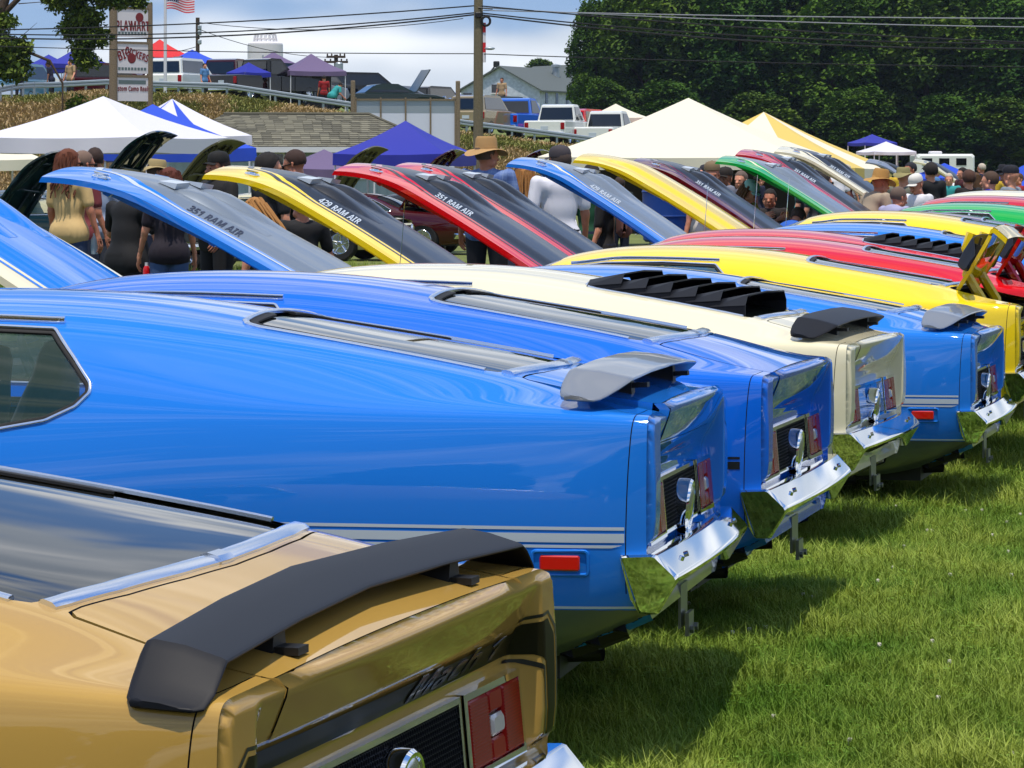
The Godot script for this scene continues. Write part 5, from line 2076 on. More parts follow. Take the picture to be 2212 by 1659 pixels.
	for s in [-1, 1]:
		so.loft([PackedVector3Array([Vector3(0, 4.6, 4.3), Vector3(s * 3.6, 2.15, 4.3), Vector3(s * 3.6, 2.0, 4.3), Vector3(0, 4.42, 4.3)]), PackedVector3Array([Vector3(0, 4.6, -4.3), Vector3(s * 3.6, 2.15, -4.3), Vector3(s * 3.6, 2.0, -4.3), Vector3(0, 4.42, -4.3)])])
	part("roof", so.mesh(10), M.roof_grey, o)
	for q in [-1.4, 1.4]:
		so = Soup.new()
		so.box(Vector3(q, 1.0, 4.01), Vector3(.9, 1.2, .06))
		part("window", so.mesh(10), M.dark_glass, o)

	o = thing("water_tank", "white cylindrical water tank with a cage on top, far on the skyline", "water tank", "", Vector3(-43.069, 18.494, -620))
	so = Soup.new()
	so.lathe(Vector3.ZERO, Basis.IDENTITY, [[3.1, -9.0], [3.1, 4.4], [3.0, 4.7], [2.2, 5.0], [.1, 5.15]], 36)
	part("tank", so.mesh(30), M.sign_white, o)
	so = Soup.new()
	for k in 16:
		var a := TAU * k / 16
		so.tube([Vector3(cos(a) * 2.1, 4.9, sin(a) * 2.1), Vector3(cos(a) * 1.8, 6.4, sin(a) * 1.8)], .10, 5)
	for y in [5.5, 6.3]:
		var ring := []
		for k in 17: ring.append(Vector3(cos(TAU * k / 16) * (2.3 - .08 * y) , y, sin(TAU * k / 16) * (2.3 - .08 * y)))
		so.tube(ring, .10, 5, false)
	part("cage", so.mesh(), M.sign_white, o)
	so = Soup.new()
	so.tube([Vector3(-.2, -8, 3.15), Vector3(-.2, 2.6, 3.15)], .12, 6)
	part("pipe", so.mesh(), M.galvanised, o)



func make_canopies() -> void:
	canopy("white_canopy", "large white canopy behind the tan-shirted woman", Vector3(-7.135, 0.06, -62), 3.3, 3.3, -0.34, 2.18, 2.9, 0.26, M.canvas_white, {})
	canopy("blue_canopy", "bright blue canopy right behind the large white one", Vector3(-6.776, -0.04, -67), 3, 3, 0.45, 2.12, 2.95, 0.24, M.canvas_blue, {})
	canopy("striped_canopy", "white canopy with blue stripes peeping over the bright blue one", Vector3(-7.366, -0.05, -77), 2.6, 2.6, 0.5, 2.45, 3.25, 0.2, M.canvas_white, {"stripes": [M.canvas_white, M.canvas_white, M.canvas_blue, M.canvas_white, M.canvas_white], "count": 5})
	canopy("royal_canopy", "royal blue canopy in front of the shingled shed", Vector3(-2.248, -0.05, -75), 2.45, 2.45, -0.25, 2.05, 2.75, 0.24, M.canvas_royal, {})
	canopy("lilac_canopy", "small lilac canopy low behind the man in dark sunglasses", Vector3(-4.445, -0.06, -84), 2, 2, 0.3, 1.75, 2.2, 0.2, M.canvas_purple, {})
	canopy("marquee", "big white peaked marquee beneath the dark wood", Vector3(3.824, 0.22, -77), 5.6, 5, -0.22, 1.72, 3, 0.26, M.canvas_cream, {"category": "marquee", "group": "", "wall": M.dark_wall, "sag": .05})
	canopy("striped_marquee", "yellow and white striped marquee at the right of the big white one", Vector3(6.31, 0.25, -89), 5.6, 4.6, -0.3, 1.45, 2.85, 0.26, M.canvas_cream, {"category": "marquee", "group": "", "stripes": [M.canvas_yellow, M.canvas_cream, M.canvas_cream, M.canvas_yellow], "count": 4, "sag": .05})
	canopy("blue_canopy", "small blue canopy far off under the wood", Vector3(14.804, ground_height(14.804, -146), -146), 1.5, 1.5, 0.4, 1.75, 2.1, 0.12, M.canvas_royal, {})
	canopy("white_canopy", "small low white canopy beside the far small blue one", Vector3(14.743, ground_height(14.743, -140), -140), 1.8, 1.8, 0.3, 1.45, 1.85, 0.12, M.canvas_white, {})
	canopy("blue_canopy", "low blue canopy among the crowd, right of the camper van's middle", Vector3(11.686, ground_height(11.686, -96), -96), 1.5, 1.5, 0.6, 1.35, 1.75, 0.2, M.canvas_blue, {})
	canopy("blue_canopy", "blue canopy cut off by the frame's right edge", Vector3(10.407, ground_height(10.407, -72), -72), 1.4, 1.4, 0.5, 1.3, 1.72, 0.3, M.canvas_blue, {})
	canopy("cream_canopy", "cream canopy at the frame's left edge by the bank", Vector3(-12.157, 0, -80), 2.6, 2.6, 0.4, 1.9, 2.75, 0.24, M.canvas_cream, {})
	canopy("white_canopy", "small white peaked canopy beside the hilltop white pickup", Vector3(4.905, ground_height(4.905, -168), -168), 2.2, 2.2, 0.6, 1.75, 2.4, 0.2, M.canvas_cream, {})
	canopy("blue_canopy", "larger blue canopy on the hilltop among the tree's leaves", Vector3(-19.99, ground_height(-19.99, -163), -163), 2.7, 2.2, 0.2, 1.75, 2.5, 0.2, M.canvas_royal, {})
	canopy("blue_canopy", "blue canopy on the hilltop left of the larger blue one", Vector3(-21.657, ground_height(-21.657, -166), -166), 2.2, 2.2, 0.5, 1.7, 2.35, 0.2, M.canvas_royal, {})
	canopy("red_canopy", "red canopy on the hilltop beside the sign posts", Vector3(-16.662, ground_height(-16.662, -168), -168), 2.6, 2.2, 0.35, 1.9, 2.75, 0.22, M.canvas_red, {})
	canopy("blue_canopy", "sky blue canopy on the hilltop behind the white van", Vector3(-15.04, ground_height(-15.04, -167), -167), 2.6, 2.2, 0.3, 1.65, 2.3, 0.2, M.canvas_blue, {})
	canopy("blue_canopy", "small blue canopy slanting on the hilltop beside black pickup", Vector3(-11.569, ground_height(-11.569, -156), -156), 1.4, 1.4, 0.7, 1.3, 1.75, 0.2, M.canvas_royal, {})
	canopy("purple_canopy", "greyish purple canopy on the hilltop right of the water tank", Vector3(-8.937, ground_height(-8.937, -158), -158), 2.6, 2.2, 0.35, 1.75, 2.55, 0.2, M.canvas_purple, {"wall": M.black})
	canopy("purple_canopy", "greyish purple canopy on the hilltop left of the water tank's foot", Vector3(-11.164, ground_height(-11.164, -166), -166), 2.4, 2, 0.35, 1.7, 2.4, 0.2, M.canvas_purple, {})
	canopy("blue_canopy", "tiny blue canopy on the hilltop above the white panelled board", Vector3(-3.147, ground_height(-3.147, -175), -175), 1.6, 1.6, 0.4, 1.5, 1.9, 0.2, M.canvas_royal, {})


func make_hilltop() -> void:
	var g := "vehicles parked along the hilltop road"
	auto("pale_blue_car", "pale blue and white car at the frame's left edge on the hill", "suv", Vector3(-21.524, ground_height(-21.524, -150) + 0, -150), -0.3, M.sky_paint, g, false)
	auto("red_car", "red car on the hilltop behind the tree leaves", "sedan", Vector3(-21.539, ground_height(-21.539, -158) + 0, -158), 1.3, M.red, g, false)
	auto("maroon_car", "maroon car on the hilltop with its bonnet up, left of the sign", "suv", Vector3(-20.144, ground_height(-20.144, -160) + 0, -160), -1.2, M.maroon, g, true)
	auto("maroon_car", "dark maroon car on the hilltop nearest the sign posts", "sedan", Vector3(-19.141, ground_height(-19.141, -163) + 0, -163), -1.2, M.maroon, g, true)
	auto("white_van", "white van seen from behind, right of the flagpole base", "suv", Vector3(-15.33, ground_height(-15.33, -156) + 0, -156), -0.35, M.plain_white, g, false)
	auto("red_pickup", "dark red pickup truck on the hilltop beside the black pickup", "pickup", Vector3(-14.201, ground_height(-14.201, -160) + 0, -160), -0.45, M.maroon, g, false)
	auto("black_pickup", "black pickup truck beside the dark red pickup", "pickup", Vector3(-12.686, ground_height(-12.686, -155) + 0, -155), -0.7, M.black_paint, g, false)
	auto("black_car", "black car behind the small slanting blue canopy", "suv", Vector3(-11.67, ground_height(-11.67, -164) + 0, -164), -0.6, M.black_paint, g, false)
	auto("black_car", "black car between the two purple canopies", "suv", Vector3(-10.344, ground_height(-10.344, -165) + 0, -165), -0.5, M.black_paint, g, false)
	auto("green_car", "dark green car with bonnet up at the left post of the white board", "sedan", Vector3(-7.733, ground_height(-7.733, -163) + 0, -163), -1.25, M.dark_green, g, true)
	auto("black_car", "low black car above the white board's left half", "sedan", Vector3(-6.86, ground_height(-6.86, -172) + 0, -172), -1.2, M.black_paint, g, false)
	auto("black_car", "low black car above the white board's middle", "sedan", Vector3(-5.872, ground_height(-5.872, -176) + 0, -176), -1.25, M.black_paint, g, false)
	auto("grey_car", "grey car above the white board's right half", "sedan", Vector3(-4.152, ground_height(-4.152, -176) + 0, -176), -1.2, M.silver, g, false)
	auto("tan_car", "tan four wheel drive car half hidden by the tall utility pole", "suv", Vector3(-2.085, ground_height(-2.085, -160) + 0, -160), -0.35, M.tan_paint, g, false)
	auto("blue_pickup", "blue pickup truck seen from behind, in front of the barn", "pickup", Vector3(-0.637, ground_height(-0.637, -163) + 0, -163), -0.35, M.deep_blue, g, false)
	auto("black_car", "low black car between the blue and the white pickup", "sedan", Vector3(0.346, ground_height(0.346, -166) + 0, -166), -0.4, M.black_paint, g, false)
	auto("white_pickup", "white pickup truck seen from behind, in front of the barn's right end", "pickup", Vector3(1.432, ground_height(1.432, -157) + 0, -157), -0.28, M.plain_white, g, false)
	auto("red_car", "red open four wheel drive between the two white pickups", "suv", Vector3(2.596, ground_height(2.596, -166) + 0, -166), -0.4, M.red, g, false)
	auto("white_pickup", "white pickup truck behind the big marquee's left slope", "pickup", Vector3(3.583, ground_height(3.583, -158) + 0, -158), -0.3, M.plain_white, g, false)
	auto("white_car", "white parked car on the hilltop, far behind the tree at left", "sedan", Vector3(-24.121, ground_height(-24.121, -172) + 0, -172), -0.5, M.plain_white, g, false)
	auto("black_car", "black parked car on the hilltop, between the two blue hilltop canopies", "sedan", Vector3(-23.616, ground_height(-23.616, -178) + 0, -178), -1.2, M.black_paint, g, false)
	auto("silver_car", "silver parked car on the hilltop, beneath the larger blue hilltop canopy", "suv", Vector3(-21.677, ground_height(-21.677, -180) + 0, -180), -0.7, M.silver, g, false)
	auto("black_car", "black parked car on the hilltop, half hidden by the sign stack", "sedan", Vector3(-19.077, ground_height(-19.077, -172) + 0, -172), -1, M.black_paint, g, false)
	auto("maroon_car", "maroon parked car on the hilltop, just left of the red canopy", "suv", Vector3(-18.42, ground_height(-18.42, -178) + 0, -178), -0.5, M.maroon, g, false)
	auto("white_car", "white parked car on the hilltop, rear rank above the dark red pickup", "suv", Vector3(-15.272, ground_height(-15.272, -180) + 0, -180), -1.2, M.plain_white, g, false)
	auto("maroon_car", "maroon parked car on the hilltop, rear rank above the black pickup", "suv", Vector3(-14.019, ground_height(-14.019, -182) + 0, -182), -0.7, M.maroon, g, false)
	auto("black_car", "black parked car on the hilltop, rear rank left of the water tank", "suv", Vector3(-13.015, ground_height(-13.015, -178) + 0, -178), -1, M.black_paint, g, false)
	auto("silver_car", "silver parked car on the hilltop, beside the guardrail under the water tank", "sedan", Vector3(-10.42, ground_height(-10.42, -158) + 0, -158), -0.5, M.silver, g, false)
	auto("black_car", "black parked car on the hilltop, right behind the purple canopy", "suv", Vector3(-8.995, ground_height(-8.995, -170) + 0, -170), -1.2, M.black_paint, g, false)
	auto("dark_green_car", "dark green parked car on the hilltop, by the pole with two crossarms", "sedan", Vector3(-8.739, ground_height(-8.739, -176) + 0, -176), -0.7, M.dark_green, g, false)
	auto("silver_car", "silver parked car on the hilltop, above the white board's left end", "sedan", Vector3(-7.247, ground_height(-7.247, -168) + 0, -168), -1, M.silver, g, false)
	auto("black_car", "black parked car on the hilltop, above the white board's right panel", "suv", Vector3(-4.786, ground_height(-4.786, -170) + 0, -170), -0.5, M.black_paint, g, false)
	auto("black_car", "black parked car on the hilltop, at the white board's right post", "sedan", Vector3(-3.306, ground_height(-3.306, -168) + 0, -168), -1.2, M.black_paint, g, false)
	auto("dark_green_car", "dark green parked car on the hilltop, behind the tall utility pole", "suv", Vector3(-1.659, ground_height(-1.659, -172) + 0, -172), -0.7, M.dark_green, g, false)
	auto("maroon_car", "maroon parked car on the hilltop, behind the gap of the two white pickups", "suv", Vector3(3.228, ground_height(3.228, -172) + 0, -172), -1, M.maroon, g, false)
	auto("red_car", "red parked car on the hilltop, under the small peaked white canopy", "sedan", Vector3(4.954, ground_height(4.954, -166) + 0, -166), -0.5, M.red, g, false)
	g = "vehicles in the far right crowd"
	# camper van among the far crowd
	var o := thing("camper_van", "long white camper van beneath the wood, behind the far crowd", "camper van", "", Vector3(24.821, ground_height(24.821, -205) - .1, -205), .1)
	var so := Soup.new()
	so.rbox(Vector3(0, 1.25, 0), Vector3(3.4, 1.5, 2.0), .12)
	part("body", so.mesh(30), M.plain_white, o)
	for k in 3:
		so = Soup.new()
		so.box(Vector3(-1.1 + k * 1.0, 1.55, 1.01), Vector3(.6, .4, .03))
		part("window", so.mesh(10), M.dark_glass, o)
	so = Soup.new()
	so.box(Vector3(0, .85, 1.012), Vector3(3.3, .12, .02))
	part("stripe", so.mesh(10), M.sign_red, o)
	so = Soup.new()
	so.rbox(Vector3(-.4, 2.06, 0), Vector3(.7, .2, .6), .05)
	part("roof_box", so.mesh(30), M.sign_white, o)
	for x in [-1.3, 1.3]:
		var wh := part("wheel", shared.tyre, M.rubber, o)
		wh.position = Vector3(x, .33, .95)
		wh.rotation.y = -PI / 2
	# guardrail along the road edge
	o = thing("guardrail", "galvanised guardrail curving along the edge of the hilltop road", "guardrail", "")
	var path := []
	for q in [[-22.812, 132], [-21.691, 138], [-20.613, 143], [-19.274, 147], [-16.817, 149], [-14.73, 149.5], [-11.808, 149.5], [-8.915, 150], [-6.002, 150.5], [-2.086, 151], [0.773, 152], [3.669, 153], [6.882, 153.5], [9.915, 154]]: path.append(Vector3(q[0], 0, -q[1]))

	var curve := Curve3D.new()
	for p in path: curve.add_point(p)
	var along := []
	var n := 90
	for i in n + 1:
		var p := curve.sample_baked(curve.get_baked_length() * i / n)
		p.y = ground_height(p.x, p.z) + .62
		along.append(p)
	so = Soup.new()
	var rings := []
	for i in along.size():
		var p: Vector3 = along[i]
		rings.append(PackedVector3Array([p + Vector3(0, -.12, 0), p + Vector3(0, -.09, .05), p + Vector3(0, -.03, .05), p + Vector3(0, 0, .0), p + Vector3(0, .03, .05), p + Vector3(0, .09, .05), p + Vector3(0, .12, 0), p + Vector3(0, .10, -.02), p + Vector3(0, -.10, -.02)]))
	so.loft(rings)
	part("beam", so.mesh(30), M.galvanised, o)
	for i in range(0, along.size(), 2):
		so = Soup.new()
		so.box(along[i] + Vector3(0, -.35, -.07), Vector3(.09, .95, .09))
		part("post", so.mesh(10), M.galvanised, o)

	# stack of three signs between two posts
	o = thing("sign_stack", "three stacked white signs with red lettering between two timber posts", "sign", "", Vector3(-13.713, 3.56, -128), .72)
	for q in [[-.80, 4.6, .16], [.80, 4.1, .12]]:
		so = Soup.new()
		so.tube([Vector3(q[0], -2.5, 0), Vector3(q[0] + .01, q[1] * .5, 0), Vector3(q[0], q[1], 0)], [q[2], q[2] * .97, q[2] * .92], 10)
		part("post", so.mesh(), M.old_wood, o)
	var text := [["PLAY LOTTERY", 3.33, 1.0, "ALL CASH GAMES ON SALE"], ["BIG CHICKEN", 2.05, 1.05, "FRESH EVERY DAY"], ["Custom Camo Realty", .95, .85, ""]]
	for k in 3:
		var y: float = text[k][1]
		so = Soup.new()
		so.box(Vector3(0, y, .02), Vector3(1.40, text[k][2], .05))
		var b := part("sign_board", so.mesh(10), M.sign_white, o)
		so = Soup.new()
		so.box(Vector3(0, y + text[k][2] / 2 + .05, .02), Vector3(1.5, .09, .09))
		part("rail", so.mesh(10), M.old_wood, o)
		if k == 0:
			so = Soup.new()
			so.lathe(Vector3(.32, y + .22, .046), Basis(Vector3.RIGHT, PI / 2), [[.17, 0.0], [.17, .012], [.0, .012]], 16)
			part("emblem", so.mesh(20), M.sign_red, b)
			for wd in [["PLAY", -.36], ["MART", .33]]:
				var t := part("lettering", words(wd[0], .36, .01), M.sign_red, b)
				t.position = Vector3(wd[1], y - .1, .052)
				t.scale = Vector3(.62, 1, 1)
		if k == 1:
			for wd in [["BIG", -.36, .35, .36], ["DICKERS", .2, -.3, .27]]:
				var t := part("lettering", words(wd[0], wd[3], .01), M.sign_red, b)
				t.position = Vector3(wd[1], y + .16, .052)
				t.rotation.z = wd[2]
				t.scale = Vector3(.7, 1, 1)
			so = Soup.new()
			so.lathe(Vector3(-.02, y + .02, .046), Basis(Vector3.RIGHT, PI / 2), [[.19, 0.0], [.16, .012], [.0, .012]], 14)
			part("emblem", so.mesh(20), M.sign_red, b)
		if k == 2:
			var t := part("lettering", words("Custom Camo Realty", .17, .01), M.sign_red, b)
			t.position = Vector3(0, y + .02, .052)
			t.scale = Vector3(.72, 1, 1)
			so = Soup.new()
			so.box(Vector3(0, y + .26, .048), Vector3(1.2, .14, .008))
			part("line_of_print", so.mesh(10), M.sign_grey, b)
		else:
			so = Soup.new()
			for i in 9: so.box(Vector3(-.56 + i * .14, y - .36, .048), Vector3(.10, .10, .008))
			part("line_of_print", so.mesh(10), M.sign_grey, b).set_meta("kind", "stuff")

	o = thing("flagpole", "tall white flagpole on the hilltop beside the sign stack", "flagpole", "", Vector3(-14.74, 4.97, -151))
	so = Soup.new()
	so.tube([Vector3(0, -.2, 0), Vector3(0, 4.6, 0)], [.075, .06], 10)
	part("pole", so.mesh(), M.white_metal, o)
	so = Soup.new()
	so.ball(Vector3(0, 4.68, 0), Vector3(.1, .1, .1))
	part("finial", so.mesh(), M.bright, o)
	var fl := thing("flag", "red and white striped flag with blue canton flying from the white pole", "flag", "", Vector3(-14.74, 9.123, -151))
	var at3 := func(u: float, v: float) -> Vector3: return Vector3(.07 + u * 1.18, -v * .70 - u * .18 + .05 * sin(u * 7.0), .10 * sin(u * 6.5 + v))
	for s in 13:
		so = Soup.new()
		var u0 := .42 if s < 7 else 0.0
		for i in 10: so.quad(at3.call(lerpf(u0, 1, i / 10.0), s / 13.0), at3.call(lerpf(u0, 1, (i + 1) / 10.0), s / 13.0), at3.call(lerpf(u0, 1, (i + 1) / 10.0), (s + 1) / 13.0), at3.call(lerpf(u0, 1, i / 10.0), (s + 1) / 13.0))
		part("stripe", so.mesh(60), M.canvas_red if s % 2 == 0 else M.canvas_white, fl)
	so = Soup.new()
	for i in 5:
		for j in 4: so.quad(at3.call(.42 * i / 5.0, 7.0 / 13 * j / 4.0), at3.call(.42 * (i + 1) / 5.0, 7.0 / 13 * j / 4.0), at3.call(.42 * (i + 1) / 5.0, 7.0 / 13 * (j + 1) / 4.0), at3.call(.42 * i / 5.0, 7.0 / 13 * (j + 1) / 4.0))
	var canton := part("canton", so.mesh(60), mat(Color(.05, .07, .30), .7), fl)
	so = Soup.new()
	for i in 6:
		for j in 5:
			var c: Vector3 = at3.call(.42 * (i + .5) / 6.0, 7.0 / 13 * (j + .5) / 5.0) + Vector3(0, 0, .006)
			for k in 5:
				var a := TAU * k / 5 + PI / 2
				so.tri(c, c + Vector3(cos(a - .63), sin(a - .63), 0) * .011, c + Vector3(cos(a), sin(a), 0) * .026)
				so.tri(c, c + Vector3(cos(a), sin(a), 0) * .026, c + Vector3(cos(a + .63), sin(a + .63), 0) * .011)
	part("stars", so.mesh(1), M.canvas_white, canton).set_meta("kind", "stuff")



func make_poles() -> void:
	var o: Node3D = thing("utility_pole", "tall weathered timber utility pole with a coiled black cable loop", "utility pole", "", Vector3(-0.818, 0, -86))
	var so := Soup.new()
	so.tube([Vector3(0, -.3, 0), Vector3(0, 3, 0), Vector3(.01, 8.2, 0)], [.125, .118, .10], 12)
	part("pole", so.mesh(), M.pole_wood, o)
	so = Soup.new()
	var ring := []
	for k in 21: ring.append(Vector3(.19 + cos(TAU * k / 20) * .10, 5.248 + sin(TAU * k / 20) * .11, .12))
	so.tube(ring, .03, 8, false)
	part("cable_loop", so.mesh(), M.rubber, o)
	for k in 4:
		so = Soup.new()
		so.box(Vector3(.15, 5.091 - k * .24, .05), Vector3(.07, .24, .06))
		part("marker_band", so.mesh(10), M.canvas_red if k % 2 == 0 else M.sign_white, o)
	so = Soup.new()
	so.rbox(Vector3(-.0, 5.393, .13), Vector3(.16, .14, .1), .02)
	so.tube([Vector3(0, 5.573, .1), Vector3(.35, 5.539, .14)], .02, 6)
	part("fittings", so.mesh(20), M.black, o)
	so = Soup.new()
	so.ball(Vector3(.28, 4.586, .14), Vector3(.13, .04, .06))
	part("lamp", so.mesh(), M.galvanised, o)

	o = thing("utility_pole", "thin dark utility pole on the hilltop left of the water tank", "utility pole", "", Vector3(-22.124, 9.047, -250))
	so = Soup.new()
	so.tube([Vector3(0, -3, 0), Vector3(0, 3.16, 0)], .14, 8)
	part("pole", so.mesh(), M.bark, o)
	so = Soup.new()
	for y in [.5, 1.6, 2.2]: so.rbox(Vector3(.12, 3.54 - 2.4 + y * .6, 0), Vector3(.3, .35, .3), .05)
	part("insulators", so.mesh(20), M.galvanised, o)

	o = thing("utility_pole", "utility pole with two crossarms and transformer, right of the purple canopy", "utility pole", "", Vector3(-13.867, 7.99, -280))
	so = Soup.new()
	so.tube([Vector3(0, -3, 0), Vector3(0, 2.554, 0)], .16, 8)
	part("pole", so.mesh(), M.bark, o)
	for q in [[2.372, 1.5], [1.97, 1.9]]:
		so = Soup.new()
		so.box(Vector3(0, q[0], .2), Vector3(q[1], .18, .14))
		for s in [-1, -.5, .5, 1]: so.lathe(Vector3(s * q[1] * .45, q[0] + .08, .2), Basis.IDENTITY, [[.05, 0.0], [.07, .12], [.02, .18]], 8)
		part("crossarm", so.mesh(20), M.bark, o)
	so = Soup.new()
	so.lathe(Vector3(.25, 0.73, .3), Basis.IDENTITY, [[.3, 0.0], [.32, .1], [.32, 1.1], [.25, 1.2], [.02, 1.25]], 12)
	part("transformer", so.mesh(30), M.galvanised, o)

	wire([Vector3(-14.7, 5.253, -92), Vector3(-0.852, 5.629, -86), Vector3(13.492, 4.46, -80)], 0.12, 0.017)
	wire([Vector3(-14.7, 5.205, -92), Vector3(-0.852, 5.461, -86), Vector3(13.492, 4.523, -80)], 0.25, 0.017)
	wire([Vector3(-14.7, 5.109, -92), Vector3(-0.852, 5.416, -86), Vector3(13.492, 4.398, -80)], 0.28, 0.02)
	wire([Vector3(-14.7, 4.893, -92), Vector3(-0.852, 4.463, -86), Vector3(13.492, 3.96, -80)], 0.06, 0.012)
	wire([Vector3(-0.852, 5.517, -86), Vector3(13.492, 5.065, -80)], 0.05, 0.013)
	wire([Vector3(-0.852, 5.584, -86), Vector3(13.492, 4.857, -80)], 0.1, 0.012)
	wire([Vector3(-22.124, 11.881, -250), Vector3(-2.97, 10.685, -215)], 0.6, 0.025)
	wire([Vector3(-22.124, 11.425, -250), Vector3(-13.867, 10.325, -280)], 0.5, 0.025)
	wire([Vector3(-29.006, 9.847, -260), Vector3(-22.124, 10.187, -250)], 0.3, 0.025)
	var n4 := 0
	var at4 := ["topmost", "second from the top", "third from the top, thickest", "lowest", "pale upper", "pale thin upper", "distant", "distant sloping", "distant short"]
	for s in wires:
		lone("overhead_wire", s.mesh(60), M.wire_black if n4 < 4 or n4 > 5 else M.wire_pale, "%s overhead wire %s" % [at4[n4], "crossing the sky from the tall timber pole" if n4 < 6 else "running to the thin dark pole on the hilltop"], "wire", "overhead wires")
		n4 += 1



func make_opposite_row() -> void:
	var g := "cars facing the other way beyond the aisle"

	car("teal_car", "teal car facing right with bonnet raised, at the frame's left edge", -10.7908, 53.1875, PI + 0.25, -0.22, 0, M.teal, {"group": g, "hood": {"open": .94, "long": .90, "scoops": false, "locks": false, "under": M.dark_green}})
	car("green_car", "dark green car with bonnet raised behind the short-haired man", -9.57978, 55.6875, PI + 0.25, 0.1, 0, M.dark_green, {"group": g, "hood": {"open": .94, "long": .90, "scoops": false, "locks": false, "under": M.dark_green}})
	car("olive_car", "cream car with a mossy bonnet underside, behind the curly haired woman", -8.76378, 58.9875, PI + 0.25, 0, 0, M.cream, {"group": g, "hood": {"open": .94, "long": .90, "scoops": false, "locks": false, "under": M.olive}})
	car("cream_car", "cream car facing right, its headlamps by the yellow bonnet", -6.74478, 68.6875, PI + 0.25, -0.06, 0, M.cream, {"group": g, "hood": {"open": .94, "long": .90, "scoops": false, "locks": false, "under": M.olive}})
	car("maroon_car", "maroon car facing right with white-lettered tyre, behind the red bonnet", -5.32678, 74.1875, PI + 0.25, -0.09, 0, M.maroon, {"group": g, "hood": {"open": .94, "long": .90, "scoops": false, "locks": false, "under": M.maroon}})
	car("cream_car", "second cream car, its pale bonnet underside beside the royal blue canopy", -7.31978, 81.1875, PI + 0.25, -0.1, 0, M.cream, {"group": g, "hood": {"open": .94, "long": .90, "scoops": false, "locks": false, "under": M.cream}})
	car("black_car", "dark car with bonnet raised between hat wearer and white-shirted man", -3.45778, 85.1875, PI + 0.25, -0.05, 0, M.black_paint, {"group": g, "hood": {"open": .94, "long": .90, "scoops": false, "locks": false, "under": M.maroon}})


func make_surroundings() -> void:
	# the rest of the field, behind and beside the photographer: a wood and more parked cars, seen only as reflections
	var k := 0
	for i in 18:
		var a := lerpf(-.35, 2.9, i / 17.0)
		var rr := 62.0 + 9.0 * (i % 3)
		var p := Vector3(cos(a) * rr + 14, 0, sin(a) * rr - 6)
		tree("broad tree of the wood behind the photographer, seen only in reflections", p, 11.0 + 2.0 * ((i * 7) % 4), 5.6, i % 3, "trees behind the photographer")
	var g := "cars parked behind the photographer"
	for i in 8:
		auto("parked_car", "%s %s car parked across the field behind the photographer, seen only in reflections" % [["white", "red", "black", "silver"][i % 4], ["low", "tall"][i / 4]], ["sedan", "suv"][i / 4], Vector3(21 + i * 1.4, 0, -24 + i * 5.2), -1.2, [M.plain_white, M.red, M.black_paint, M.silver][i % 4], g)



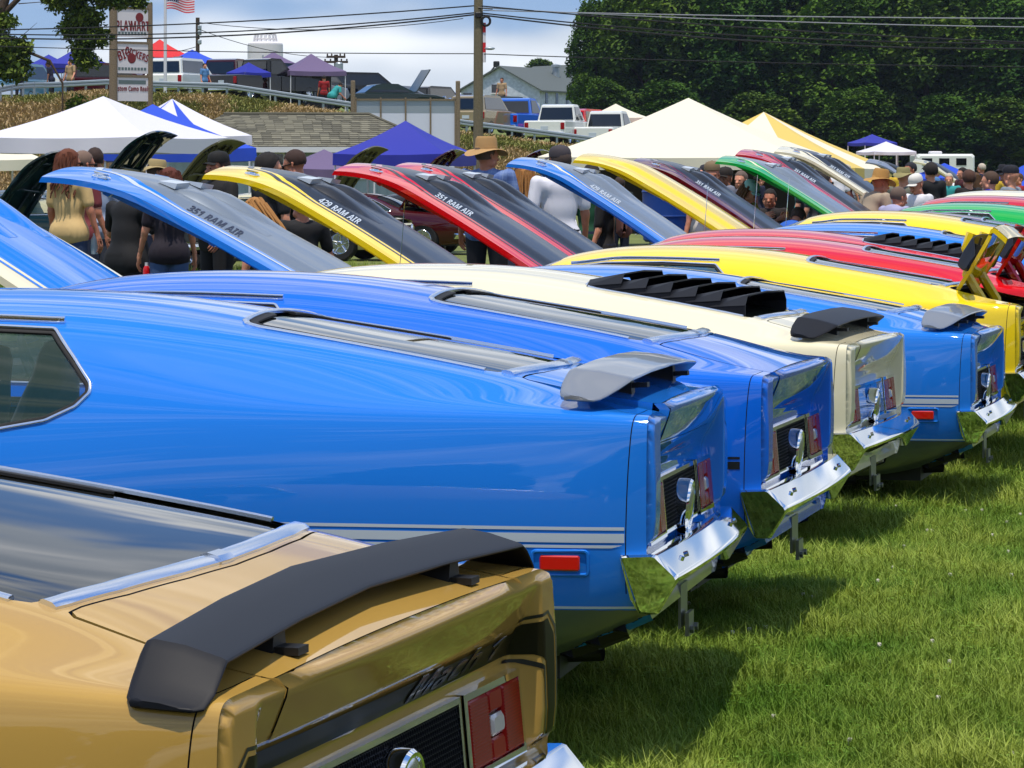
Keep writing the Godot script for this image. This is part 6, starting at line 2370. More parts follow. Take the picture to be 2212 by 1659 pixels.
# ================================================================ people: one skin mesh from a distance field, clothes over it
class Field:
	var lo: Vector3
	var n: Vector3i
	var c: float
	var d: PackedFloat32Array
	var mark: PackedByteArray
	var live := PackedInt32Array()
	func _init(a: Vector3, b: Vector3, cell: float) -> void:
		lo = a
		c = cell
		n = Vector3i(((b - a) / cell).ceil()) + Vector3i.ONE
		d.resize(n.x * n.y * n.z)
		d.fill(1.0)
		mark.resize(d.size())
	func bone(a: Vector3, b: Vector3, ra: float, rb: float, k := 0.03, flat := Vector3.ONE) -> void:
		# flat squashes the distance along the axes (a chest is wider than it is deep)
		var m := maxf(ra, rb) * maxf(flat.x, maxf(flat.y, flat.z)) + k + c * 2
		var p0 := (a.min(b) - Vector3.ONE * m - lo) / c
		var p1 := (a.max(b) + Vector3.ONE * m - lo) / c
		var i0 := Vector3i(p0.floor()).clamp(Vector3i.ZERO, n - Vector3i.ONE)
		var i1 := Vector3i(p1.ceil()).clamp(Vector3i.ZERO, n - Vector3i.ONE)
		var fa := a / flat
		var ab := b / flat - fa
		var l2 := maxf(ab.length_squared(), 1e-9)
		var near := c * 1.8
		for x in range(i0.x, i1.x + 1):
			for y in range(i0.y, i1.y + 1):
				var row := (x * n.y + y) * n.z
				var px := lo.x + x * c
				var py := lo.y + y * c
				for z in range(i0.z, i1.z + 1):
					var p := Vector3(px, py, lo.z + z * c) / flat - fa
					var t := clampf(p.dot(ab) / l2, 0.0, 1.0)
					var s := (p - ab * t).length() - lerpf(ra, rb, t)
					var o := d[row + z]
					var h := maxf(k - absf(o - s), 0.0) / k
					var v := minf(o, s) - h * h * k * 0.25
					d[row + z] = v
					if v < near and v > -near and mark[row + z] == 0:
						mark[row + z] = 1
						live.append(row + z)
	func net(so: Soup, keep = null) -> void:
		var vi := {}
		var sy := n.z
		var sx := n.y * n.z
		for id in live:
			var z := id % n.z
			var y := (id / n.z) % n.y
			var x := id / sx
			if x >= n.x - 1 or y >= n.y - 1 or z >= n.z - 1: continue
			var sum := Vector3.ZERO
			var cnt := 0
			var neg := int(d[id] < 0.0) + int(d[id + sx] < 0.0) + int(d[id + sy] < 0.0) + int(d[id + sx + sy] < 0.0) + int(d[id + 1] < 0.0) + int(d[id + sx + 1] < 0.0) + int(d[id + sy + 1] < 0.0) + int(d[id + sx + sy + 1] < 0.0)
			if neg == 0 or neg == 8: continue
			var e := [d[id], d[id + sx], d[id + sy], d[id + sx + sy], d[id + 1], d[id + sx + 1], d[id + sy + 1], d[id + sx + sy + 1]]
			for q in [[0, 1], [2, 3], [4, 5], [6, 7]]:
				if (e[q[0]] < 0.0) != (e[q[1]] < 0.0):
					var f: float = e[q[0]] / (e[q[0]] - e[q[1]])
					sum += Vector3(f, 1.0 if q[0] & 2 else 0.0, 1.0 if q[0] & 4 else 0.0); cnt += 1
			for q in [[0, 2], [1, 3], [4, 6], [5, 7]]:
				if (e[q[0]] < 0.0) != (e[q[1]] < 0.0):
					var f: float = e[q[0]] / (e[q[0]] - e[q[1]])
					sum += Vector3(1.0 if q[0] & 1 else 0.0, f, 1.0 if q[0] & 4 else 0.0); cnt += 1
			for q in [[0, 4], [1, 5], [2, 6], [3, 7]]:
				if (e[q[0]] < 0.0) != (e[q[1]] < 0.0):
					var f: float = e[q[0]] / (e[q[0]] - e[q[1]])
					sum += Vector3(1.0 if q[0] & 1 else 0.0, 1.0 if q[0] & 2 else 0.0, f); cnt += 1
			if cnt: vi[id] = lo + (Vector3(x, y, z) + sum / cnt) * c
		for id in live:
			var a := d[id] < 0.0
			for ax in 3:
				var st: int = [sx, sy, 1][ax]
				if id + st >= d.size() or (d[id + st] < 0.0) == a: continue
				var u: int = [sy, 1, sx][ax]
				var w: int = [1, sx, sy][ax]
				var q := [id - u - w, id - w, id, id - u]
				if not (vi.has(q[0]) and vi.has(q[1]) and vi.has(q[2]) and vi.has(q[3])): continue
				if keep != null and not keep.call(vi[id]): continue
				if a: so.quad(vi[q[3]], vi[q[2]], vi[q[1]], vi[q[0]])
				else: so.quad(vi[q[0]], vi[q[1]], vi[q[2]], vi[q[3]])


func head_soup() -> Soup:
	# a head about the top of the neck at the origin, looking along -z; 0.235 m from chin to crown
	if shared.has("head"): return shared.head
	var f := Field.new(Vector3(-.12, -.09, -.15), Vector3(.12, .24, .13), .0075)
	f.bone(Vector3(0, .135, .018), Vector3(0, .13, -.01), .088, .080, .02, Vector3(.92, 1.06, 1.08))
	f.bone(Vector3(0, .055, -.045), Vector3(0, .02, -.062), .050, .030, .03)
	f.bone(Vector3(0, .10, -.05), Vector3(0, .08, -.055), .052, .05, .03)
	f.bone(Vector3(-.05, .03, -.015), Vector3(.05, .03, -.015), .03, .03, .03)
	f.bone(Vector3(0, .10, -.098), Vector3(0, .068, -.122), .009, .016, .012)
	f.bone(Vector3(-.035, .112, -.092), Vector3(.035, .112, -.092), .011, .011, .014)
	f.bone(Vector3(-.018, .035, -.098), Vector3(.018, .035, -.098), .009, .009, .012)
	for s in [-1, 1]: f.bone(Vector3(s * .083, .11, .012), Vector3(s * .084, .075, .006), .014, .010, .008, Vector3(.6, 1, 1))
	f.bone(Vector3(0, -.09, .02), Vector3(0, .06, .012), .056, .052, .03)
	var so := Soup.new()
	f.net(so)
	shared.head = so
	return so


func hand_soup() -> Soup:
	# a relaxed right hand hanging down from the wrist at the origin, thumb towards -z, palm towards -x
	if shared.has("hand"): return shared.hand
	var f := Field.new(Vector3(-.07, -.22, -.09), Vector3(.05, .03, .07), .006)
	f.bone(Vector3(0, .02, 0), Vector3(0, -.02, 0), .027, .028, .01, Vector3(.8, 1, 1))
	f.bone(Vector3(0, -.03, 0), Vector3(-.004, -.08, 0), .036, .040, .01, Vector3(.42, 1, 1))
	var ln := [.062, .076, .072, .056]
	for k in 4:
		var z := -.032 + k * .0205
		var a := Vector3(-.004, -.088, z)
		var b := a + Vector3(-.008, -ln[k] * .45, (k - 1.5) * .002)
		var e := b + Vector3(-.018, -ln[k] * .36, 0)
		var g := e + Vector3(-.016, -ln[k] * .16, 0)
		f.bone(a, b, .0092, .0085, .004)
		f.bone(b, e, .0085, .0078, .004)
		f.bone(e, g, .0078, .0065, .004)
	f.bone(Vector3(-.004, -.03, -.026), Vector3(-.016, -.066, -.050), .014, .011, .008)
	f.bone(Vector3(-.016, -.066, -.050), Vector3(-.028, -.096, -.050), .0105, .008, .005)
	var so := Soup.new()
	f.net(so)
	shared.hand = so
	return so


func hair_mesh(style: String) -> ArrayMesh:
	if shared.has("hair_" + style): return shared["hair_" + style]
	var r := RandomNumberGenerator.new()
	r.seed = 9 + style.length()
	var so := Soup.new()
	var cap := func(drop: float, thick: float, bump: float) -> void:
		var rows := 9
		var cols := 20
		var pt := func(i: int, j: int) -> Vector3:
			var az := TAU * i / cols          # 0 looks back
			var low := lerpf(-.35, -1.0, .0) if false else -.25
			var front := absf(wrapf(az, -PI, PI)) / PI
			low = lerpf(-.58 - drop, .42, smoothstep(.45, .75, front))
			var la := lerpf(PI / 2, low, float(j) / rows)
			var d := Vector3(sin(az) * cos(la), sin(la), cos(az) * cos(la))
			var k := 1.0 + thick + bump * sin(i * 5.1 + j * 3.7) * sin(i * 2.3 - j * 1.9)
			return Vector3(0, .136, .014) + d * Vector3(.084, .098, .108) * k
		var from := so.v.size()
		for i in cols:
			for j in rows: so.quad(pt.call(i, j), pt.call((i + 1) % cols, j), pt.call((i + 1) % cols, j + 1), pt.call(i, j + 1))
		so.orient(from)
	if style == "short": cap.call(.0, .05, .035)
	elif style == "thick": cap.call(.1, .20, .07)
	elif style == "rim": cap.call(.15, .04, .015)
	elif style == "curly" or style == "long":
		cap.call(.2, .12, .05)
		var n := 46 if style == "curly" else 40
		for k in n:
			var az := r.randf_range(-2.0, 2.0)
			var el := r.randf_range(-.4, .9)
			var o := Vector3(0, .135, .012) + Vector3(sin(az) * cos(el) * .088, sin(el) * .10, cos(az) * cos(el) * .10)
			var path := []
			var rad := []
			var ln := r.randf_range(.24, .36) if style == "curly" else r.randf_range(.30, .46)
			var ph := r.randf() * TAU
			for i in 9:
				var f := i / 8.0
				var w := (.016 if style == "curly" else .004) * f
				path.append(o + Vector3(sin(az) * (.02 + .035 * f) + cos(ph + f * 14) * w, -ln * f + .01 * sin(f * PI), maxf(cos(az), -.2) * (.02 + .03 * f) + .018 * f + sin(ph + f * 14) * w))
				rad.append(lerpf(.017, .006, f))
			so.tube(path, rad, 6)
	shared["hair_" + style] = so.mesh(80)
	return shared["hair_" + style]


func hat_mesh(style: String) -> ArrayMesh:
	if shared.has("hat_" + style): return shared["hat_" + style]
	var so := Soup.new()
	var o := Vector3(0, .165, .008)
	if style == "cap":
		var rings := []
		for q in [[.098, -.01], [.100, .02], [.093, .055], [.070, .082], [.035, .094], [.006, .097]]:
			var g := PackedVector3Array()
			for k in 20: g.append(o + Vector3(cos(TAU * k / 20) * q[0] * .93, q[1], sin(TAU * k / 20) * q[0] * 1.08))
			rings.append(g)
		so.loft(rings)
		rings = []
		for i in 9:
			var x := lerpf(-.078, .078, i / 8.0)
			var z := -.075 - .085 * sqrt(maxf(0, 1 - pow(x / .082, 2)))
			var dip := -.018 * pow(x / .078, 2)
			rings.append(PackedVector3Array([o + Vector3(x, -.004 + dip, -.07), o + Vector3(x, -.016 + dip, z), o + Vector3(x, -.021 + dip, z), o + Vector3(x, -.010 + dip, -.07)]))
		so.loft(rings)
		so.ball(o + Vector3(0, .097, 0), Vector3(.008, .006, .008))
	else:
		var wide := .19 if style == "straw" else .145
		var high := .115 if style == "straw" else .085
		var rings := []
		for q in [[wide, -.035, 1], [wide * .97, -.030, 1], [.13, -.012, .5], [.100, .0, 0], [.098, .03, 0], [.092, high * .8, 0], [.078, high, 0], [.045, high - .014, 0], [.004, high - .02, 0]]:
			var g := PackedVector3Array()
			for k in 24:
				var a := TAU * k / 24
				g.append(o + Vector3(cos(a) * q[0] * .95, q[1] + q[2] * .03 * cos(2 * a), sin(a) * q[0] * 1.08))
			rings.append(g)
		so.loft(rings, true, false, false)
		var from := so.v.size()
		so.lathe(o, Basis.IDENTITY, [[.102, .001], [.101, .024], [.099, .025]], 24)
	shared["hat_" + style] = so.mesh(50)
	return shared["hat_" + style]


func skin(k: int) -> Material:
	if not M.has("skin0"):
		M.skin0 = mat(Color(.80, .55, .43), .55)
		M.skin1 = mat(Color(.70, .45, .34), .55)
		M.skin2 = mat(Color(.55, .36, .26), .55)
		for s in ["skin0", "skin1", "skin2"]:
			M[s].subsurf_scatter_enabled = true
			M[s].subsurf_scatter_strength = .12
	return M["skin%d" % k]


func cloth(c: Color) -> Material:
	var key := "cloth" + c.to_html()
	if not M.has(key): M[key] = mat(c, .85)
	return M[key]


# q: h height, wide, lean (forward), turn of the head, nod, arm_l / arm_r = [swing forward, out, elbow bend], sleeve (0 none, .5 short, 1 long),
# trousers (1 long, .45 shorts), belly, skin, shirt, legs, hair [style, colour], hat [style, colour], glasses, woman
func person(label: String, p: Vector3, face: float, q: Dictionary) -> Node3D:
	var h: float = q.get("h", 1.75) / 1.75
	var o := thing("person", label, "person", q.get("group", "people walking among the cars"), p, face)
	var wide: float = q.get("wide", 1.0)
	var belly: float = q.get("belly", 0.0)
	var wo: bool = q.get("woman", false)
	var lean: float = q.get("lean", 0.0)
	var sit: bool = q.get("sit", false)
	var hip := Vector3(0, .93 if not sit else .50, 0)
	var up := Basis(Vector3.RIGHT, -lean)
	var J := func(v: Vector3) -> Vector3: return (hip + up * (v - Vector3(0, .93, 0))) * h
	var hp := hip * h
	var sw := (.165 if wo else .19) * wide
	var neck: Vector3 = J.call(Vector3(0, 1.47, .015))
	var arms := []
	for s in [-1, 1]:
		var a: Array = q.get("arm_l" if s < 0 else "arm_r", [.08, .14, .25])
		var sh: Vector3 = J.call(Vector3(s * sw, 1.415, .01))
		var ub := up * Basis(Vector3.RIGHT, a[0]) * Basis(Vector3.BACK, s * a[1])
		var el: Vector3 = sh + ub * Vector3(0, -.29 * h, 0)
		var fb := ub * Basis(Vector3.RIGHT, a[2])
		if a.size() > 3: fb = ub * Basis(Vector3.BACK, -s * a[3]) * Basis(Vector3.RIGHT, a[2])
		var wr: Vector3 = el + fb * Vector3(0, -.25 * h, 0)
		arms.append([sh, el, wr, fb])
	var st: float = q.get("stride", .0)
	var legs := []
	for s in [-1, 1]:
		var hj := hp + Vector3(s * .09 * wide, -.03, 0) * h
		var kn := hj + Vector3(s * .01, -.42, -.02 + st * s * .10) * h
		var an := kn + Vector3(s * .01, -.42 + absf(st) * .02, .03 + st * s * .12) * h
		if sit:
			kn = hj + Vector3(s * .05, .02, -.42) * h
			an = kn + Vector3(0, -.42, .05) * h
		legs.append([hj, kn, an])
	var lo := Vector3.ONE * 9
	var hi := -lo
	for v in [neck + Vector3(0, .05, 0), hp, arms[0][0], arms[0][1], arms[0][2], arms[1][0], arms[1][1], arms[1][2], legs[0][1], legs[0][2], legs[1][1], legs[1][2]]:
		lo = lo.min(v)
		hi = hi.max(v)
	lo -= Vector3.ONE * .24
	hi += Vector3.ONE * .24
	var bare: bool = q.get("sleeve", .5) == 0.0
	var cell: float = q.get("cell", .027)
	var torso := func(f: Field, g: float) -> void:
		if not (bare and g > 0.0): f.bone(J.call(Vector3(-sw * .62, 1.38, .01)), J.call(Vector3(sw * .62, 1.38, .01)), .072 * h + g, .072 * h + g, .05)
		f.bone(J.call(Vector3(0, 1.34, .0)), J.call(Vector3(0, 1.18, -.005)), (.118 if wo else .128) * h * wide + g, .118 * h * wide + g, .05, Vector3(1.15, 1, .80))
		f.bone(J.call(Vector3(0, 1.18, -.005)), J.call(Vector3(0, 1.02, -.01 - belly * .05)), .115 * h * wide + g, (.112 + belly * .05) * h * wide + g, .05, Vector3(1.12, 1, .85 + belly * .2))
		f.bone(hp + Vector3(-.05 * wide, .02, .01), hp + Vector3(.05 * wide, .02, .01), (.118 if wo else .108) * h * wide + g, (.118 if wo else .108) * h * wide + g, .05, Vector3(1.05, 1, .95))
		if wo:
			for s in [-1, 1]: f.bone(J.call(Vector3(s * .068, 1.27, -.085)), J.call(Vector3(s * .068, 1.25, -.095)), .055 * h + g, .055 * h + g, .03)
	# skin
	var f := Field.new(lo, hi, cell)
	torso.call(f, -.014)
	f.bone(J.call(Vector3(0, 1.42, .015)), neck + up * Vector3(0, .03, -.005), .062 * h, .055 * h, .04)
	for a in arms:
		f.bone(a[0], a[1], .048 * h * sqrt(wide), .038 * h * sqrt(wide), .03)
		f.bone(a[1], a[2], .038 * h * sqrt(wide), .026 * h, .02)
	for l in legs:
		f.bone(l[0], l[1], .078 * h * wide, .052 * h, .03)
		f.bone(l[1], l[2], .052 * h, .036 * h, .02)
		f.bone(l[2] + Vector3(0, -.03, .03), l[2] + Vector3(0, -.045, -.13) * h, .038 * h, .03 * h, .02)
	var so := Soup.new()
	f.net(so)
	var hb := up * Basis(Vector3.UP, q.get("turn", 0.0)) * Basis(Vector3.RIGHT, -q.get("nod", 0.0) + lean * .6)
	var ht := Transform3D(hb.scaled(Vector3.ONE * h * 1.0), neck + up * Vector3(0, .015, -.012) * h)
	var hd := head_soup()
	for v in hd.v: so.v.append(ht * v)
	for s in 2:
		var a: Array = arms[s]
		var hs := hand_soup()
		var b: Basis = a[3]
		var flip := -1.0 if s == 0 else 1.0
		for k in range(0, hs.v.size(), 3):
			var t := [hs.v[k], hs.v[k + 1], hs.v[k + 2]]
			for i in 3:
				t[i] = Vector3(t[i].x * flip, t[i].y, t[i].z) * h
				t[i] = a[2] + b * t[i]
			if s == 0: so.tri(t[0], t[2], t[1])
			else: so.tri(t[0], t[1], t[2])
	part("body", so.mesh(80), skin(q.get("skin", 0)), o)
	# shirt
	f = Field.new(lo, hi, cell)
	torso.call(f, .004)
	var sl: float = q.get("sleeve", .5)
	for a in arms:
		if sl > 0.0:
			f.bone(a[0], a[0].lerp(a[1], minf(1.0, sl * 1.45)), .060 * h * sqrt(wide), .056 * h * sqrt(wide), .03)
			if sl > .9: f.bone(a[1], a[1].lerp(a[2], .93), .052 * h * sqrt(wide), .040 * h, .02)
	if q.get("tail", true): f.bone(hp + Vector3(-.07 * wide, -.03, .0), hp + Vector3(.07 * wide, -.03, .0), .112 * h * wide, .112 * h * wide, .05, Vector3(1.05, 1, .98))
	so = Soup.new()
	var hem: float = hp.y - .10 * h if q.get("tail", true) else hp.y + .03 * h
	var low_neck := 1.405 if sl > 0 else 1.36
	f.net(so, func(v: Vector3) -> bool: return v.y > hem)
	part("shirt", so.mesh(80), cloth(q.get("shirt", Color(.5, .5, .5))), o)
	# trousers
	f = Field.new(lo, hi, cell)
	f.bone(hp + Vector3(-.05 * wide, .03, .01), hp + Vector3(.05 * wide, .03, .01), .116 * h * wide, .116 * h * wide, .05, Vector3(1.05, 1, .95))
	var tl: float = q.get("trousers", 1.0)
	for l in legs:
		f.bone(l[0], l[0].lerp(l[1], minf(1.0, tl * 1.9)), .092 * h * wide, (.074 if tl > .9 else .082) * h, .04)
		if tl > .9: f.bone(l[1], l[1].lerp(l[2], .97), .072 * h, .058 * h, .03)
	so = Soup.new()
	f.net(so, func(v: Vector3) -> bool: return v.y < hp.y + .07 * h)
	part("trousers", so.mesh(80), cloth(q.get("legs", Color(.1, .14, .24))), o)
	for l in legs:
		so = Soup.new()
		so.rbox(l[2] + Vector3(0, -.05, -.05) * h, Vector3(.095, .085, .27) * h, .025)
		part("shoe", so.mesh(50), cloth(q.get("shoes", Color(.2, .2, .2))), o)
	if q.has("hair"):
		var m := part("hair", hair_mesh(q.hair[0]), cloth(q.hair[1]), o)
		m.transform = ht
	if q.has("hat"):
		var m := part("hat", hat_mesh(q.hat[0]), cloth(q.hat[1]), o)
		m.transform = ht
	var face_on: bool = q.get("eyes", absf(wrapf(face + q.get("turn", 0.0), -PI, PI)) > 1.0 or q.has("glasses"))
	if face_on:
		if not shared.has("eyes"):
			so = Soup.new()
			for s in [-1, 1]: so.ball(Vector3(s * .031, .100, -.096), Vector3(.011, .008, .008))
			shared.eyes = so.mesh()
			so = Soup.new()
			for s in [-1, 1]: so.rbox(Vector3(s * .034, .098, -.112), Vector3(.056, .036, .012), .005)
			so.box(Vector3(0, .106, -.116), Vector3(.02, .008, .008))
			for s in [-1, 1]: so.tube([Vector3(s * .062, .106, -.108), Vector3(s * .084, .106, -.05), Vector3(s * .087, .104, .01)], .005, 5)
			shared.glasses = so.mesh(30)
		var m := part("sunglasses" if q.has("glasses") else "eyes", shared.glasses if q.has("glasses") else shared.eyes, cloth(Color(.03, .03, .035)) if q.has("glasses") else cloth(Color(.10, .07, .06)), o)
		m.transform = ht
	o.set_meta("wrist", arms[1][2])
	o.set_meta("wrist_l", arms[0][2])
	o.remove_meta("wrist"); o.remove_meta("wrist_l")
	return o


func copy_person(src: Node3D, label: String, p: Vector3, face: float, shirt: Color, legs: Color, hair: Color, group: String) -> Node3D:
	var o: Node3D = src.duplicate()
	o.name = numbered("person")
	add_child(o)
	o.position = p
	o.rotation.y = face
	tag(o, label, "person", group)
	for c in o.get_children():
		if c.name == "shirt": c.material_override = cloth(shirt)
		elif c.name == "trousers": c.material_override = cloth(legs)
		elif c.name == "hair" or c.name == "hat": c.material_override = cloth(hair)
	return o


func make_people() -> void:
	var o: Node3D
	var so: Soup
	o = person("woman with curly reddish hair in a tan t-shirt and denim shorts, back turned", Vector3(-4.112, 0.22, -33), -0.5, {"h": 1.7, "woman": true, "wide": 1.08, "hair": ["curly", Color(0.37, 0.188, 0.102)], "shirt": Color(0.8, 0.68, 0.46), "legs": Color(0.16, 0.23, 0.36), "trousers": 0.42, "arm_r": [.05, .22, .15], "turn": -0.5, "skin": 1, "glasses": true})
	so = Soup.new()
	so.lathe(o.position + Vector3(.235, .70, .02), Basis.IDENTITY, [[.03, 0.0], [.033, .02], [.033, .13], [.014, .17], [.014, .195], [.004, .197]], 14)
	lone("water_bottle", so.mesh(40), glass(Color(.8, .88, .92), .45), "clear plastic water bottle held by the tan-shirted woman", "bottle")
	o = person("grey-haired man in white sunglasses, face showing past the curly haired woman's head", Vector3(-4.215, 0.138, -35), -0.9, {"h": 1.78, "hair": ["short", Color(0.43, 0.344, 0.294)], "shirt": Color(0.45, 0.18, 0.2), "skin": 1, "glasses": true})
	o = person("man with short dark brown hair in pale t-shirt, back turned, beside tan-shirted woman", Vector3(-4.169, 0.153, -35.5), 0.1, {"h": 1.8, "hair": ["short", Color(0.181, 0.1125, 0.082)], "shirt": Color(0.62, 0.68, 0.78), "legs": Color(0.25, 0.27, 0.32), "skin": 1})
	o = person("man in camouflage cap and black t-shirt leaning forward, elbow out", Vector3(-3.37, 0.019, -31), -0.75, {"h": 1.68, "hat": ["cap", Color(.20, .23, .12)], "shirt": Color(0.042, 0.045, 0.059), "legs": Color(0.059, 0.059, 0.068), "wide": 1.25, "belly": 0.5, "lean": 0.12, "arm_l": [.5, .5, .6], "arm_r": [.3, .3, .9]})
	o = person("man in tan bucket hat and white shirt, bending to look right", Vector3(-4.139, 0.088, -40), -1.3, {"h": 1.76, "hat": ["bucket", Color(.62, .55, .38)], "shirt": Color(0.85, 0.86, 0.9), "skin": 2, "lean": 0.25, "hair": ["short", Color(0.2, 0.141, 0.101)]})
	o = person("woman with long curly auburn hair and blue jeans, back turned", Vector3(-2.942, 0.129, -30.5), 0.15, {"h": 1.62, "woman": true, "hair": ["curly", Color(0.333, 0.141, 0.082)], "shirt": Color(0.1, 0.07, 0.12), "legs": Color(0.22, 0.32, 0.48), "arm_l": [.1, .2, .3], "eyes": false})
	so = Soup.new()
	so.lathe(o.position + Vector3(-.20, .60, -.04), Basis.IDENTITY, [[.03, 0.0], [.032, .01], [.032, .12], [.02, .15]], 14)
	var rb := lone("red_bottle", so.mesh(40), M.red, "red drink bottle held by the auburn haired woman", "bottle")
	so = Soup.new()
	so.lathe(o.position + Vector3(-.20, .75, -.04), Basis.IDENTITY, [[.016, 0.0], [.016, .03], [.004, .032]], 12)
	part("cap", so.mesh(30), M.sign_white, rb)
	o = person("man in black jacket with red chest band, holding a white cup", Vector3(-2.777, 0.086, -33.5), 2.2, {"h": 1.8, "hair": ["short", Color(0.181, 0.122, 0.101)], "shirt": Color(0.039, 0.039, 0.045), "sleeve": 1.0, "legs": Color(0.059, 0.059, 0.076), "wide": 1.2, "belly": 0.4, "arm_r": [.5, .35, 1.5, .7], "arm_l": [.2, .3, .5], "skin": 1, "hat": ["cap", Color(.02, .02, .02)]})
	so = Soup.new()
	so.loft([PackedVector3Array([Vector3(-.20, 1.245, -.165), Vector3(.20, 1.245, -.165), Vector3(.20, 1.345, -.15), Vector3(-.20, 1.345, -.15)]), PackedVector3Array([Vector3(-.21, 1.245, .12), Vector3(.21, 1.245, .12), Vector3(.21, 1.345, .12), Vector3(-.21, 1.345, .12)])])
	part("chest_band", so.mesh(20), cloth(Color(.72, .03, .06)), o)
	so = Soup.new()
	so.lathe(o.position + Vector3(-.16, 1.14, .34), Basis(Vector3.BACK, .5), [[.026, 0.0], [.036, .11], [.037, .112]], 16)
	lone("paper_cup", so.mesh(30), M.sign_white, "white paper cup held by the man in the black and red jacket", "cup")
	o = person("man with thick black hair in dark t-shirt, looking right", Vector3(-2.215, 0.118, -32.5), -0.9, {"h": 1.76, "hair": ["thick", Color(0.067, 0.0498, 0.044)], "shirt": Color(0.093, 0.093, 0.11), "legs": Color(0.076, 0.084, 0.11), "skin": 0, "arm_l": [.2, .2, .5], "turn": -0.4})
	o = person("man in green-tinted sunglasses and black t-shirt, looking left down", Vector3(-2.091, 0.109, -34.5), 1.25, {"h": 1.82, "hair": ["short", Color(0.2, 0.122, 0.0915)], "shirt": Color(0.051, 0.051, 0.059), "legs": Color(0.093, 0.093, 0.11), "glasses": true, "nod": 0.25, "skin": 1})
	o = person("blonde woman in black tank top and sunglasses, head bowed under the yellow bonnet", Vector3(-1.972, -0.059, -28.5), 0.95, {"h": 1.58, "woman": true, "wide": 1.12, "hair": ["long", Color(0.61, 0.428, 0.222)], "shirt": Color(0.028, 0.028, 0.034), "sleeve": 0.0, "legs": Color(0.093, 0.093, 0.127), "glasses": true, "nod": 0.55, "turn": 0.15, "lean": 0.12, "arm_r": [.3, .15, .4]})
	o = person("heavily built man behind the blonde woman, only his bare arm showing", Vector3(-1.775, -0.107, -30), 0.4, {"h": 1.66, "shirt": Color(0.059, 0.059, 0.068), "legs": Color(0.059, 0.059, 0.076), "hair": ["short", Color(0.2, 0.141, 0.101)], "arm_r": [.12, .28, .2], "skin": 1})
	o = person("man in tan brimmed hat and blue checked shirt, back turned", Vector3(-0.236, 0.164, -33.5), -0.35, {"h": 1.84, "hat": ["straw", Color(.66, .52, .33)], "hair": ["rim", Color(0.346, 0.272, 0.222)], "shirt": Color(.24, .33, .52), "sleeve": 0.75, "legs": Color(0.035, 0.045, 0.09), "wide": 1.12, "belly": 0.3, "turn": -0.55, "skin": 1, "arm_r": [.15, .2, .3]})
	for c in o.get_children():
		if c.name == "shirt":
			var pl := mat(Color.WHITE, .85)
			pl.albedo_texture = plaid()
			pl.uv1_triplanar = true
			pl.uv1_scale = Vector3.ONE * 2.2
			c.material_override = pl
	o = person("woman with long blonde hair in a white floral blouse, back turned", Vector3(0.123, 0.143, -35), 0.2, {"h": 1.62, "woman": true, "hair": ["long", Color(0.61, 0.416, 0.21)], "shirt": Color(0.78, 0.72, 0.66), "legs": Color(0.2, 0.22, 0.3), "eyes": false})
	for c in o.get_children():
		if c.name == "shirt":
			var fm := mat(Color.WHITE, .85)
			fm.albedo_texture = grain(.12, 3, Color(.35, .12, .12), Color(.80, .75, .70), 2, 128)
			fm.albedo_texture.color_ramp.set_offset(0, .30); fm.albedo_texture.color_ramp.set_offset(1, .42)
			fm.uv1_triplanar = true
			fm.uv1_scale = Vector3.ONE * 2.0
			c.material_override = fm
	o = person("man in grey cap and loose white t-shirt, back turned", Vector3(0.432, 0.135, -32.5), 0.35, {"h": 1.8, "hat": ["cap", Color(.22, .20, .22)], "hair": ["rim", Color(0.25, 0.2, 0.174)], "shirt": Color(0.84, 0.84, 0.87), "legs": Color(0.06, 0.1, 0.16), "wide": 1.12, "glasses": true, "turn": 0.45, "skin": 1, "arm_l": [-.05, .2, .2]})
	o = person("person with dark hair in a green shirt behind the white-shirted man", Vector3(0.847, 0.076, -38), 0.2, {"h": 1.7, "hair": ["thick", Color(0.086, 0.065, 0.0535)], "shirt": Color(0.06, 0.28, 0.17), "skin": 2})
	o = person("dark-haired person in black with a patterned backpack, looking left", Vector3(0.934, 0.042, -36), 1.3, {"h": 1.6, "hair": ["short", Color(0.162, 0.103, 0.082)], "shirt": Color(0.059, 0.051, 0.059), "skin": 0})
	so = Soup.new()
	so.rbox(o.position + Vector3(.20, 1.17, .03), Vector3(.16, .40, .28), .05)
	lone("backpack", so.mesh(30), grained(Color(.25, .12, .12), Color(.62, .45, .40), .3, 6.0), "patterned brown backpack worn by the dark-haired person in black", "backpack")
	o = person("parent in dark jeans pushing the stroller, hidden behind a blue bonnet", Vector3(1.784, -0.128, -59), 0.3, {"h": 1.72, "hair": ["short", Color(0.2, 0.141, 0.101)], "shirt": Color(0.05, 0.12, 0.1), "legs": Color(0.04, 0.06, 0.14), "arm_l": [.6, .1, .5], "arm_r": [.6, .1, .5]})
	o = person("man in backwards tan cap and grey raglan shirt with dark sleeves", Vector3(2.308, 0.003, -41), 2.9, {"h": 1.8, "hat": ["cap", Color(.45, .38, .28)], "shirt": Color(0.42, 0.43, 0.48), "legs": Color(0.2, 0.2, 0.24), "turn": 0.2, "skin": 1, "wide": 1.1})
	for c in o.get_children():
		if c.name == "hat": c.rotate_object_local(Vector3.UP, PI)
	o = person("woman in yellow t-shirt and white and mint cap, looking at her phone", Vector3(2.572, 0.005, -39), -2.2, {"h": 1.6, "woman": true, "hat": ["cap", Color(.62, .82, .78)], "hair": ["long", Color(0.37, 0.248, 0.138)], "shirt": Color(0.8, 0.7, 0.14), "legs": Color(0.3, 0.3, 0.35), "nod": 0.5, "arm_l": [.5, .1, 1.5], "arm_r": [.5, .1, 1.5]})
	so = Soup.new()
	so.rbox(o.position + Vector3(.22, 1.03, .32), Vector3(.075, .012, .15), .004, Basis(Vector3.UP, .7))
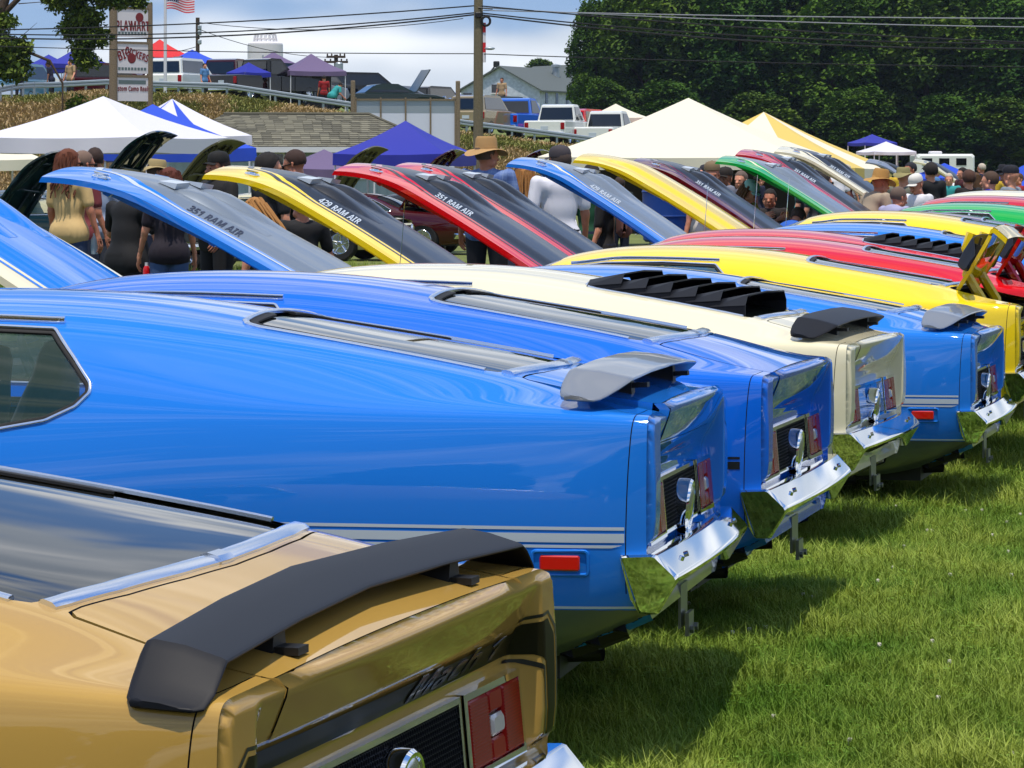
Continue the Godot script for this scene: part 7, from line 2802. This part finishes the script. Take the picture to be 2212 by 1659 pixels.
	lone("phone", so.mesh(20), M.black, "dark phone in the hands of the woman in yellow", "phone")
	o = person("heavy man in bright blue t-shirt bending forward, back turned", Vector3(2.892, -0.141, -38), -0.5, {"h": 1.62, "shirt": Color(0.14, 0.36, 0.74), "legs": Color(0.042, 0.042, 0.051), "wide": 1.35, "belly": 0.7, "lean": 0.75, "nod": 0.4, "hair": ["rim", Color(0.25, 0.188, 0.15)], "arm_r": [.6, .3, .9], "skin": 1})
	o = person("dark-haired boy facing us beyond the man in blue", Vector3(3.122, -0.108, -43), 2.9, {"h": 1.6, "hair": ["short", Color(0.086, 0.065, 0.0535)], "shirt": Color(0.1, 0.07, 0.07), "skin": 1})
	o = person("bearded man in brown cap and grey t-shirt behind the raglan shirt", Vector3(2.638, -0.024, -44), 2.6, {"h": 1.76, "hat": ["cap", Color(.12, .09, .07)], "shirt": Color(0.3, 0.31, 0.36), "skin": 2})
	o = person("bald man with sunburnt head under the marquee edge", Vector3(2.444, 0.015, -47), 1.2, {"h": 1.72, "shirt": Color(0.7, 0.68, 0.66), "skin": 0})
	o = person("grey-haired person in maroon behind the woman in yellow", Vector3(3.09, 0.004, -48), 2.6, {"h": 1.7, "hair": ["short", Color(0.37, 0.308, 0.27)], "shirt": Color(0.28, 0.14, 0.15), "skin": 0})
	o = person("man in wide straw hat and beige shirt, bending over an engine", Vector3(4.237, -0.034, -43), -1.1, {"h": 1.78, "hat": ["straw", Color(.66, .50, .26)], "shirt": Color(0.62, 0.56, 0.48), "legs": Color(0.15, 0.15, 0.14), "lean": 0.45, "wide": 1.1, "arm_r": [.5, .2, .5], "skin": 1})
	o = person("man in lilac grey t-shirt leaning over an engine, arms down", Vector3(4.335, -0.118, -42), -1, {"h": 1.72, "shirt": Color(0.6, 0.6, 0.72), "legs": Color(0.2, 0.2, 0.25), "lean": 0.55, "wide": 1.15, "hair": ["rim", Color(0.37, 0.308, 0.27)], "arm_r": [.6, .1, .4], "arm_l": [.6, .1, .4], "skin": 1})
	o = person("man in camouflage brimmed hat beyond the dark roundel bonnet", Vector3(5.513, -0.02, -50), -0.6, {"h": 1.76, "hat": ["bucket", Color(.55, .52, .34)], "shirt": Color(0.4, 0.4, 0.35)})
	o = person("bearded man in white cap and white shirt, looking down left", Vector3(5.372, -0.088, -47), 2.3, {"h": 1.74, "hat": ["cap", Color(.80, .79, .76)], "shirt": Color(0.82, 0.82, 0.84), "legs": Color(0.6, 0.6, 0.6), "nod": 0.35, "skin": 1, "sleeve": 0.8})
	o = person("tall young man in dark t-shirt with thick hair, back turned", Vector3(6.48, -0.024, -55), 0.4, {"h": 1.84, "hair": ["thick", Color(0.105, 0.0745, 0.063)], "shirt": Color(0.042, 0.042, 0.051)})
	o = person("woman with tied brown hair in black top, back turned, right crowd", Vector3(6.297, 0.083, -49), 0.3, {"h": 1.62, "woman": true, "hair": ["thick", Color(0.276, 0.1695, 0.12)], "shirt": Color(0.051, 0.051, 0.059), "skin": 0})
	o = person("man in royal blue and black shirt facing left, right crowd", Vector3(6.187, -0.056, -46), 1.2, {"h": 1.76, "hair": ["rim", Color(0.274, 0.2, 0.15)], "shirt": Color(0.03, 0.12, 0.62), "legs": Color(0.1, 0.1, 0.12), "wide": 1.2, "belly": 0.4, "skin": 0, "sleeve": 0.8})
	o = person("man in navy cap with red peak and small checked shirt, right crowd", Vector3(6.451, -0.039, -46), 1, {"h": 1.8, "hat": ["cap", Color(.04, .045, .10)], "shirt": Color(0.46, 0.5, 0.54), "legs": Color(0.1, 0.12, 0.16), "belly": 0.3, "sleeve": 0.8, "skin": 0})
	o = person("person in dark curly hair bending behind the pale bonnet stripe", Vector3(5.691, -0.102, -47), 0.8, {"h": 1.5, "hair": ["thick", Color(0.048, 0.0365, 0.0345)], "shirt": Color(0.059, 0.059, 0.059), "lean": 0.4})
	o = person("dark-haired person in sunglasses by the yellow marquee", Vector3(4.405, -0.056, -50), -1.4, {"h": 1.72, "hair": ["thick", Color(0.105, 0.065, 0.0535)], "shirt": Color(0.1, 0.08, 0.09), "skin": 0, "glasses": true})
	o = person("person in black cap near the striped marquee's corner", Vector3(4.664, -0.023, -56), 0.8, {"h": 1.76, "hat": ["cap", Color(.02, .02, .025)], "shirt": Color(0.15, 0.14, 0.16)})
	o = person("person in navy cap with white badge near the striped marquee", Vector3(4.617, -0.053, -54), 0.9, {"h": 1.74, "hat": ["cap", Color(.03, .04, .14)], "shirt": Color(0.2, 0.2, 0.22)})
	# farther people: copies of a few of those above in other clothes
	var base := []
	for c in get_children():
		if c.get_meta("category", "") == "person": base.append(c)
	var pool := [base[2], base[4], base[7], base[15], base[19], base[23], base[12]]
	var far := [
		[4.88, 0.013, -60, "teal", Color(0.15, 0.55, 0.55), -1.57221],
		[6.625, 0.053, -72, "white", Color(0.82, 0.82, 0.84), 0.265375],
		[8.021, 0.037, -85, "maroon", Color(0.25, 0.05, 0.08), -0.780269],
		[9.162, 0.059, -95, "grey", Color(0.4, 0.41, 0.44), 0.62352],
		[7.472, 0.041, -70, "navy", Color(0.04, 0.06, 0.18), 0.754322],
		[9.542, 0.04, -88, "yellow", Color(0.75, 0.62, 0.15), -2.60683],
		[11.413, 0.055, -104, "black", Color(0.07, 0.07, 0.08), -2.92099],
		[6.949, 0.039, -62, "red", Color(0.55, 0.05, 0.07), 2.02481],
		[11.085, 0.06, -96, "tan", Color(0.62, 0.52, 0.38), -1.44388],
		[9.312, 0.03, -78, "sky blue", Color(0.3, 0.48, 0.68), -1.59401],
		[8.12, 0.036, -66, "teal", Color(0.15, 0.55, 0.55), 2.97387],
		[10.964, 0.028, -88, "white", Color(0.82, 0.82, 0.84), -0.178419],
		[9.121, 0.043, -72, "maroon", Color(0.25, 0.05, 0.08), 2.01877],
		[8.358, 0.025, -64, "grey", Color(0.4, 0.41, 0.44), -0.141881],
		[12.158, 0.044, -92, "navy", Color(0.04, 0.06, 0.18), 0.834409],
		[7.907, 0.034, -58, "yellow", Color(0.75, 0.62, 0.15), -2.0963],
		[11.052, 0.032, -80, "black", Color(0.07, 0.07, 0.08), 0.809164],
		[9.41, 0.036, -66, "red", Color(0.55, 0.05, 0.07), 2.20827],
		[12.95, 0.042, -90, "tan", Color(0.62, 0.52, 0.38), 0.139087],
		[3.905, 0.001, -66, "sky blue", Color(0.3, 0.48, 0.68), 1.44751],
		[3.275, 0.013, -70, "teal", Color(0.15, 0.55, 0.55), 1.02847],
		[2.828, -0.008, -64, "white", Color(0.82, 0.82, 0.84), -2.61581],
		[2.913, 0.026, -74, "maroon", Color(0.25, 0.05, 0.08), 1.54938],
		[3.885, 0.024, -72, "grey", Color(0.4, 0.41, 0.44), 0.546597],
		[4.872, 0.013, -70, "navy", Color(0.04, 0.06, 0.18), -1.19239],
		[11.096, 0.061, -110, "yellow", Color(0.75, 0.62, 0.15), -2.81393],
		[12.288, 0.069, -118, "black", Color(0.07, 0.07, 0.08), 2.19316],
		[14.107, 0.047, -110, "red", Color(0.55, 0.05, 0.07), -0.163505],
	]
	var where := ["by the white marquee's right leg", "under the striped marquee", "right of the striped marquee", "below the far small blue canopy", "left of the camper van", "beneath the camper van's front", "near the camper van's door", "between the two pale bonnets", "behind the tall young man", "behind the tied-haired woman's left", "at the low blue canopy", "behind the low blue canopy", "left of the man in royal blue", "close behind the man in royal blue", "far behind the man in royal blue", "left of the navy cap", "behind the navy cap", "at the right edge", "far off at the right edge", "in the white marquee's shade at its middle", "in the white marquee's shade, left half", "in the white marquee's shade near its left leg", "at the white marquee's left end", "in the marquee's shade behind the bald man", "in the white marquee's shade, right half", "far off beneath the wood, left of the camper van", "farthest off beneath the wood", "far off beneath the wood at right"]
	for k in far.size():
		var q: Array = far[k]
		copy_person(pool[k % pool.size()], "distant person in %s top %s" % [q[3], where[k]], Vector3(q[0], q[1], q[2]), q[5], q[4], [Color(.06, .07, .12), Color(.3, .28, .24), Color(.14, .16, .22)][k % 3], [Color(.06, .04, .03), Color(.3, .2, .1), Color(.7, .66, .6), Color(.1, .1, .14)][k % 4], "crowd at the far right of the field")
	var hill := [
		[-20.246, -146, "black", Color(0.07, 0.07, 0.08)],
		[-19.432, -150, "navy", Color(0.04, 0.06, 0.18)],
		[-18.65, -150, "tan", Color(0.62, 0.52, 0.38)],
		[-13.154, -152, "sky blue", Color(0.3, 0.48, 0.68)],
		[-7.726, -152, "teal", Color(0.15, 0.55, 0.55)],
		[-8.255, -156, "red", Color(0.55, 0.05, 0.07)],
		[-5.627, -172, "black", Color(0.07, 0.07, 0.08)],
		[-0.51, -178, "tan", Color(0.62, 0.52, 0.38)],
		[2.753, -160, "maroon", Color(0.25, 0.05, 0.08)],
	]
	var hw := ["walking by the guardrail's left end", "beside the red car under the hanging branch", "with a lighter back under the hanging branch", "with its back to us beside the white van", "stooping by the purple canopy", "next to the purple canopy's post", "upright above the white panelled board", "standing up above the blue pickup", "behind the white pickup's right side"]
	for k in hill.size():
		var q: Array = hill[k]
		copy_person(pool[k % pool.size()], "hilltop person in %s %s" % [q[2], hw[k]], Vector3(q[0], ground_height(q[0], q[1]) + (1.1 if k == 7 else 0.0), q[1]), k * 1.3, q[3], Color(.08, .09, .14), Color(.1, .07, .05), "people on the hilltop")
	make_stroller()


func plaid() -> ImageTexture:
	var im := Image.create(128, 128, true, Image.FORMAT_RGB8)
	for y in 128:
		for x in 128:
			var a := 1.0 if x % 32 < 12 else 0.0
			var b := 1.0 if y % 32 < 12 else 0.0
			var c := Color(.40, .50, .70).lerp(Color(.26, .36, .58), .5 * a + .5 * b)
			if x % 32 == 20 or y % 32 == 20: c = Color(.58, .64, .76)
			im.set_pixel(x, y, c)
	return ImageTexture.create_from_image(im)


func make_stroller() -> void:
	var o := thing("stroller", "child's stroller with mauve hood in the aisle", "stroller", "", Vector3(1.346, 0.03, -58), .35)
	var so := Soup.new()
	var rings := []
	for k in 9:
		var a := lerpf(-.2, 1.75, k / 8.0)
		var g := PackedVector3Array()
		for i in 11:
			var b := PI * i / 10.0
			g.append(Vector3(cos(b) * .27, .62 + sin(b) * cos(a - .8) * .34, .10 - sin(a - .8) * .30 * sin(b)))
		rings.append(g)
	so.loft(rings, false, false, false)
	part("hood", so.mesh(60), cloth(Color(.36, .29, .31)), o)
	so = Soup.new()
	so.rbox(Vector3(0, .42, 0), Vector3(.40, .07, .36), .03)
	so.rbox(Vector3(0, .68, -.16), Vector3(.42, .5, .07), .03, Basis(Vector3.RIGHT, -.25))
	part("seat", so.mesh(40), cloth(Color(.04, .04, .045)), o)
	for s in [-1, 1]:
		so = Soup.new()
		so.tube([Vector3(s * .27, .06, .32), Vector3(s * .26, .5, .05), Vector3(s * .25, .95, -.30)], .014, 8)
		so.tube([Vector3(s * .26, .5, .05), Vector3(s * .27, .1, -.30)], .014, 8)
		part("frame_side", so.mesh(), M.steel, o)
		for z in [.32, -.30]:
			var wh := part("wheel", shared.tyre, M.rubber, o)
			wh.scale = Vector3(.22, .28, .28)
			wh.position = Vector3(s * .29, .095, z)
	so = Soup.new()
	so.tube([Vector3(-.25, .95, -.30), Vector3(.25, .95, -.30)], .016, 8)
	part("handle", so.mesh(), M.black, o)
	person("small child in yellow trousers sitting in the stroller, hands to face", Vector3(1.346, 0.05, -57.95), PI + .35, {"h": .95, "sit": true, "shirt": Color(.08, .07, .08), "legs": Color(.80, .80, .08), "trousers": .7, "hair": ["short", Color(0.238, 0.16, 0.101)], "arm_l": [.9, .1, 2.1], "arm_r": [.9, .1, 2.1], "cell": .016, "group": "", "wide": 1.1})
	# folding chair and blue barrel in the aisle
	o = thing("folding_chair", "black folding chair behind the man in bright blue", "chair", "", Vector3(2.917, 0.03, -38.2), 2.6)
	so = Soup.new()
	so.rbox(Vector3(0, .44, 0), Vector3(.5, .04, .46), .015)
	part("seat", so.mesh(20), M.black, o)
	so = Soup.new()
	so.rbox(Vector3(0, .80, .23), Vector3(.52, .36, .03), .012, Basis(Vector3.RIGHT, .15))
	part("backrest", so.mesh(20), M.black, o)
	for s in [-1, 1]:
		for z in [-.2, .22]:
			so = Soup.new()
			so.tube([Vector3(s * .25, 0, z), Vector3(s * .25, .44 if z < 0 else .98, z)], .012, 6)
			part("leg", so.mesh(), M.steel, o)
	o = thing("barrel", "blue plastic barrel standing beyond the plain yellow bonnet", "barrel", "", Vector3(1.915, 0.8, -44))
	so = Soup.new()
	so.lathe(Vector3.ZERO, Basis.IDENTITY, [[.26, 0.0], [.29, .03], [.30, .30], [.31, .32], [.30, .34], [.30, .60], [.31, .62], [.30, .64], [.29, .88], [.27, .90], [.02, .90]], 28)
	part("drum", so.mesh(40), mat(Color(.03, .22, .52), .4), o)
	so = Soup.new()
	so.lathe(Vector3(.12, .90, 0), Basis.IDENTITY, [[.04, 0.0], [.04, .03], [.0, .03]], 12)
	part("bung", so.mesh(30), M.black, o)
